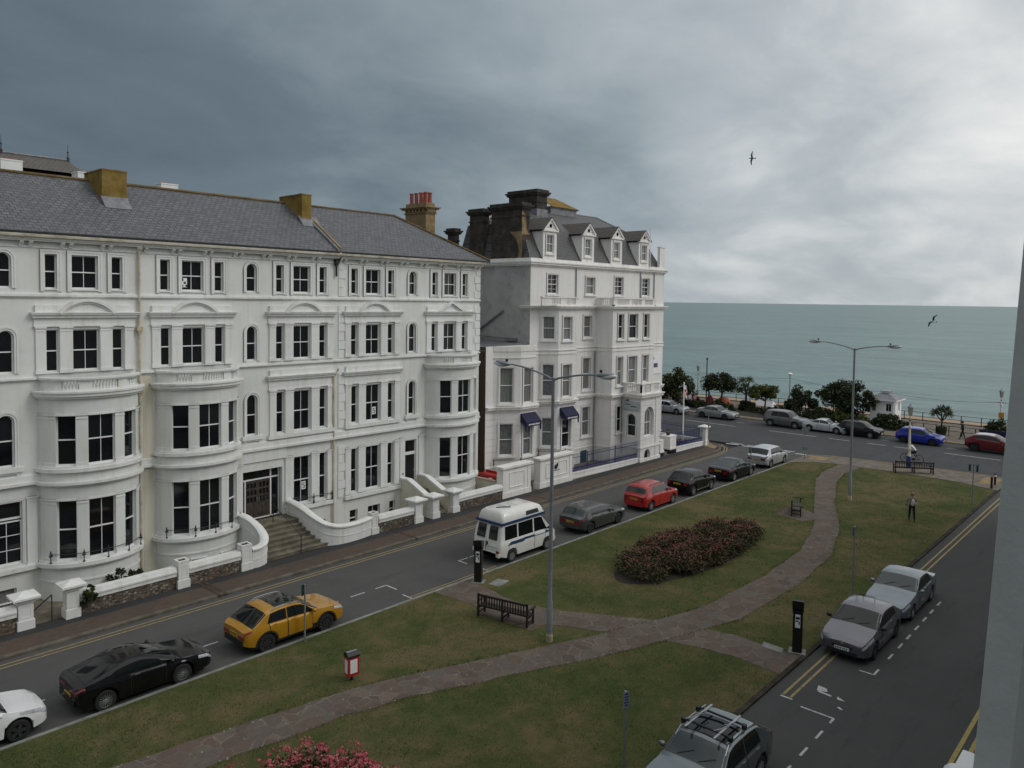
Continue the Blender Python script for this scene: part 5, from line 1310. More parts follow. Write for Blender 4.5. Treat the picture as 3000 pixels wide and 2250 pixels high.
awning((44.6,35.7),(46.75,35.7),'navy fabric awning over the bay window right of the tall lamp post')
# blue-grey board with two dark fish-like marks on the porch flank
mp=plane(PX0,HW,PX0,PY)
m=M(); m.boxm(mp,.2,1.65,4.25,4.95,-.09,-.04); sg=obj('porch_board',m,plain('pale_blue_board',(.36,.42,.43),.6),HT)
m=M(); m.prism([(.35,5.0),(.55,5.12),(.75,5.02),(.6,4.98)],lambda u,v:mp(u,v,-.11),lambda u,v:mp(u,v,-.09))
for k in range(4): m.boxm(mp,.4+k*.12,.48+k*.12,4.66,4.74,-.1,-.088); m.boxm(mp,.85+k*.15,.95+k*.15,4.5,4.6,-.1,-.088)
obj('board_marks',m,MAT['ink'],sg)
# alley-side iron sill rails of the annex
def sillrail(P,z,label):
    o=thing('sill_railing',label,'railing',(0,0,0)); m=M(); m.tube([(*p,z+.42) for p in P],.014,6); 
    for p in P: m.tube([(*p,z),(*p,z+.55)],.02,6); m.lathe([(.02,z+.1),(.05,z+.14),(.02,z+.3),(.05,z+.4),(0,z+.6)],(p[0],p[1],0),8)
    obj('rail',m,MAT['iron'],o)
sillrail([(38.7,36.6),(40.3,35.5),(42.1,35.5)],1.35,'black iron railing under the annex bay windows above the gate')
sillrail([(43.5,36.55),(44.5,35.5),(45.4,35.5)],1.35,'black iron railing under the main bay beside the tall lamp post')
# ================================================================ cars
def paint(name,c,metal=.35,rough=.28):
    t=NT(name); n=t.noise(t.pos(obj=True),1.4,3); f=t.noise(t.pos(obj=True),60,2)
    col=t.ramp(n,[(.3,[q*.93 for q in c]),(.7,[min(1,q*1.05) for q in c])])
    return t.out(col,rough,metal,.4 if max(c)<.02 else .5,.15 if max(c)<.02 else .7)
def lerp_list(P,x):
    if x<=P[0][0]: return P[0][1]
    for (a,b),(c,d) in zip(P[:-1],P[1:]):
        if x<=c: return b+(d-b)*(x-a)/(c-a) if c>a else d
    return P[-1][1]
def make_car(name,label,x,y,heading,sp,group='cars parked along the kerb',cat='car'):
    L_,W,wb,wr=sp['L'],sp['W'],sp['wb'],sp.get('wr',.315)
    xr=sp.get('ro',(L_-wb)*.46); xf=xr+wb                      # rear / front axle
    P=sp['prof']; B=sp['belt']; clr=sp.get('clr',.2); tum=sp.get('tum',.27); hw=W/2
    def top(u):
        s_=0
        for k,w_ in ((-3,.6),(-2,1),(-1,1.3),(0,1.4),(1,1.3),(2,1),(3,.6)): s_+=w_*lerp_list(P,min(L_,max(0,u+k*sp.get('sm',.05))))
        return s_/7.2
    def half(u):
        df,dr=L_-u,u; k=1
        if df<.75: k-=sp.get('ft',.13)*((.75-df)/.75)**2+.13*(max(0,.16-df)/.16)**2
        if dr<.6: k-=sp.get('rt',.09)*((.6-dr)/.6)**2+.09*(max(0,.14-dr)/.14)**2
        return hw*k
    def bot(u):
        z=clr
        if u<.5: z+=(.5-u)*.32
        if L_-u<.5: z+=(.5-(L_-u))*.16
        for a in (xr,xf):
            d=abs(u-a); r=wr+.065
            if d<r: z=max(z,wr+math.sqrt(r*r-d*d))
        return z
    def sec(u):
        w_=half(u); b=bot(u); t=top(u); be=min(lerp_list(B,u),t-.02); b=min(b,be-.12); b0=clr+.0
        gh=t-be; wg=w_*.94; wt=max(wg*.55,wg-tum*gh); hi=min(1,gh/.25)
        mid=b0+(be-b0)*.5; mid=max(mid,b+.03)
        return [(0,b),(w_*.86,b),(w_*.97,b+.04),(w_*1.0,mid),(w_*.985,max(mid+.02,be-.07)),(wg,be),(wg+(wt-wg)*.5+.012*hi,be+gh*.5),(wt+.03*hi+.0,t-.085*hi-.02*(1-hi)),(wt-.06*hi,t-.028*hi-.012*(1-hi)),(wt*.55,t-.004),(0,t+.012)]
    def S(u,s):
        q=sec(u); i=min(9,int(s)); f=s-i; return Vector((u-L_/2,q[i][0]*(1-f)+q[i+1][0]*f,q[i][1]*(1-f)+q[i+1][1]*f))
    st=set([0,L_]); k=0
    while k<L_: st.add(round(k,3)); k+=.09
    for a in (xr,xf):
        r=wr+.065
        for j in range(17): st.add(round(a-r*math.cos(PI*j/16),3))
        st.add(a-r-.012); st.add(a+r+.012)
    for p in P: st.add(p[0])
    st=sorted(q for q in st if 0<=q<=L_); st=[q for i,q in enumerate(st) if i==0 or q-st[i-1]>.006]
    m=M(); rings=[]
    for u in st:
        q=sec(u); r=[(u-L_/2,a,b) for a,b in q]+[(u-L_/2,-a,b) for a,b in q[-2:0:-1]]; rings.append(r)
    n=len(rings[0]); vs=[p for r in rings for p in r]; fs=[[i*n+j,(i+1)*n+j,(i+1)*n+(j+1)%n,i*n+(j+1)%n] for i in range(len(rings)-1) for j in range(n)]
    fs+=[list(range(n)),[(len(rings)-1)*n+j for j in range(n)][::-1]]; m.add(vs,fs)
    rt=thing(name,label,cat,(x,y,.0),R(heading),group)
    obj('body',m,sp['paint'],rt,smooth=38)
    def patch(nm,u0,u1,s0,s1,mat,side=0,off=.006,nu=10,ns=6,sl0=0,sl1=0,parent=None):
        """patch of the skin; side 0: both halves joined across the roof; +-1: one side; sl: slant of the ends"""
        m=M(); rows=[]
        sides=[(side,)] if side else [(1,-1)]
        def pt(a,s,sg):
            e=.01; p=S(a,s); du=S(min(L_,a+e),s)-S(max(0,a-e),s); ds=S(a,min(9.999,s+e*2))-S(a,max(0,s-e*2))
            nn=ds.cross(du); nn=nn.normalized() if nn.length>1e-9 else Vector((0,1,0))
            if nn.dot(Vector((0,p.y,p.z-.6)))<0: nn=-nn
            p=p+nn*off; return (p.x,p.y*sg,p.z)
        svals=[s0+(s1-s0)*j/ns for j in range(ns+1)]
        for i in range(nu+1):
            row=[]
            def uu(s): 
                f=(s-s0)/(s1-s0) if s1>s0 else 0; a=u0+sl0*f; b=u1+sl1*f; return a+(b-a)*i/nu
            if side: row=[pt(uu(s),s,side) for s in svals]
            else: row=[pt(uu(s),s,1) for s in svals]+[pt(uu(s),s,-1) for s in svals[::-1][1:]]
            rows.append(row)
        q=len(rows[0]); m.add([p for r in rows for p in r],[[i*q+j,(i+1)*q+j,(i+1)*q+j+1,i*q+j+1] for i in range(nu) for j in range(q-1)])
        return obj(nm,m,mat,parent or rt,smooth=60)
    G_=MAT[sp.get('glass','car_glass')]
    a,b=sp['ws']; patch('windscreen',a,b,sp.get('wss',7.25),10,MAT[sp.get('wsglass','car_glass')],0,.006,8,6)
    if sp.get('rw'): a,b=sp['rw']; patch('rear_window',a,b,sp.get('rws',7.35),10,G_,0,.006,8,6)
    for a,b,s0_,s1_ in sp['side']:
        for sg in (1,-1): patch('side_window',a,b,5.12,6.88,G_,sg,.006,10,4,s0_,s1_)
    if sp.get('roofglass'): a,b=sp['roofglass']; patch('glass_roof',a,b,8.25,10,G_,0,.007,8,5)
    for a,b in sp.get('doors',()):
        for sg in (1,-1):
            d=patch('door',a,b,2.25,5.04,sp['paint'],sg,.012,8,8); [patch('door_gap',q-.009,q+.009,2.2,5.05,MAT['plastic'],sg,.014,1,8,0,0,d) for q in (a,b)]
            hm_=M(); p=S(a+.12 if not sp.get('rev') else b-.12,4.35); hm_.rbox((p.x+.08,sg*(p.y+.022),p.z),(.17,.03,.028)); obj('door_handle',hm_,MAT['chrome'] if sp.get('ch') else sp['paint'],d)
    # wheels
    for ax in (xr,xf):
        for sg in (1,-1):
            wv=.205; m=M(); yc=sg*(hw-wv/2-.02); X=ax-L_/2
            m.lathe([(wr*.62,-wv/2),(wr*.9,-wv/2),(wr*.985,-wv/2+.03),(wr,-wv/2+.06),(wr,wv/2-.06),(wr*.985,wv/2-.03),(wr*.9,wv/2),(wr*.62,wv/2)],(X,yc,wr),24,'y',caps=False)
            t=obj('wheel',m,MAT['tyre'],rt,smooth=40)
            m=M(); yo=yc+sg*(wv/2-.012); ra=wr*.68
            m.lathe([(ra,yo-sg*.05),(ra,yo),(ra-.025,yo+sg*.006),(ra-.03,yo-sg*.03)],(X,0,wr),24,'y',caps=False); m.lathe([(.06,yo-.012*sg),(.055,yo+.012*sg),(0,yo+.014*sg)],(X,0,wr),10,'y')
            ns=sp.get('spokes',10)
            for k in range(ns):
                an=2*PI*k/ns; c,s_=math.cos(an),math.sin(an); wd=sp.get('spw',.02)
                p0=Vector((c*.05,0,s_*.05)); p1=Vector((c*(ra-.01),0,s_*(ra-.01))); nn=Vector((-s_,0,c))*wd
                f=[p0-nn,p1-nn*.9,p1+nn*.9,p0+nn]; m.add([(X+q.x,yo+sg*.002,wr+q.z) for q in f]+[(X+q.x,yo-sg*.025,wr+q.z) for q in f],[[0,1,2,3],[7,6,5,4],[0,1,5,4],[1,2,6,5],[2,3,7,6],[3,0,4,7]])
            obj('rim',m,MAT[sp.get('alloy','alloy')],t)
            m=M(); m.lathe([(0,yo-sg*.055),(ra,yo-sg*.055),(ra,yo-sg*.06),(0,yo-sg*.06)],(X,0,wr),20,'y'); obj('brake_disc',m,MAT['plastic'],t)
    m=M(); m.box(-L_/2+.3,L_/2-.3,-hw+.14,hw-.14,clr-.03,clr+.16); m.box(xr-L_/2-wr,xr-L_/2+wr,-hw+.25,hw-.25,clr,.7); m.box(xf-L_/2-wr,xf-L_/2+wr,-hw+.25,hw-.25,clr,.68); obj('underbody',m,MAT['plastic'],rt)
    # lamps follow the skin round the corners
    tz=sp.get('tl',(4.1,4.97)); hz_=sp.get('hl',(3.9,5.0))
    for sg in (1,-1):
        patch('tail_light',0.0,sp.get('tlx',.26),tz[0],tz[1],MAT['red_lamp'],sg,.008,6,4)
        patch('headlight',L_-sp.get('hlx',.55),L_-.03,hz_[0],hz_[1],MAT['head_lamp'],sg,.008,8,4,sp.get('hls',.0),0)
    # flat end faces: lamp backs, plate, grille, bumper strip
    def endbox(nm,ua,y0,y1,z0,z1,mat,th=.014,par=None):
        m=M(); xx=ua-L_/2; s=1 if ua>L_/2 else -1
        m.box(min(xx-.03*s,xx+th*s),max(xx-.03*s,xx+th*s),y0,y1,z0,z1); return obj(nm,m,mat,par or rt)
    q0=sec(0.0); qf=sec(L_); w0=q0[3][0]; wf=qf[3][0]; be0=q0[5][1]; bef=qf[5][1]
    rl=sp.get('rearlamp',(.56,.93,.03,.2))   # fraction of half width, drop below belt
    for sg in (1,-1):
        y0,y1=sorted((sg*w0*rl[0],sg*w0*rl[1])); endbox('tail_light',0,y0,y1,be0-rl[3],be0-rl[2],MAT['red_lamp'],.012)
    pz=sp.get('plz',.62); pl_=endbox('number_plate',0,-.26,.26,pz,pz+.11,MAT['plate_y'],.02)
    m=M()
    for k in range(7):
        yy=-.21+.062*k+(.02 if k>3 else 0); m.box(-L_/2-.024,-L_/2-.019,yy,yy+.036,pz+.025,pz+.085)
    obj('plate_characters',m,MAT['ink'],pl_)
    pf_=endbox('number_plate',L_,-.26,.26,.42,.53,MAT['plate_w'],.03)
    m=M()
    for k in range(7):
        yy=-.23+.062*k+(.02 if k>3 else 0); m.box(L_/2+.029,L_/2+.034,yy,yy+.036,.445,.505)
    obj('plate_characters',m,MAT['ink'],pf_)
    endbox('grille',L_,-wf*.8,wf*.8,.27,.40,MAT['plastic'],.012); endbox('grille',L_,-wf*.55,wf*.55,bef-.13,bef-.04,MAT['plastic'],.012)
    endbox('rear_bumper_strip',0,-w0*.86,w0*.86,clr+.14,clr+.34,MAT['plastic'] if sp.get('blackbump') else sp['paint'],.03)
    for sg in (1,-1):
        u=sp['mir']; p=S(u,5.1); m=M(); m.sphere((p.x+.02,sg*(p.y+.14),p.z+.08),(.07,.11,.075),10,6); m.rbox((p.x+.02,sg*(p.y+.04),p.z+.03),(.05,.1,.03)); obj('door_mirror',m,MAT['plastic'] if sp.get('bm') else sp['paint'],rt,smooth=50)
    if sp.get('rails'):
        a,b,mt=sp['rails']
        for sg in (1,-1):
            m=M(); pts=[S(a+(b-a)*k/8,7.75) for k in range(9)]; m.tube([(p.x,sg*p.y,p.z+(.055 if 0<i<8 else .0)) for i,p in enumerate(pts)],.018,6); obj('roof_rail',m,MAT[mt],rt)
    if sp.get('sills'):
        for sg in (1,-1): patch('sill_trim',xr+wr+.1,xf-wr-.1,1.6,2.7,MAT[sp['sills']],sg,.008,4,3)
    if sp.get('arch'):
        for ax in (xr,xf):
            for sg in (1,-1):
                m=M(); r0,r1=wr+.05,wr+.115
                for k in range(14):
                    t0,t1=PI*(-.03+1.06*k/14),PI*(-.03+1.06*(k+1)/14)
                    f=[(ax-L_/2+r0*math.cos(t0),wr+r0*math.sin(t0)),(ax-L_/2+r1*math.cos(t0),wr+r1*math.sin(t0)),(ax-L_/2+r1*math.cos(t1),wr+r1*math.sin(t1)),(ax-L_/2+r0*math.cos(t1),wr+r0*math.sin(t1))]
                    m.add([(a_,sg*(hw+.012),b_) for a_,b_ in f]+[(a_,sg*(hw-.06),b_) for a_,b_ in f],[[0,1,2,3],[0,1,5,4],[1,2,6,5],[2,3,7,6],[3,0,4,7]])
                obj('wheel_arch_trim',m,MAT['plastic'],rt)
    if sp.get('wiper',1):
        m=M(); a,b=sp['ws']; 
        for y0 in (-.45,.15): p=S(b-.03,9.4); q=S(b-.22,9.6); m.tube([(p.x,y0,p.z+.02),(q.x,y0+.4,q.z+.025)],.008,4)
        obj('wiper',m,MAT['plastic'],rt)
    rt['_']=0; del rt['_']
    return rt,S,L_
def hatch(L_,H,W=1.78,wb=2.6,hood=.88,tail=.96,cowl=.69,rooff=.53,roofr=.135,rwb=.04,belt=(.97,.90),**k):
    """five-door hatchback / estate silhouette; fractions of the length measured from the rear"""
    d=dict(L=L_,W=W,wb=wb,prof=[(0,tail-.10),(.05,tail-.03),(rwb*L_-.02,tail-.01),(rwb*L_,tail),(roofr*L_,H-.05),((roofr+.12)*L_,H),((rooff-.08)*L_,H),(rooff*L_,H-.045),(cowl*L_,hood+.06),((cowl+.03)*L_,hood+.02),(.90*L_,hood-.055),(.95*L_,hood-.10),(.98*L_,hood-.155),(L_,hood-.25)],
        belt=[(0,tail-.13),(.12,tail-.05),(.2*L_,belt[0]),(cowl*L_,belt[1]),(.80*L_,hood-.04),(.95*L_,hood-.14),(L_,hood-.31)],ws=(rooff*L_+.03,cowl*L_-.03),rw=(rwb*L_+.05,roofr*L_-.04),mir=cowl*L_-.26,
        side=[(.20*L_,.385*L_,.16,0),(.395*L_,cowl*L_-.12,0,-.30)],doors=[(.22*L_,.39*L_),(.395*L_,.64*L_)])
    d.update(k); return d
def saloon(L_,H,W=1.8,wb=2.75,hood=.90,tail=1.0,cowl=.685,rooff=.54,roofr=.30,deck=.16,belt=(.97,.90),**k):
    d=dict(L=L_,W=W,wb=wb,prof=[(0,tail-.12),(.04,tail-.05),(.10,tail-.015),(.18,tail),(deck*L_,tail+.03),(roofr*L_,H-.05),((roofr+.07)*L_,H),((rooff-.06)*L_,H),(rooff*L_,H-.045),(cowl*L_,hood+.06),((cowl+.03)*L_,hood+.02),(.90*L_,hood-.06),(.95*L_,hood-.10),(.98*L_,hood-.155),(L_,hood-.24)],
        belt=[(0,tail-.15),(.12,tail-.06),(.2*L_,belt[0]),(cowl*L_,belt[1]),(.80*L_,hood-.04),(.95*L_,hood-.14),(L_,hood-.31)],ws=(rooff*L_+.03,cowl*L_-.03),rw=(deck*L_+.05,roofr*L_-.03),mir=cowl*L_-.26,
        side=[(.225*L_,.405*L_,.28,0),(.415*L_,cowl*L_-.12,0,-.30)],doors=[(.25*L_,.41*L_),(.415*L_,.64*L_)])
    d.update(k); return d
PK='cars parked along the green'
SF='cars parked along the seafront'
cars={}
cars['white']=make_car('parked_car','white rounded hatchback cut by the left photo edge',5.42,25.93,0,hatch(3.95,1.42,1.72,2.5,paint=paint('white_car_paint',(.70,.71,.72),0,.3),hood=.90,tail=.95,cowl=.74,rooff=.55,alloy='alloy_dark',spokes=5,spw=.05,hlx=.75),PK)
cars['coupe']=make_car('parked_car','black three-door coupe with bright multi-spoke wheels on the terrace side road',10.32,25.9,0,hatch(4.32,1.33,1.83,2.42,paint=paint('black_car_paint',(.006,.006,.007),.1,.16),hood=.86,tail=.98,cowl=.71,rooff=.50,roofr=.30,rwb=.05,belt=(.95,.86),ro=.80,wr=.33,spokes=15,spw=.011,side=[(.25*4.32,.40*4.32,.12,0),(.41*4.32,.59*4.32,0,-.22)],doors=[(.36*4.32,.62*4.32)],ch=1,rearlamp=(.3,.97,.06,.14),plz=.5,tlx=.22,sm=.08),PK)
cars['yellow']=make_car('parked_car','golden yellow crossover with black glass roof and silver roof rails',15.82,25.9,0,hatch(4.28,1.50,1.83,2.53,paint=paint('yellow_car_paint',(.42,.21,.012),.15,.25),hood=.97,tail=1.0,cowl=.70,rooff=.54,roofr=.21,rwb=.05,belt=(1.02,.96),wr=.345,clr=.25,ro=.84,alloy='alloy_dark',spokes=10,spw=.03,arch=1,sills='plastic',roofglass=(1.3,2.3),rails=(1.05,2.35,'galv'),rearlamp=(.42,.97,.12,.25),blackbump=1,plz=.68),PK)
cars['grey']=make_car('parked_car','dark grey hatchback with dark wheels parked behind the camper van',35.95,26.0,0,hatch(4.4,1.43,1.79,2.72,paint=paint('grey_car_paint',(.085,.09,.09),.6,.3),hood=.92,tail=.97,ro=.82,alloy='alloy_dark',spokes=10,belt=(.97,.9),glass='car_glass_lt',rearlamp=(.4,.97,.1,.24)),PK)
cars['red']=make_car('parked_car','bright red hatchback with black roof bars',42.25,26.0,0,hatch(4.1,1.58,1.74,2.6,paint=paint('red_car_paint',(.36,.012,.012),.05,.3),hood=1.0,tail=1.02,cowl=.74,rooff=.60,roofr=.10,rwb=.03,belt=(1.02,.98),glass='car_glass_lt',ro=.72,rails=(.7,2.3,'plastic'),rearlamp=(.75,.97,-.02,.3),plz=.70,spokes=8,spw=.03),PK)
cars['juke']=make_car('parked_car','black small crossover with round red tail lamps and chrome sills',47.5,26.0,0,hatch(4.1,1.55,1.76,2.5,paint=paint('black_car_paint_two',(.007,.007,.008),.1,.18),hood=1.0,tail=1.05,cowl=.70,rooff=.55,roofr=.2,rwb=.05,belt=(1.1,1.0),wr=.34,clr=.26,ro=.76,sills='chrome',spokes=10,rearlamp=(.72,.97,-.05,.16),plz=.78),PK)
cars['saloon']=make_car('parked_car','black four-door saloon parked between small crossover and silver people carrier',53.6,26.0,0,saloon(4.65,1.44,1.82,2.76,paint=paint('dark_blue_black_paint',(.010,.011,.014),.2,.18),glass='car_glass_lt',ro=.9,spokes=8,spw=.03,roofr=.33,deck=.13,rearlamp=(.5,.97,.06,.26),plz=.72),PK)
cars['altea']=make_car('parked_car','silver tall hatchback parked last before the seafront junction',59.85,26.0,0,hatch(4.35,1.58,1.8,2.58,paint=paint('silver_car_paint',(.48,.51,.54),.55,.3),hood=1.0,tail=1.04,cowl=.75,rooff=.60,roofr=.16,rwb=.04,belt=(1.05,.97),ro=.84,spokes=10,rearlamp=(.5,.97,.1,.26),plz=.6),PK)
NR='cars parked on the near road'
cars['megane']=make_car('parked_car','grey-violet hatchback with black lower grille and diamond badge, facing the viewer',30.72,9.42,180,hatch(4.3,1.43,1.81,2.58,paint=paint('grey_violet_paint',(.145,.142,.165),.55,.3),hood=.93,tail=.97,cowl=.72,rooff=.52,roofr=.22,belt=(.97,.92),alloy='alloy_dark',spokes=10,ro=.78,hlx=.7,hls=-.05,bm=1,doors=[(.33*4.3,.62*4.3)]),NR)
cars['bmw']=make_car('parked_car','blue-grey saloon parked behind the grey-violet hatchback on the near road',35.85,9.42,180,saloon(4.84,1.45,1.82,2.86,paint=paint('blue_grey_paint',(.20,.235,.26),.6,.3),wsglass='car_glass_lt',glass='car_glass',ro=1.08,hlx=.5),NR)
cars['suv']=make_car('parked_car','grey-blue estate car carrying a bicycle rack, cut by the bottom photo edge',18.35,9.42,180,hatch(4.62,1.62,1.86,2.80,paint=paint('grey_blue_paint',(.17,.195,.21),.6,.3),hood=1.06,tail=1.1,cowl=.68,rooff=.55,roofr=.2,belt=(1.08,1.04),wr=.36,clr=.26,wsglass='car_glass_lt',roofglass=(1.5,2.45),rails=(.85,2.7,'chrome'),ro=.95,spokes=10,spw=.03),NR)
# badge of the violet-grey hatchback, and the cycle carrier
rt,S_,L_=cars['megane']; m=M(); x=L_/2+.02; m.add([(x,-.055,.68),(x,0,.60),(x,.055,.68),(x,0,.78),(x-.08,-.055,.68),(x-.08,0,.60),(x-.08,.055,.68),(x-.08,0,.78)],[[0,1,2,3],[0,1,5,4],[1,2,6,5],[2,3,7,6],[3,0,4,7]]); obj('diamond_badge',m,MAT['chrome'],rt)
m=M(); p=S_(1.35,9.5); m.tube([(p.x,.22,p.z),(p.x+.03,.22,p.z+.16),(p.x+.03,-.22,p.z+.16),(p.x,-.22,p.z)],.012,5); obj('roof_loop',m,MAT['plastic'],rt)
rt,S_,L_=cars['suv']; rk=thing('bicycle_rack','black and silver bicycle rack clamped across the roof of the grey-blue estate','roof rack',(18.35,9.42,0),R(180))
z=1.66; m=M()
for u in (1.55,2.35):
    p=u-L_/2; m.tube([(p,-.72,z-.04),(p,-.66,z+.07),(p,.66,z+.07),(p,.72,z-.04)],.03,6); m.rbox((p,-.68,z+.03),(.12,.1,.12)); m.rbox((p,.68,z+.03),(.12,.1,.12))
obj('crossbar',m,MAT['plastic'],rk)
for yy in (-.42,.42):
    m=M(); m.box(1.25-L_/2,2.75-L_/2,yy-.03,yy+.03,z+.10,z+.125); m.tube([(1.6-L_/2,yy+.07,z+.15),(2.3-L_/2,yy+.02,z+.2),(2.5-L_/2,yy-.14,z+.16)],.016,6); m.tube([(2.0-L_/2,yy-.1,z+.14),(2.0-L_/2,yy+.18,z+.2)],.014,6); obj('wheel_tray',m,MAT['alloy'],rk)
# ---- seafront
Y0=79.35
cars['focus']=make_car('parked_car','silver hatchback half hidden behind the hotel corner',Y0,46.45,-90,hatch(4.3,1.47,1.8,2.62,paint=paint('pale_silver_paint',(.42,.44,.46),.55,.3),tail=1.0,hood=.93),SF)
cars['sfsaloon']=make_car('parked_car','silver-grey saloon in front of the beach umbrellas',Y0+.25,40.6,-90,saloon(4.7,1.43,1.82,2.75,paint=paint('warm_silver_paint',(.29,.30,.30),.6,.32),alloy='alloy_dark',glass='car_glass_lt'),SF)
cars['freel']=make_car('parked_car','dark grey boxy four-by-four on the seafront',Y0+.1,32.6,-90,hatch(4.45,1.74,1.9,2.66,paint=paint('dark_grey_paint',(.13,.14,.145),.5,.32),hood=1.1,tail=1.12,cowl=.72,rooff=.58,roofr=.07,rwb=.02,belt=(1.12,1.06),wr=.36,clr=.3,tum=.2,blackbump=1,rearlamp=(.84,.98,-.1,.1),spokes=10),SF)
cars['sfcoupe']=make_car('parked_car','pale silver two-door coupe parked nose to tail with the four-by-four',Y0,28.4,-90,saloon(4.5,1.36,1.76,2.72,paint=paint('bright_silver_paint',(.55,.57,.60),.5,.3),roofr=.34,deck=.17,doors=[(.36*4.5,.64*4.5)],glass='car_glass_lt'),SF)
cars['sfblack']=make_car('parked_car','black hatchback behind the second tall lamp post on the seafront',Y0,25.1,-90,hatch(4.1,1.52,1.74,2.5,paint=paint('black_car_paint_three',(.008,.008,.009),.1,.2),hood=.98,tail=1.0,cowl=.75,rooff=.6,glass='car_glass_lt',spokes=8,spw=.035,rearlamp=(.6,.97,.02,.26)),SF)
cars['blue']=make_car('parked_car','bright blue hatchback behind the white ornate lamp post',Y0,19.65,-90,hatch(4.0,1.48,1.74,2.52,paint=paint('royal_blue_paint_car',(.012,.03,.36),.3,.28),hood=.97,tail=1.0,alloy='alloy_dark',cowl=.73,rooff=.58,glass='car_glass_lt'),SF)
cars['evoque']=make_car('parked_car','dark red sloping-roofed four-by-four with pale roof on the seafront',Y0,13.65,-90,hatch(4.35,1.6,1.9,2.68,paint=paint('deep_red_paint',(.17,.012,.016),.4,.26),hood=1.1,tail=1.14,cowl=.70,rooff=.54,roofr=.17,rwb=.03,belt=(1.2,1.08),wr=.37,clr=.28,alloy='alloy_dark',glass='car_glass_lt',blackbump=1,rearlamp=(.5,.97,.0,.14)),SF)
rt,S_,L_=cars['evoque']; m=M()
q=[[S_(u,s) for s in (8.0,8.6,9.3,9.99)] for u in (.95,1.4,1.9,2.3)]
rows=[[(p.x,p.y,p.z+.012) for p in r]+[(p.x,-p.y,p.z+.012) for p in r[::-1]] for r in q]
m.add([p for r in rows for p in r],[[i*8+j,(i+1)*8+j,(i+1)*8+j+1,i*8+j+1] for i in range(3) for j in range(7)]); obj('pale_roof',m,paint('pale_roof_paint',(.4,.42,.45),.4,.3),rt,smooth=40)
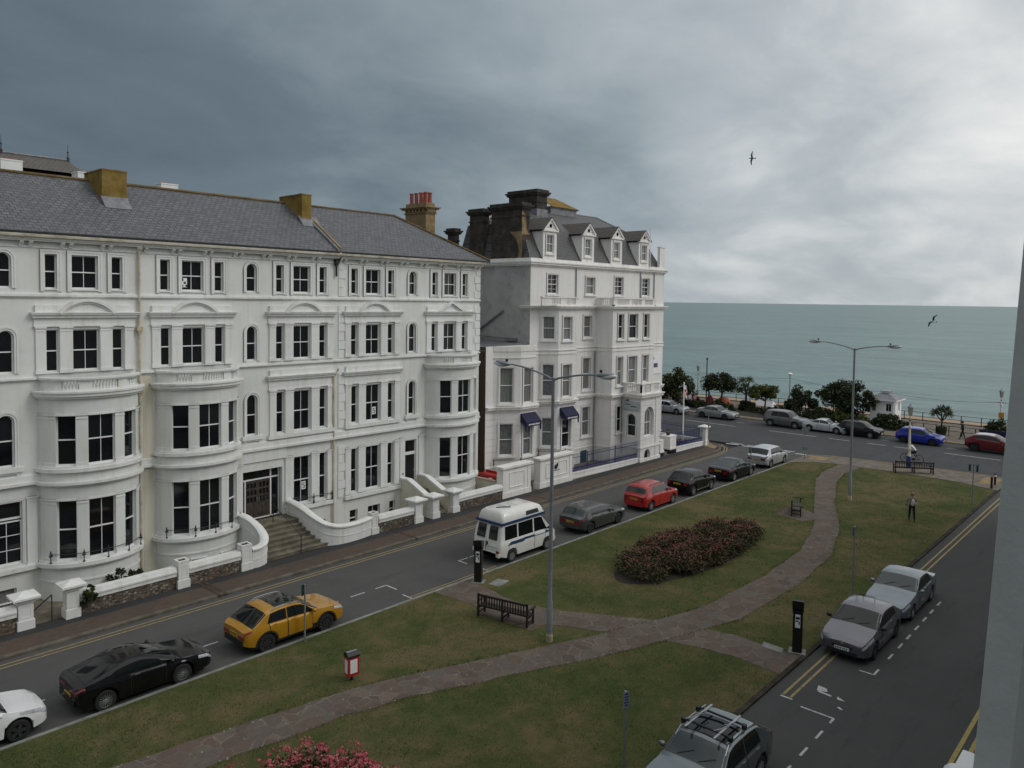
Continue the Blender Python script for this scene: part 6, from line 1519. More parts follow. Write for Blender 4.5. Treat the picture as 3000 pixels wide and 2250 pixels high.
# ---- camper van
def van():
    L_=4.55
    sp=dict(L=L_,W=1.94,wb=2.72,ro=.92,wr=.32,clr=.28,tum=.10,ft=.16,rt=.05,paint=paint('off_white_van_paint',(.66,.66,.63),0,.4),
        prof=[(0,.62),(.02,.95),(.10,1.3),(.22,1.93),(.35,1.98),(3.05,1.98),(3.25,1.93),(3.98,1.18),(4.1,1.12),(4.42,1.0),(4.5,.86),(L_,.6)],
        belt=[(0,.9),(.15,1.14),(3.9,1.10),(L_,.52)],ws=(3.30,3.93),rw=None,mir=3.62,
        side=[(.42,1.32,.03,0),(1.42,2.52,0,0),(2.62,3.66,0,-.42)],doors=[(2.6,3.45)],bm=1,blackbump=0,spokes=16,spw=.02,tl=(3.0,3.5),tlx=.03,rearlamp=(.84,.99,.12,.34),plz=.42,hlx=.25)
    rt,S,_=make_car('camper_van','white camper van with high roof and navy stripes, parked by the left pay machine',29.32,26.05,0,sp,PK,'van')
    m=M(); zs=[(1.93,.0,.06),(2.05,.0,.0),(2.42,.10,.18),(2.56,.28,.42)]   # z, side inset, end inset
    rings=[]
    for z,si,ei in zs:
        x0,x1,w_=-L_/2+.26+ei*.6,1.25-ei*1.3,.87-si; r=.16; pts=[]
        for cx,cy,a0 in ((x1-r,w_-r,0),(x0+r,w_-r,90),(x0+r,-w_+r,180),(x1-r,-w_+r,270)):
            for k in range(5): a=R(a0+22.5*k); pts.append((cx+r*math.cos(a),cy+r*math.sin(a),z))
        rings.append(pts)
    n=len(rings[0]); m.add([p for r in rings for p in r],[[i*n+j,(i+1)*n+j,(i+1)*n+(j+1)%n,i*n+(j+1)%n] for i in range(len(rings)-1) for j in range(n)]+[[(len(rings)-1)*n+j for j in range(n)]])
    hr=obj('high_roof',m,sp['paint'],rt,smooth=50)
    m=M(); m.box(-1.0,-.45,-.3,.3,2.56,2.60); m.box(-.35,.25,-.32,.32,2.56,2.585); obj('roof_vent',m,sp['paint'],hr)
    m=M(); m.tube([(-1.45,.1,2.585),(-.9,-.35,2.585),(-.75,-.2,2.585)],.03,5); obj('roof_strap',m,MAT['plastic'],hr)
    for sg in (1,-1):
        m=M()
        P=[(-.25,2.12),(.75,2.12),(.70,2.32),(-.2,2.32)]; m.prism(P,lambda a,b:(a,sg*(.87-(b-2.05)*.27+.012),b),lambda a,b:(a,sg*(.87-(b-2.05)*.27-.03),b)); w_=obj('roof_window',m,MAT['plastic'],hr)
        g=M()
        for k in range(2): g.prism([(-.15+k*.43,2.15),(.22+k*.43,2.15),(.2+k*.43,2.29),(-.13+k*.43,2.29)],lambda a,b:(a,sg*(.87-(b-2.05)*.27+.018),b),lambda a,b:(a,sg*(.87-(b-2.05)*.27+.01),b))
        obj('roof_pane',g,MAT['car_glass_lt'],w_)
        navy=plain('navy_van_stripe',(.02,.045,.11),.4)
        def stripe(u0,u1,s0,s1,sl):
            m=M(); k=10; rows=[]
            for i in range(k+1):
                r=[]
                for s in (s0,s1):
                    u=u0+(u1-u0)*i/k+sl*(s-s0)/(s1-s0); p=S(u,s); r.append((p.x,sg*(p.y+.016),p.z))
                rows.append(r)
            m.add([p for r in rows for p in r],[[2*i,2*i+1,2*i+3,2*i+2] for i in range(k)]); obj('side_stripe',m,navy,rt)
        stripe(.55,1.75,3.55,4.05,.25); stripe(1.55,3.95,3.75,4.3,.22)
        m=M(); m.box(-L_/2+.2,1.2,sg*.88-.02,sg*.88+.02,1.94,2.06); obj('roof_band',m,navy,rt)
    m=M(); m.box(-L_/2+.18,-L_/2+.26,-.86,.86,1.94,2.05); obj('roof_band',m,plain('navy_van_band',(.02,.045,.11),.4),rt)
    # rear doors with two windows on the sloped tail
    for sg in (1,-1):
        m=M(); pts=[]
        for z in (1.22,1.86):
            u=.085+(z-1.3)/(1.93-1.3)*.12
            pts.append((u,z))
        (u0,z0),(u1,z1)=pts; ya,yb=sg*.14,sg*.68
        f=[(u0-L_/2-.03,ya,z0),(u0-L_/2-.03,yb,z0),(u1-L_/2-.03,yb*.95,z1),(u1-L_/2-.03,ya,z1)]; m.add(f+[(p[0]+.05,p[1],p[2]) for p in f],[[0,1,2,3],[0,1,5,4],[1,2,6,5],[2,3,7,6],[3,0,4,7]]); obj('rear_window',m,MAT['car_glass'],rt)
    m=M(); m.box(-L_/2-.012,-L_/2+.05,-.012,.012,.62,1.1); m.rbox((-L_/2-.01,-.1,1.0),(.05,.05,.16)); obj('rear_door_handle',m,MAT['plastic'],rt)
    m=M(); m.box(-L_/2-.03,-L_/2+.1,-.9,.9,.42,.6); obj('rear_bumper',m,sp['paint'],rt)
van()
# ================================================================ street furniture
def lamp(x,y,label,h=10):
    o=thing('street_lamp',label,'street lamp',(x,y,.05),0,'tall twin-armed street lamps')
    m=M(); m.lathe([(.11,0),(.11,1.55),(.085,1.6),(.075,3),(.06,h-.1),(.07,h-.05),(.07,h+.08),(0,h+.1)],(0,0,0),14); obj('column',m,MAT['galv'],o,smooth=40)
    m=M(); m.lathe([(.13,0),(.13,.25),(.118,.27),(.118,.32)],(0,0,0),14); m.box(.1,.122,-.05,.05,.55,1.1); obj('base_door',m,MAT['pipe'],o)
    for s,L_,rise in ((1,2.35,.42),(-1,2.15,.3)):
        m=M(); P=[(0,0,h-.02)]+[(0,s*L_*k/8,h+.02+rise*math.sin(PI/2*k/8)) for k in range(1,9)]; m.tube(P,[.045]+[.04-.0015*k for k in range(8)],8); a=obj('arm',m,MAT['galv'],o,smooth=40)
        m=M(); z=h+rise+.02; q=Matrix.Rotation(s*R(5),3,'X')
        m.sphere((0,s*(L_+.22),z+.02),(.15,.42,.10),12,8,q); hd=obj('lamp_head',m,MAT['galv'],o,smooth=60)
        m=M(); m.sphere((0,s*(L_+.34),z-.02),(.145,.36,.115),12,8,q); obj('diffuser',m,MAT['lampwhite'],hd,smooth=60)
        m=M(); m.lathe([(.05,z+.1),(.05,z+.19),(.03,z+.2)],(0,s*(L_+.02),0),8); obj('photocell',m,MAT['plastic'],hd)
lamp(22.3,18.07,'tall twin-armed grey street lamp standing beside the bench on the near grass')
lamp(52.41,17.09,'tall twin-armed grey street lamp on the far grass near the curving path')
def bench(x,y,rz,L_,label,group='dark slatted park benches'):
    """back along +X at local y=0, seat towards +Y"""
    o=thing('park_bench',label,'bench',(x,y,.06),rz,group); h=L_/2; n=int(L_/.118)
    m=M(); m.box(-h,h,-.03,.03,.86,.94); m.box(-h,h,-.025,.025,.44,.50)
    for k in range(n): xx=-h+.06+(L_-.12)*k/(n-1); m.box(xx-.022,xx+.022,-.014,.014,.50,.86)
    obj('backrest',m,MAT['dark_wood'],o)
    m=M()
    for k in range(5): m.box(-h,h,.05+.1*k,.125+.1*k,.40,.435)
    m.box(-h,h,.5,.54,.33,.40); obj('seat',m,MAT['dark_wood'],o)
    for xx in (-h+.03,0,h-.03):
        for yy,top in ((0,.97 if xx else .86),(.52,.64 if xx else .4)):
            m=M(); m.box(xx-.035,xx+.035,yy-.035,yy+.035,-.06,top); obj('leg',m,MAT['dark_wood'],o)
        m=M(); m.box(xx-.025,xx+.025,.035,.485,.14,.19); m.box(xx-.025,xx+.025,.035,.485,.34,.4); obj('stretcher',m,MAT['dark_wood'],o)
        if xx:
            m=M(); m.box(xx-.045,xx+.045,-.02,.62,.63,.67); m.rbox((xx,.63,.645),(.09,.06,.06)); obj('armrest',m,MAT['dark_wood'],o)
def facing(dx,dy): return math.atan2(dy,dx)-PI/2
bench(22.33,20.55,facing(.95,.22),2.32,'dark slatted bench with its back to the viewer, nearest, beside the tall lamp')
bench(64.25,16.25,facing(.85,.52),2.75,'dark slatted bench at the end of the green facing the sea')
bench(46.9,18.75,facing(.37,-.93),2.3,'dark slatted bench seen end-on beside the curving path')
# pay machines
def meter(x,y,rz,label):
    o=thing('pay_machine',label,'parking meter',(x,y,.06),R(rz),'black parking pay machines')
    m=M(); m.box(-.17,.17,-.15,.15,0,1.55); m.box(-.19,.19,-.17,.17,1.5,1.58); obj('cabinet',m,MAT['black_paint'],o)
    m=M(); m.box(-.09,.09,-.156,-.150,.95,1.45); f=obj('front_panel',m,MAT['white'],o)
    m=M(); m.box(-.07,.07,-.161,-.156,1.27,1.36); m.box(-.07,.02,-.161,-.156,1.18,1.23); m.box(.03,.07,-.161,-.156,1.08,1.2); obj('display',m,MAT['ink'],f)
    m=M(); m.box(-.176,-.170,-.09,.05,1.0,1.42); obj('side_notice',m,plain('pale_blue_notice',(.45,.53,.6),.6),o)
    m=M(); m.prism([(-.1,1.58),(.1,1.58),(.30,1.78),(.30,1.83),(-.26,1.98),(-.26,1.94)],lambda a,b:(-.2,a,b),lambda a,b:(.2,a,b)); obj('hood',m,MAT['black_paint'],o)
    m=M(); m.add([(-.18,-.25,1.985),(.18,-.25,1.985),(.18,.29,1.84),(-.18,.29,1.84)],[[0,1,2,3]]); obj('solar_panel',m,plain('solar_cells',(.05,.06,.1),.2,coat=.5,var=.4,scale=20),o)
    m=M(); m.box(-.3,.3,-.25,.25,-.06,.02); obj('plinth',m,MAT['kerb_white'],o)
    return o
meter(24.82,24.36,-60,'black solar pay machine standing by the camper van rear'); meter(28.05,10.85,-72,'black solar pay machine beside the grey-violet car')
m=M(); m.quad((25.0,23.2,.074),(25.9,23.4,.074),(25.7,23.95,.074),(24.9,23.8,.074)); m.quad((27.5,11.2,.078),(27.9,11.3,.078),(27.95,12.1,.078),(27.5,12.0,.078)); struct('concrete_slabs',m,MAT['kerb_white'])
# red bin
o=thing('waste_bin','red litter bin with black lid and white notice panels on a short post','bin',(15.36,21.04,.06),R(-10))
m=M(); m.lathe([(.04,0),(.04,.3)],(0,0,0),8); obj('post',m,MAT['iron'],o)
m=M(); m.box(-.2,.2,-.16,.16,.2,.86); obj('box',m,MAT['red'],o)
m=M(); m.box(-.22,.22,-.18,.18,.84,.90); m.prism([(-.18,.90),(.18,.90),(.10,.99),(-.10,.99)],lambda a,b:(-.22,a,b),lambda a,b:(.22,a,b)); obj('lid',m,MAT['plastic'],o)
m=M(); m.box(-.19,.19,-.05,.05,.992,1.0); obj('lid_handle',m,MAT['galv'],o)
for a in ((-.13,.13,-.168,-.158,.30,.76),(-.208,-.198,-.1,.1,.28,.74)): m=M(); m.box(*a); obj('notice_panel',m,MAT['white'],o)
# sign posts
def signpost(x,y,h,label,plates,cat='sign'):
    """plates: (kind, z, w, hgt, yaw)"""
    o=thing('sign_post',label,cat,(x,y,.05),0,'grey sign posts'); m=M(); m.lathe([(.035,0),(.035,h),(0,h+.01)],(0,0,0),10); obj('post',m,MAT['galv'],o)
    for kind,z,w_,hh,yaw,mat in plates:
        q=Matrix.Rotation(R(yaw),3,'Z'); m=M()
        if kind=='rect': m.rbox(q@Vector((0,-.05,z)),(w_,.012,hh),q)
        else:
            n=20; m.add([q@Vector((w_/2*math.cos(2*PI*k/n),yy,z+w_/2*math.sin(2*PI*k/n))) for yy in (-.044,-.056) for k in range(n)],[list(range(n)),list(range(n,2*n))[::-1]]+[[k,(k+1)%n,n+(k+1)%n,n+k] for k in range(n)])
        p=obj('sign_plate',m,MAT[mat],o)
        if kind=='rect' and mat=='white':
            p.data.materials[0]=plain('grey_blue_plate',(.20,.225,.27),.5)
            m=M()
            for j in range(5): m.rbox(q@Vector((0,-.059,z+hh*.36-j*hh*.17)),(w_*(.75 if j%2 else .5),.004,hh*.08),q)
            obj('sign_lettering',m,MAT['ink_blue'],p)
        m=M(); m.rbox(q@Vector((0,-.03,z)),(.09,.05,.03),q); obj('bracket',m,MAT['galv'],o)
signpost(15.9,24.72,2.2,'grey sign post with a dark green plate edge standing before the yellow car',[('rect',1.98,.28,.42,200,'green_sign')])
signpost(53.9,24.72,2.3,'grey sign post with a small plate in front of the black saloon',[('rect',2.05,.24,.42,150,'green_sign')])
signpost(61.49,32.2,3.0,'tall grey post with a small round plate on the hotel corner pavement',[('round',2.2,.3,0,40,'galv')])
signpost(63.38,24.4,2.8,'grey post carrying a large round grey disc at the tip of the green',[('round',2.45,.62,0,100,'galv'),('rect',.95,.5,.22,100,'galv')])
signpost(56.95,10.9,2.7,'grey post with a T-shaped head of two hanging plates on the near road verge',[('rect',2.66,.62,.06,-75,'galv')])
o=[c for c in bpy.data.objects if c.name.startswith('sign_post')][-1]
for s in (-.22,.22):
    m=M(); m.rbox((.08*s,s,2.42),(.05,.12,.42)); obj('hanging_plate',m,MAT['green_sign'],o)
signpost(34.57,11.02,3.3,'tall thin grey post behind the grey-violet car with its plate edge-on',[('rect',3.1,.3,.4,172,'galv')])
signpost(17.67,11.57,2.15,'grey post with a blue-lettered white plate at the bottom photo edge',[('rect',1.92,.20,.46,-20,'white')])
for k,(x,y,mt,lb) in enumerate(((62.99,10.9,'iron','black timber bollard on the grass corner by the near road'),(64.46,10.95,'galv','grey bollard with a pale top by the corner tactile paving'))):
    o=thing('bollard',lb,'bollard',(x,y,.06)); m=M(); m.lathe([(.075,0),(.075,.82),(.05,.86),(0,.87)],(0,0,0),10); obj('shaft',m,MAT['iron'],o)
    m=M(); m.lathe([(.08,.62),(.08,.75)],(0,0,0),10); obj('band',m,MAT['white' if k else 'iron'],o)
# ornate white seafront lamps
def ornate(x,y,h,label,blue=False):
    o=thing('ornate_lamp',label,'street lamp',(x,y,.08),0,'white ornate seafront lamps')
    m=M(); m.lathe([(.16,.95),(.13,1.05),(.10,1.4),(.13,1.45),(.13,1.6),(.09,1.68),(.075,h*.62),(.12,h*.63),(.12,h*.66),(.06,h*.68),(.05,h*.78),(.09,h*.79),(.04,h*.82)],(0,0,0),12); obj('post',m,plain('cream_lamp_paint',(.62,.60,.5),.5,var=.06) if 'cream_lamp_paint' not in bpy.data.materials else bpy.data.materials['cream_lamp_paint'],o,smooth=40)
    m=M(); m.lathe([(.2,0),(.2,.9),(.16,.97)],(0,0,0),12); obj('base',m,MAT['blue_paint' if blue else 'white'],o,smooth=40)
    m=M(); m.tube([(0,-.42,h*.70),(0,.42,h*.70)],.02,6); m.lathe([(.05,h*.73),(.07,h*.745),(.05,h*.76)],(0,0,0),8); obj('ladder_bar',m,MAT['iron'],o)
    m=M(); m.lathe([(.12,h*.82),(.2,h*.945),(.2,h*.95),(.11,h*.82)],(0,0,0),6); g=obj('lantern',m,plain('lantern_glass',(.4,.38,.32),.2,var=.2) if 'lantern_glass' not in bpy.data.materials else bpy.data.materials['lantern_glass'],o)
    m=M(); m.lathe([(.25,h*.945),(.24,h*.955),(.12,h*.98),(.06,h*.985),(.05,h),(.02,h+.05),(0,h+.1)],(0,0,0),6)
    for k in range(6): a=PI/3*k; m.tube([(.12*math.cos(a),.12*math.sin(a),h*.82),(.2*math.cos(a),.2*math.sin(a),h*.95)],.014,4)
    obj('lantern_frame',m,MAT['galv'],g)
    return o
ornate(66.15,17.16,5.1,'white ornate lamp with blue base right behind the seaward bench',True)
ornate(90.4,15.1,4.6,'white ornate lamp with bus stop flag behind the dark red four-by-four'); ornate(89.9,48.7,4.9,'white ornate lamp beyond the hotel flag, left of the sword-leaved tree')
o=thing('bus_stop_flag','orange and white bus stop flag hanging on the right ornate lamp','sign',(90.05,15.0,1.4))
m=M(); m.box(-.02,.02,-.24,.24,.42,.95); obj('orange_disc',m,plain('orange_enamel',(.55,.24,.02),.5),o); m=M(); m.box(-.02,.02,-.22,.22,.05,.42); obj('white_panel',m,MAT['white'],o); m=M(); m.box(-.025,-.02,-.15,.15,.2,.28); obj('flag_lettering',m,MAT['ink_blue'],o)
o=thing('promenade_lamp','slim grey promenade lamp with a white mushroom head between the seafront trees','street lamp',(92.6,37.7,.05))
m=M(); m.lathe([(.11,0),(.11,.4),(.06,.5),(.055,4.2)],(0,0,0),10); obj('post',m,MAT['galv'],o)
m=M(); m.lathe([(.05,4.15),(.3,4.32),(.3,4.38),(.1,4.5),(0,4.52)],(0,0,0),14); obj('lamp_head',m,MAT['white'],o,smooth=40)
o=thing('green_pole','thin dark green pole rising out of the seafront trees','pole',(90.7,47.9,0)); m=M(); m.lathe([(.09,0),(.07,5.6),(.12,5.62),(.12,5.85),(0,5.9)],(0,0,0),8); obj('shaft',m,MAT['green_sign'],o)
# festoon cables
m=M()
def sag(a,b,d,n=14): return [(a[0]+(b[0]-a[0])*k/n,a[1]+(b[1]-a[1])*k/n,a[2]+(b[2]-a[2])*k/n-d*4*(k/n)*(1-k/n)) for k in range(n+1)]
m.tube(sag((92.6,37.7,3.9),(91.6,26.3,3.3),.35),.012,4); m.tube(sag((91.6,26.3,3.3),(90.4,15.1,3.35),.35),.012,4); m.tube(sag((89.9,48.7,4.0),(92.6,37.7,3.9),.3),.012,4); m.tube(sag((90.4,15.1,3.35),(90,2,3.4),.35),.012,4)
o=obj('festoon_cable',m,MAT['iron']); tag(o,'thin dark cable slung between the seafront lamps','cable')
# hotel flag
o=thing('flagpole','white flagpole in the hotel front garden','flagpole',(61.94,34.94,.05)); m=M(); m.lathe([(.06,0),(.05,5.6),(.08,5.65),(0,5.75)],(0,0,0),10); obj('pole',m,MAT['white'],o)
m=M(); n=8
for i in range(n):
    for j in range(6):
        f=lambda a,b:(.06+.42*(a/n)*(1-.45*b/6),-.05+.10*math.sin(a*1.1+b*.7),5.5-.95*b/6-.42*a/n)
        m.cur=0 if (j in(2,3) or i in (3,4)) else 1
        m.add([f(i,j),f(i+1,j),f(i+1,j+1),f(i,j+1)],[[0,1,2,3]])
fl=rawobj('red_and_white_flag',m,[MAT['red'],MAT['white']]); fl.location=(61.94,34.94,.05); tag(fl,'limp red and white flag hanging at the top of the white pole','flag')
# railings of the promenade
def proms(x,y0,y1,h,label,step=1.9,z=.09,mat='iron'):
    o=thing('promenade_railing',label,'railing',(x,y0,z),0,'dark promenade railings'); m=M(); Lr=y1-y0
    for t in ((h,.5*h) if h<1 else (h,h*.62,h*.25)): m.tube([(0,0,t),(0,Lr,t)],.03,5)
    obj('rails',m,MAT[mat],o); m=M(); k=0
    while k<=Lr: m.tube([(0,k,0),(0,k,h)],.045,6); k+=step
    obj('posts',m,MAT[mat],o)
proms(94.3,-30,26,.95,'dark railing along the edge above the shingle beach'); proms(85.6,15.2,23.2,.95,'dark railing between the pavement and promenade near the palm',1.15); proms(94.3,36,60,.95,'dark railing along the beach edge behind the left seafront trees')
# kiosk
K=thing('kiosk','small white promenade kiosk with hipped grey roof and finial frame','kiosk',(91.6,26.3,.08))
m=M(); wall(m,plane(-1.4,1.25,-1.4,-1.2),0,2.45,0,2.4,[(.15,.6,1.1,2.0),(1.6,2.2,1.15,2.1)],.1); wall(m,plane(-1.4,-1.2,1.4,-1.2),0,2.8,0,2.4,[(.15,.5,.6,2.0),(1.7,2.2,1.1,2.1)],.1)
m.quad((1.4,-1.2,0),(1.4,1.25,0),(1.4,1.25,2.4),(1.4,-1.2,2.4)); m.quad((-1.4,1.25,0),(1.4,1.25,0),(1.4,1.25,2.4),(-1.4,1.25,2.4)); obj('wall',m,MAT['white'],K)
window(K,plane(-1.4,1.25,-1.4,-1.2),.15,.6,1.1,2.0,glass='glass_grey',depth=.08,rail=0); window(K,plane(-1.4,1.25,-1.4,-1.2),1.6,2.2,1.15,2.1,depth=.08,rail=0,bars=1); window(K,plane(-1.4,-1.2,1.4,-1.2),.15,.5,.6,2.0,depth=.08,rail=0); window(K,plane(-1.4,-1.2,1.4,-1.2),1.7,2.2,1.1,2.1,glass='glass_grey',depth=.08,rail=0)
m=M(); m.box(-1.75,1.75,-1.55,1.6,2.36,2.5); obj('eaves',m,MAT['white'],K)
m=M(); m.add([(-1.75,-1.55,2.5),(1.75,-1.55,2.5),(1.75,1.6,2.5),(-1.75,1.6,2.5),(-.55,-.45,3.1),(.55,-.45,3.1),(.55,.5,3.1),(-.55,.5,3.1)],[[0,1,5,4],[1,2,6,5],[2,3,7,6],[3,0,4,7],[4,5,6,7]]); obj('roof',m,MAT['lead'],K)
m=M()
for x in (-.45,.45):
    for y in (-.35,.4): m.tube([(x,y,3.08),(x,y,3.3)],.03,4)
m.box(-.55,.55,-.42,.47,3.3,3.36); obj('roof_vent',m,MAT['galv'],K)
# palm tub, blue planters
o=thing('palm_tub','dark round tub at the foot of the palm by the promenade railing','tub',(85.8,19.35,.08)); m=M(); m.lathe([(.42,0),(.5,.75),(.52,.8),(.44,.8),(.4,.6)],(0,0,0),16); obj('tub',m,MAT['leaf_dark'],o); m=M(); m.lathe([(.41,.7),(0,.74)],(0,0,0),12); obj('soil',m,MAT['soil'],o)
o=thing('blue_hoarding','dark blue panel fence below the right seafront bush','fence',(85.6,13.2,.05)); m=M()
for k in range(6): m.box(-.03,.03,-2.6+.9*k,-1.72+.9*k,.05,1.0)
obj('panels',m,MAT['navy'],o); m=M(); 
for k in range(7): m.box(-.05,.05,-2.65+.9*k,-2.59+.9*k,0,1.08)
obj('posts',m,MAT['navy'],o)
# beach things behind the trees
def dome(x,y,r,h,mat,label):
    m=M(); n=14; prof=[(r*math.cos(PI/2*k/6),h*math.sin(PI/2*k/6)) for k in range(7)]; m.lathe(prof[:-1]+[(0,h)],(0,0,0),n)
    o=thing('beach_shelter',label,'tent',(x,y,.09)); obj('canopy',m,mat,o,smooth=30); d=M(); d.lathe([(.05,h-.02),(.05,h+.05),(0,h+.07)],(0,0,0),6); obj('top_knot',d,MAT['white'],o)
dome(90.4,45.3,.95,1.0,plain('orange_tent_cloth',(.34,.10,.05),.8),'orange dome beach tent behind the dark round tree'); dome(91.2,42.7,.8,.8,plain('mauve_tent_cloth',(.16,.16,.24),.8),'mauve-grey dome tent beside the orange tent'); dome(88.6,46.3,.55,1.25,plain('maroon_tent_cloth',(.13,.02,.035),.8),'dark maroon upright beach tent beside the standing couple')
o=thing('upturned_boat','white upturned boat hull lying on the promenade between the tree trunks','boat',(93.2,41.0,.1),R(80)); m=M(); m.add([(-1.6,0,.1),(-1.3,.55,0),(1.2,.6,0),(1.5,0,.15),(1.2,-.6,0),(-1.3,-.55,0),(-1.1,0,.75),(1.1,0,.75)],[[0,1,6],[1,2,7,6],[2,3,7],[3,4,7],[4,5,6,7],[5,0,6]]); obj('hull',m,MAT['white'],o,smooth=20); m=M(); m.box(-1.1,1.1,-.04,.04,.74,.80); obj('keel',m,MAT['galv'],o)
# ---- window-side pilaster of the photographer's own building
o=thing('facade_pilaster','pale grey rendered pilaster at the right photo edge, close to the viewer','pilaster',(3.9,0,0))
m=M(); zs=[9.0,11.0,11.35,12.4,13.0,13.6,16.5]; ring=[]
for z in zs:
    t=z-13; e=.605-.042*t+(.012*max(0,-t-1.4)); ring.append([(0,e,z),(0,e-.135,z),(.10,e-.165,z),(.5,e-.165,z),(.5,e-.02,z),(.02,e+.004,z)])
n=6; m.add([p for r in ring for p in r],[[i*n+j,(i+1)*n+j,(i+1)*n+(j+1)%n,i*n+(j+1)%n] for i in range(len(ring)-1) for j in range(n)]+[list(range(n)),[(len(ring)-1)*n+k for k in range(n)]])
t=NT('pale_grey_masonry_paint'); p=t.pos(); a=t.noise(p,3,6,.7); b=t.noise(p,22,4,.7); col=t.ramp(a,[(.3,(.56,.565,.55)),(.6,(.64,.64,.625)),(.8,(.68,.68,.67))]); col=t.mix(t.ramp(b,[(.66,0),(.8,.35)]),col,(.2,.2,.18)); t.bump(b,.35,.01); MAT['masonry']=t.out(col,.9,spec=.2)
obj('shaft',m,MAT['masonry'],o,smooth=30)
m=M(); random.seed(3)
for k in range(30): x,y=random.uniform(-.02,.12),random.uniform(.66,.80); r=random.uniform(.02,.05); m.sphere((x,y,10.80+random.uniform(0,.085)*(1-(y-.66)/.2)),(r*1.2,r,r*.8),8,6)
m.box(-.1,.3,.5,.8,10.4,10.84); obj('ledge',m,MAT['white'],o,smooth=60)

# ---- the photographer's own terrace, behind the camera: it shades the near road
NB=thing('near_terrace','white terrace on the near side of the road, behind the viewer','house',(0,0,0))
m=M(); m.box(-45,62,-14,-2.0,0,17.5); obj('wall',m,MAT['stucco'],NB)
m=M(); m.box(-45.2,62.2,-14.2,-1.6,17.5,18.0); obj('cornice',m,MAT['trim'],NB)
# ================================================================ vegetation
random.seed(11)
def lq(m,p,s,flat=.0):
    a=Vector((random.gauss(0,1),random.gauss(0,1),random.gauss(0,1)+flat)).normalized(); b=a.orthogonal().normalized()
    b=Matrix.Rotation(random.random()*6.28,3,a)@b; c=a.cross(b)
    m.add([p-b*s,p+c*s*.5-b*s*.15,p+b*s,p-c*s*.5+b*s*.1],[[0,1,2,3]])
def tree(x,y,h,r,label,mats,n=2600,trunk=.35,squash=.75,leaf=.11,limbs=5,group=None,lean=0,name='seafront_tree',clumps=26,low=.3):
    o=thing(name,label,'tree',(x,y,.1),0,group); cz=h-r*squash*.95
    t=M(); top=Vector((lean,0,cz))
    t.tube([(0,0,-.1),(lean*.3,.03,trunk*h*.6),(lean*.7,-.02,trunk*h),tuple(top*.9)],[.13,.10,.085,.05],7)
    cl=[]
    for k in range(clumps):
        a=random.random()*6.28; e=random.uniform(-low,1); q=math.sqrt(max(0,1-e*e))
        rr=random.uniform(.45,1.0); cl.append((Vector((lean+r*rr*q*math.cos(a),r*rr*q*math.sin(a),cz+r*squash*rr*e)),random.uniform(.2,.42)*r))
    for k in range(limbs):
        c=cl[k*len(cl)//limbs][0]; s=Vector((lean*.7,0,trunk*h)); mid=s.lerp(c,.5)+Vector((random.uniform(-.1,.1),random.uniform(-.1,.1),-.12)); t.tube([s,mid,c],[.06,.045,.02],5)
    obj('trunk',t,MAT['bark'],o,smooth=60)
    m=M()
    for k in range(n):
        c,cr=cl[int(random.random()*len(cl))]; d=Vector((random.gauss(0,1),random.gauss(0,1),random.gauss(0,1))).normalized()*cr*(random.random()**.4)
        d.z*=.8; m.cur=0 if random.random()<.7 else 1
        lq(m,c+d,leaf*1.35*random.uniform(.6,1.3),.4)
    rawobj('crown',m,[MAT[q] for q in mats],o); return o
T='trees and bushes along the seafront'
def bush(x,y,rx,ry,h,label,mats,n=2600,leaf=.1,z0=.1,name='seafront_bush',cat='bush'):
    o=thing(name,label,cat,(x,y,z0),0,T); m=M(); cl=[]
    for k in range(34):
        a=random.random()*6.28; rr=math.sqrt(random.random()); e=random.random(); f=math.sqrt(max(.1,1-rr*rr))
        cl.append((Vector((rx*rr*math.cos(a)*.85,ry*rr*math.sin(a)*.85,h*f*random.uniform(.25,.85))),random.uniform(.18,.34)*min(rx,ry,h)))
    for k in range(n):
        c,cr=cl[int(random.random()*len(cl))]; d=Vector((random.gauss(0,1),random.gauss(0,1),random.gauss(0,1))).normalized()*cr*(random.random()**.4); m.cur=0 if random.random()<.72 else 1
        q=c+d; q.z=max(.02,q.z); lq(m,q,leaf*1.35*random.uniform(.6,1.3),.4)
    rawobj('foliage',m,[MAT[q] for q in mats],o)
    t=M()
    for k in range(6): c=cl[k*5][0]; t.tube([(c.x*.2,c.y*.2,-.05),(c.x*.6,c.y*.6,c.z*.5),tuple(c)],[.05,.035,.015],5)
    obj('stems',t,MAT['bark'],o); return o
def cordyline(x,y,h,label,heads,n=90,Ls=.75,tr=.09):
    """sword-leaved palm: heads are (dx,dy,dz) offsets of leaf rosettes from the trunk top"""
    o=thing('sword_leaved_palm',label,'palm',(x,y,.1),0,T); t=M(); f=Vector((0,0,h*.45)); t.tube([(0,0,-.1),(.03,.02,h*.25),tuple(f)],[tr*1.2,tr,tr*.9],7); m=M()
    for hd in heads:
        c=Vector(hd); t.tube([f,f.lerp(c,.5)+Vector((0,0,-.1)),c],[tr*.8,tr*.65,tr*.5],6)
        for k in range(n):
            a=random.random()*6.28; e=random.uniform(-.75,1.25); d=Vector((math.cos(a)*math.cos(e),math.sin(a)*math.cos(e),math.sin(e))); l=Ls*random.uniform(.7,1.1); s=d.orthogonal().normalized()*.028
            p1=c+d*l*.55; p2=c+d*l+Vector((0,0,-.22*l*(1.2-abs(e)*.6))); m.add([c-s*.5,c+s*.5,p1+s,p1-s],[[0,1,2,3]]); m.add([p1-s,p1+s,p2],[[0,1,2]])
    obj('trunk',t,MAT['bark'],o,smooth=60); rawobj('leaf_rosettes',m,MAT['leaf_cord'],o)
DK=('leaf_dark','leaf_mid'); MD=('leaf_mid','leaf_dark'); LT=('leaf_light','leaf_mid')
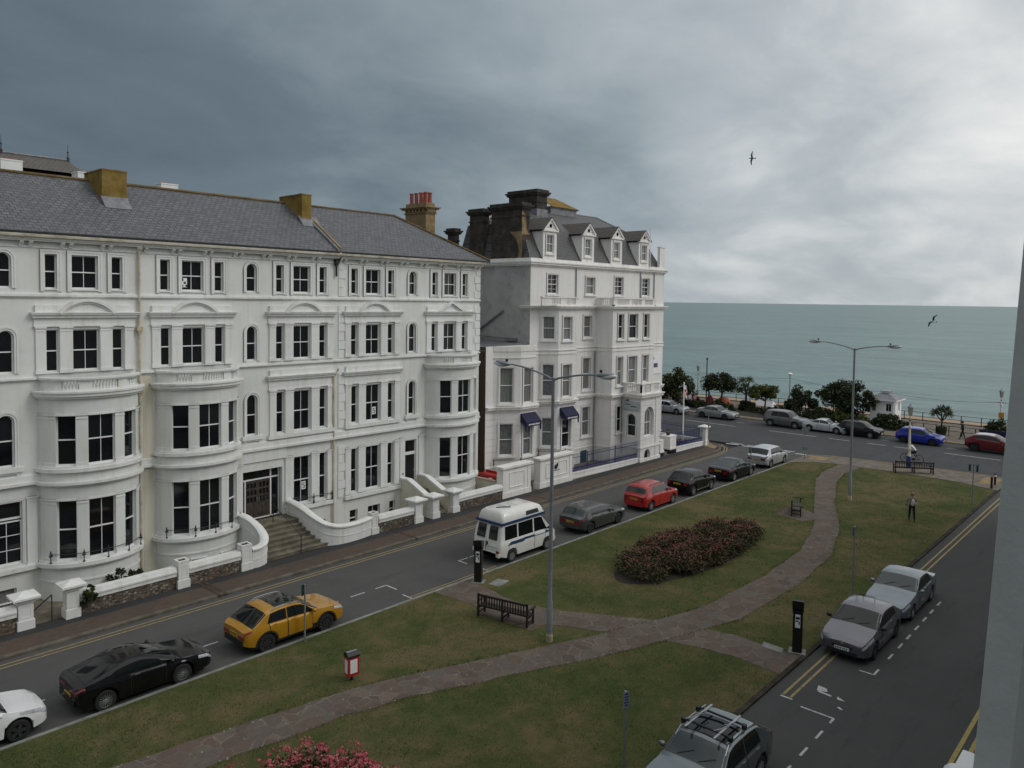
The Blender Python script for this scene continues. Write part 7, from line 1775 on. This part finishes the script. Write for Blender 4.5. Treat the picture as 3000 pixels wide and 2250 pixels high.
tree(84.9,48.9,4.4,2.0,'large bushy tree directly behind the hotel flag',MD,6800,.15,1.0,.11,group=T,low=.9,clumps=44)
bush(85.5,51.2,2.2,2.4,3.9,'dark hedge bush emerging from behind the hotel corner',DK,3000)
bush(85.8,47.2,1.3,1.3,2.0,'low dark bush under the bushy flag tree',DK,1500)
cordyline(90.0,47.2,3.4,'tall slim sword-leaved palm with two rosettes left of the round dark tree',[(0,.25,2.3),(.1,-.25,3.1),(.05,.1,2.7)],80,.8)
tree(89.6,45.2,3.9,2.2,'round dark tree on thin forked trunks in front of the orange tent',DK,6500,.4,.62,.10,7,group=T,low=.5,clumps=34)
cordyline(87.6,41.0,4.2,'clump-headed sword-leaved palm between the dark round tree and the yellow-green tree',[(0,.5,3.6),(.1,-.35,3.7),(0,.1,2.9),(.1,-.7,2.5),(-.1,.7,2.4)],110,.75,.14)
bush(87.2,40.6,1.1,1.2,1.5,'dark shrub at the foot of the clump-headed palm',DK,1300); bush(86.4,38.6,.9,1.6,.8,'low brownish shrub behind the grey four-by-four',('leaf_rose','leaf_dark'),900,.08)
tree(88.6,39.0,2.9,1.75,'low spreading yellow-green tree with flat crown',LT,5000,.4,.55,.10,6,group=T,low=.35,clumps=30)
bush(88.0,34.2,2.0,2.4,3.7,'big dark evergreen bush right of the slim white-headed lamp',DK,6500)
bush(86.4,31.4,1.2,1.6,1.5,'mid green shrub in front of the two big evergreen bushes',MD,1500)
tree(89.0,30.2,4.55,2.4,'tallest dark evergreen, left of the white kiosk',DK,7500,.15,1.0,.11,group=T,low=.95,clumps=44)
tree(89.8,28.2,3.5,1.55,'dark evergreen leaning against the tallest one beside the kiosk',DK,2600,.2,1.0,.10,group=T,low=.8)
bush(86.2,29.2,1.0,1.4,1.5,'olive shrub behind the black seafront hatchback',LT,1300); bush(85.9,26.9,.9,1.1,1.15,'small bright green shrub left of the kiosk bush',LT,1100)
bush(86.4,24.7,1.2,1.75,1.75,'broad dark green bush in front of the kiosk',MD,3000); bush(86.8,22.9,.8,.9,.8,'small dark shrub at the right end of the kiosk bush',DK,800,.08)
cordyline(85.8,19.35,3.0,'small palm in a tub by the promenade railing',[(0,.62,2.15),(0,-.30,2.55),(.1,.15,2.5),(0,-.55,2.1)],110,.72,.08)
bush(88.0,14.8,1.5,1.9,1.9,'dark rounded bush at the right beside the bus stop lamp',DK,2800)
for k,(y0,hh) in enumerate(((45.6,1.1),(43.9,1.3),(42.4,1.2),(37.0,1.1),(35.9,1.5),(32.4,1.3),(28.0,1.4),(23.6,1.0))):
    bush(85.2+.35*(k%2),y0,.95,1.15,hh,('low dark shrub %s'%('behind the silver-grey saloon boot','between the tents and the silver-grey saloon','left of the clump-headed palm foot','right under the yellow-green tree','left of the white-headed promenade lamp foot','behind the bonnet of the grey four-by-four','behind the black seafront hatchback boot','between the kiosk bush and the palm tub')[k]),DK,1100,.09)
# rose bed on the green
def rosebed(name,label,cx,cy,a,b,rot,h,n,nf,pet,ls,fs,n3=0,mounds=70,maskf=None):
    o=thing(name,label,'flower bed',(0,0,.06)); q=Matrix.Rotation(R(rot),2); md=[]
    while len(md)<mounds:
        u,v=random.uniform(-1,1),random.uniform(-1,1)
        if u*u+v*v>.93: continue
        p=q@Vector((u*a,v*b)); md.append((cx+p.x,cy+p.y,h*random.uniform(.85,1.08)*(1-.25*(u*u+v*v)**2),random.uniform(.5,.8)))
    s=M(); P=[q@Vector((a*1.03*math.cos(t*.1571),b*1.03*math.sin(t*.1571))) for t in range(40)]; s.quad(*[(cx+p.x,cy+p.y,.012) for p in P]); obj('soil',s,MAT['soil'],o)
    m=M()
    for k in range(n):
        x,y,hh,r=md[int(random.random()*len(md))]; d=Vector((random.gauss(0,1),random.gauss(0,1),abs(random.gauss(0,1)))).normalized()*random.random()**.35
        p=Vector((x+d.x*r,y+d.y*r,.05+hh*(.25+.75*d.z*random.uniform(.55,1)) if random.random()<.75 else hh*random.uniform(.05,.6)))
        t=random.random(); m.cur=0 if t<.62 else (1 if t<.87 else 2); lq(m,p,ls*random.uniform(.6,1.4),.3)
    rawobj('foliage',m,[MAT['leaf_rose'],MAT['leaf_mid'],MAT['leaf_bronze']],o)
    m=M(); tr=[(int(random.random()*len(md)),random.uniform(.5,1)) for _ in range(nf)]
    for k,w_ in tr:
        x,y,hh,r=md[k]; aa=random.random()*6.28; e=random.random()**.6; c=Vector((x+r*.98*e*math.cos(aa),y+r*.98*e*math.sin(aa),.07+hh*(.25+.78*math.sqrt(max(0,1-e*e)))))
        for j in range(n3): 
            d=Vector((random.gauss(0,1),random.gauss(0,1),random.gauss(0,1))).normalized(); m.cur=0 if random.random()<.75 else 1; lq(m,c+d*fs*.8*w_,fs*.62*w_,.4)
    rawobj('blossom',m,[MAT[pet[0]],MAT[pet[1]]],o); return o
rosebed('rose_bed','large kidney-shaped bed of dusky red and pink roses in the middle of the green',35.45,19.35,5.95,1.95,-2,.98,38000,2300,('petal_dull','petal'),.062,.042,5,120)
rosebed('pink_rose_bed','bright pink rose bed cut off by the bottom photo edge',10.0,15.75,2.5,2.3,10,1.15,12000,800,('petal','petal_dull'),.055,.085,9,40)
# shrub hanging over the pillar, ivy behind the wall
bush(11.25,33.0,.32,.25,.95,'thin grey-green shrub hanging beside the second gate pillar',MD,380,.06,.55,name='wall_shrub',cat='shrub')
bush(13.0,34.5,1.35,.55,1.45,'dark shrub behind the flint wall below the left bow window',DK,1500,.07,.0,name='forecourt_shrub',cat='shrub')
# ================================================================ people, bicycle, gulls
def figure(name,label,loc,rz,J,zones,hair=None,scale=1.0,cat='person'):
    """J: joint dict name->(x,y,z,r); zones: function(point,bone)->material index on mats"""
    E=[('pelvis','waist'),('waist','chest'),('chest','neck'),('neck','head'),('head','crown')]
    for s in 'lr': E+= [('pelvis','hip_'+s),('hip_'+s,'knee_'+s),('knee_'+s,'ank_'+s),('ank_'+s,'toe_'+s),('chest','sho_'+s),('sho_'+s,'elb_'+s),('elb_'+s,'wri_'+s),('wri_'+s,'palm_'+s)]
    V=list(J.keys()); V.remove('pelvis'); V=['pelvis']+V; P=[Vector(J[k][:3]) for k in V]; Rd=[J[k][3] for k in V]; ed=[(V.index(a),V.index(b)) for a,b in E if a in J and b in J]
    # five fingers on each palm
    for s in 'lr':
        if 'palm_'+s not in J: continue
        w_=Vector(J['wri_'+s][:3]); p=Vector(J['palm_'+s][:3]); d=(p-w_).normalized(); side=d.cross(Vector((0,0,1))); side=side.normalized() if side.length>.1 else Vector((1,0,0)); nrm=side.cross(d)
        for k,(o_,l) in enumerate(((-.03,.065),(-.01,.075),(.01,.07),(.03,.055),(.04,.05))):
            b=p+side*o_*(1 if k<4 else 1.1)-(d*.035 if k==4 else Vector()); a1=b+d*l*.5+(side*.03 if k==4 else Vector()); a2=a1+(d*.7+nrm*-.6)*l*.5
            i=len(P); P+= [b,a1,a2]; Rd+=[.012,.0095,.008]; ed+= [(V.index('palm_'+s),i),(i,i+1),(i+1,i+2)]
    me=bpy.data.meshes.new('fig'); me.from_pydata([tuple(q*scale) for q in P],ed,[]); o=bpy.data.objects.new('fig',me); COL.objects.link(o)
    sk=o.modifiers.new('s','SKIN'); 
    if not me.skin_vertices: 
        bm=bmesh.new(); bm.from_mesh(me); bm.verts.layers.skin.verify(); bm.to_mesh(me); bm.free()
    for i,v in enumerate(me.skin_vertices[0].data): v.radius=(Rd[i]*scale,Rd[i]*scale); v.use_root=(i==0)
    ss=o.modifiers.new('u','SUBSURF'); ss.levels=2; ss.render_levels=2
    bpy.context.view_layer.update(); nm=bpy.data.meshes.new_from_object(o.evaluated_get(bpy.context.evaluated_depsgraph_get()))
    bpy.data.objects.remove(o)
    root=thing(name,label,cat,loc,rz)
    mats=zones['mats']; b=obj('body',nm,[MAT[q] if isinstance(q,str) else q for q in mats],root); bones=[(Vector(J[a][:3])*scale,Vector(J[c][:3])*scale,a,c) for a,c in E if a in J and c in J]
    for pl in nm.polygons:
        c=pl.center; best=None
        for A,B_,a,k in bones:
            t=max(0,min(1,(c-A).dot(B_-A)/max(1e-6,(B_-A).length_squared))); dd=(c-(A+(B_-A)*t)).length
            if best is None or dd<best[0]: best=(dd,a,k,t)
        pl.material_index=zones['f'](best[1],best[2],best[3]); pl.use_smooth=True
    hd=Vector(J['head'][:3])*scale; cr=Vector(J['crown'][:3])*scale; fwd=zones.get('fwd',Vector((0,-1,0)))
    fc=M(); sd=fwd.cross(Vector((0,0,1))).normalized()
    for s in (-1,1): fc.sphere(hd+fwd*.092*scale+sd*.032*s*scale+Vector((0,0,.02))*scale,.012*scale,6,5)
    obj('eyes',fc,MAT['ink'],b); fc=M(); fc.sphere(hd+fwd*.105*scale-Vector((0,0,.012))*scale,(.014*scale,.018*scale,.022*scale),6,5); fc.rbox(hd+fwd*.095*scale-Vector((0,0,.05))*scale,(.04*scale,.012*scale,.01*scale))
    for s in (-1,1): fc.sphere(hd+sd*.088*s*scale,(.016*scale,.02*scale,.03*scale),6,5)
    obj('face',fc,MAT['skin'],b)
    if hair:
        h=M(); h.sphere(hd+Vector((0,0,.045))*scale-fwd*.022*scale,(.108*scale,.112*scale,.115*scale),12,8); 
        if hair[1]: h.sphere(hd-fwd*.055*scale-Vector((0,0,.07))*scale,(.10*scale,.065*scale,.13*scale),10,7)
        obj('hair',h,hair[0],b,smooth=60)
    return root
def standing(step=.16,lean=0,armL=(.06,-.12),armR=(.06,.1),bend=.02,palms=True):
    z=lambda q:q
    J={'pelvis':(0,0,.93,.135),'waist':(0,-lean*.3,1.08,.125),'chest':(0,-lean*.8,1.30,.14),'neck':(0,-lean,1.46,.052),'head':(0,-lean-.01,1.56,.085),'crown':(0,-lean,1.64,.07)}
    for s,sg,f in (('l',1,-1),('r',-1,1)):
        y=step*f; J['hip_'+s]=(sg*.09,0,.88,.10); J['knee_'+s]=(sg*.1,y*.6-.03,.48,.068); J['ank_'+s]=(sg*.1,y,.09,.045); J['toe_'+s]=(sg*.11,y-.16,.035,.035)
        a=armL if s=='l' else armR
        J['sho_'+s]=(sg*.17,-lean*.85,1.38,.06); J['elb_'+s]=(sg*(.22+a[0]),-lean+a[1]*.4+.03,1.12,.045); J['wri_'+s]=(sg*(.21+a[0]*.8),-lean+a[1]-.05,.90+abs(a[1])*.35,.03); J['palm_'+s]=(sg*(.205+a[0]*.7),-lean+a[1]*1.15-.07,.83+abs(a[1])*.45,.027)
    return J
def zn(top,legs,shoe,skin='skin',sleeve=1.0,shorts=False,fwd=Vector((0,-1,0))):
    def f(a,k,t):
        if k in('head','crown') or a in('head',) : return 0
        if a.startswith('wri') or k.startswith('palm'): return 0
        if a.startswith('elb'): return 1 if sleeve>.9 else 0
        if a.startswith('sho') or k.startswith('sho'): return 1 if (sleeve>.4 or t<sleeve) else 0
        if k.startswith('toe') or (a.startswith('knee') and t>.93): return 3
        if a.startswith('hip') or k.startswith('hip') or (a=='pelvis' and t<.35): return 2
        if a.startswith('knee'): return 0 if shorts else 2
        if k=='neck' and t>.45: return 0
        return 1
    return {'mats':[skin,top,legs,shoe],'f':f,'fwd':fwd}
beige=plain('beige_knit',(.26,.21,.17),.9); black=plain('black_cloth',(.012,.012,.014),.9); wcl=plain('white_cotton',(.62,.62,.63),.9); pink=plain('pink_cotton',(.42,.16,.2),.9); navyc=plain('navy_cloth',(.02,.025,.06),.9); hairb=plain('fair_brown_hair',(.20,.14,.09),.7); hairk=plain('dark_hair',(.02,.015,.012),.7)
# woman crossing the grass, heading down-left, looking at what she holds
J=standing(.17,.07,(.02,-.30),(.10,.08)); J['wri_l']=(.12,-.36,1.14,.03); J['palm_l']=(.08,-.43,1.17,.027); J['elb_l']=(.25,-.08,1.10,.045)
W_=figure('person','woman in beige cardigan, white top and black trousers walking on the far grass','',0,J,zn(beige,black,black),(hairb,True)) if False else None
def place(J,label,x,y,z,rz,zz,hair,scale=1.0): return figure('person',label,(x,y,z),R(rz),J,zz,hair,scale)
p=place(J,'woman in beige cardigan and black trousers crossing the far grass with a shoulder bag',49.95,12.69,.08,-62,zn(beige,black,black),(hairb,True),1.02)
m=M(); m.sphere((0,-.16-.07,1.22),(.095,.035,.16),10,7); m.sphere((0,-.17,1.05),(.10,.04,.12),10,7); obj('white_top',m,wcl,[c for c in children(p) if c.name.startswith('body')][0],smooth=60)
bg=thing('shoulder_bag','small grey shoulder bag with strap at the walking woman\'s hip','bag',(49.95,12.69,.08),R(-62)); m=M(); m.sphere((-.27,.14,.98),(.07,.15,.12),10,7); obj('pouch',m,plain('grey_bag_cloth',(.2,.2,.17),.8),bg,smooth=60); m=M(); m.tube([(-.24,.12,1.08),(-.2,.0,1.3),(-.12,-.04,1.47),(0,-.22,1.25),(-.2,.02,1.02)],.012,5); obj('strap',m,plain('strap_grey',(.15,.14,.12),.8),bg)
# jogger in black on the promenade pavement, couple by the tents, two loungers
place(standing(.25,.05,(.05,-.2),(.05,.2)),'runner dressed all in black behind the blue and red seafront cars',84.2,17.15,.09,-150,zn(black,black,black),(hairk,False),1.04)
place(standing(.06,.0,(.03,-.05),(.03,.02)),'person in white shirt and navy trousers, left of the couple by the maroon tent',85.0,47.15,.1,-60,zn(wcl,navyc,black),(hairk,False),1.0)
place(standing(.05,.0,(.03,-.02),(.03,.04)),'person in pink top, right of the couple by the maroon tent',85.3,46.65,.1,150,zn(pink,navyc,black),(hairb,True),.98)
place(standing(.05,.0,(.03,-.02),(.03,.04)),'person in dark clothes at the foot of the white-headed promenade lamp',91.6,37.35,.09,-110,zn(black,black,black),(hairk,False),1.0)
# cyclist riding left along the seafront road, behind the ornate lamp
cyc=(68.92,17.65); BK=thing('bicycle','dark mountain bicycle ridden along the seafront behind the bench','bicycle',(cyc[0],cyc[1],.004),0)
for nm,yy in (('front_wheel',.54),('rear_wheel',-.54)):
    m=M(); n=28; m2=[]
    for k in range(n):
        a=2*PI*k/n; m2.append((0,yy+.335*math.cos(a),.36+.335*math.sin(a)))
    m.tube(m2+[m2[0],m2[1]],.024,6,False); wl=obj(nm,m,MAT['tyre'],BK,smooth=60)
    m=M()
    for k in range(14): a=2*PI*k/14; m.tube([(.0,yy,.36),(0,yy+.32*math.cos(a),.36+.32*math.sin(a))],.0035,3,False)
    m.lathe([(.03,-.05),(.03,.05)],(0,yy,.36),8,'x'); m.lathe([(.0,-.02),(.09,-.02),(.09,-.015),(0,-.015)],(0,yy,.36),14,'x'); obj('spokes',m,MAT['galv'],wl)
m=M(); bb=(0,-.08,.31); st=(0,-.24,.78); hdt=(0,.38,.80)
for a,b in ((bb,st),(st,hdt),(bb,(0,.41,.68)),(bb,(0,-.54,.36)),(st,(0,-.54,.36)),(hdt,(0,.54,.36)),(st,(0,-.28,.90)),(hdt,(0,.36,.96))): m.tube([a,b],.02,6)
m.tube([(-.3,.33,.98),(0,.36,.97),(.3,.33,.98)],.014,6); obj('frame',m,MAT['iron'],BK,smooth=60)
m=M(); m.sphere((0,-.29,.92),(.07,.13,.03),10,6); obj('saddle',m,MAT['plastic'],BK)
m=M(); m.lathe([(0,-.01),(.1,-.01),(.1,.01),(0,.01)],(.04,-.08,.31),14,'x'); m.tube([(.06,-.08,.31),(.06,.06,.21)],.01,5); m.tube([(-.06,-.08,.31),(-.06,-.22,.41)],.01,5); m.box(.06,.15,.02,.1,.19,.22); m.box(-.15,-.06,-.26,-.18,.40,.43); obj('pedals',m,MAT['plastic'],BK)
J={'pelvis':(0,-.28,1.0,.13),'waist':(0,-.16,1.16,.125),'chest':(0,.0,1.36,.14),'neck':(0,.1,1.5,.052),'head':(0,.17,1.58,.085),'crown':(0,.18,1.67,.07)}
for s,sg,kz,az in (('l',1,(.12,.74),(.04,.29)),('r',-1,(.18,.86),(-.18,.50))):
    J['hip_'+s]=(sg*.09,-.27,.97,.10); J['knee_'+s]=(sg*.1,kz[0],kz[1],.065); J['ank_'+s]=(sg*.1,az[0]-.03,az[1],.042); J['toe_'+s]=(sg*.11,az[0]+.12,az[1]-.06,.034)
    J['sho_'+s]=(sg*.17,.03,1.42,.058); J['elb_'+s]=(sg*.25,.16,1.20,.042); J['wri_'+s]=(sg*.27,.29,1.04,.03); J['palm_'+s]=(sg*.27,.345,1.0,.027)
place(J,'cyclist in a white T-shirt leaning over the bars behind the ornate lamp',cyc[0],cyc[1],.004,0,zn(wcl,navyc,wcl,sleeve=.5,shorts=True,fwd=Vector((0,1,0))),(hairk,False))
# gulls
def gull(v,dist,rot,dark,label):
    o=thing('gull',label,'gull',tuple(Vector((0,0,13))+v*dist)); o.rotation_euler=rot
    b=M(); b.lathe([(0,-.24),(.035,-.2),(.06,-.08),(.065,.03),(.045,.14),(.05,.19),(.03,.25),(.012,.27),(.008,.31),(0,.315)],(0,0,0),10,'y'); bd=obj('body',b,plain('gull_white' if not dark else 'gull_shaded',(.5,.5,.5) if not dark else (.07,.07,.075),.8),o,smooth=60)
    t=M(); t.add([(-.02,-.18,.0),(.02,-.18,0),(.07,-.34,0),(-.07,-.34,0),(0,-.26,.02)],[[0,1,4],[1,2,4],[2,3,4],[3,0,4]]); obj('tail',t,MAT['ink'] if dark else MAT['kerb_white'],bd)
    for s in (-1,1):
        w_=M(); P=[(s*.03,.08,.02),(s*.3,.16,.16),(s*.68,.02,.10),(s*.62,-.02,.09),(s*.3,-.0,.14),(s*.03,-.09,.02)]
        w_.add(P+[(p[0],p[1],p[2]-.012) for p in P],[[0,1,4,5],[1,2,3,4],[11,10,7,6],[10,9,8,7],[0,6,7,1],[1,7,8,2],[3,9,10,4],[4,10,11,5]]); obj('wing',w_,plain('gull_wing_%s'%('dark' if dark else 'pale'),(.05,.055,.06),.8),o,smooth=40)
gull(Vector((.892,.418,.176)).normalized(),78,(R(20),R(78),R(40)),True,'dark gull silhouette high in the sky, wings seen edge-on')
gull(Vector((.972,.232,-.018)).normalized(),70,(R(10),R(48),R(55)),False,'gliding gull over the sea with wings drooped, right of the tall lamp')
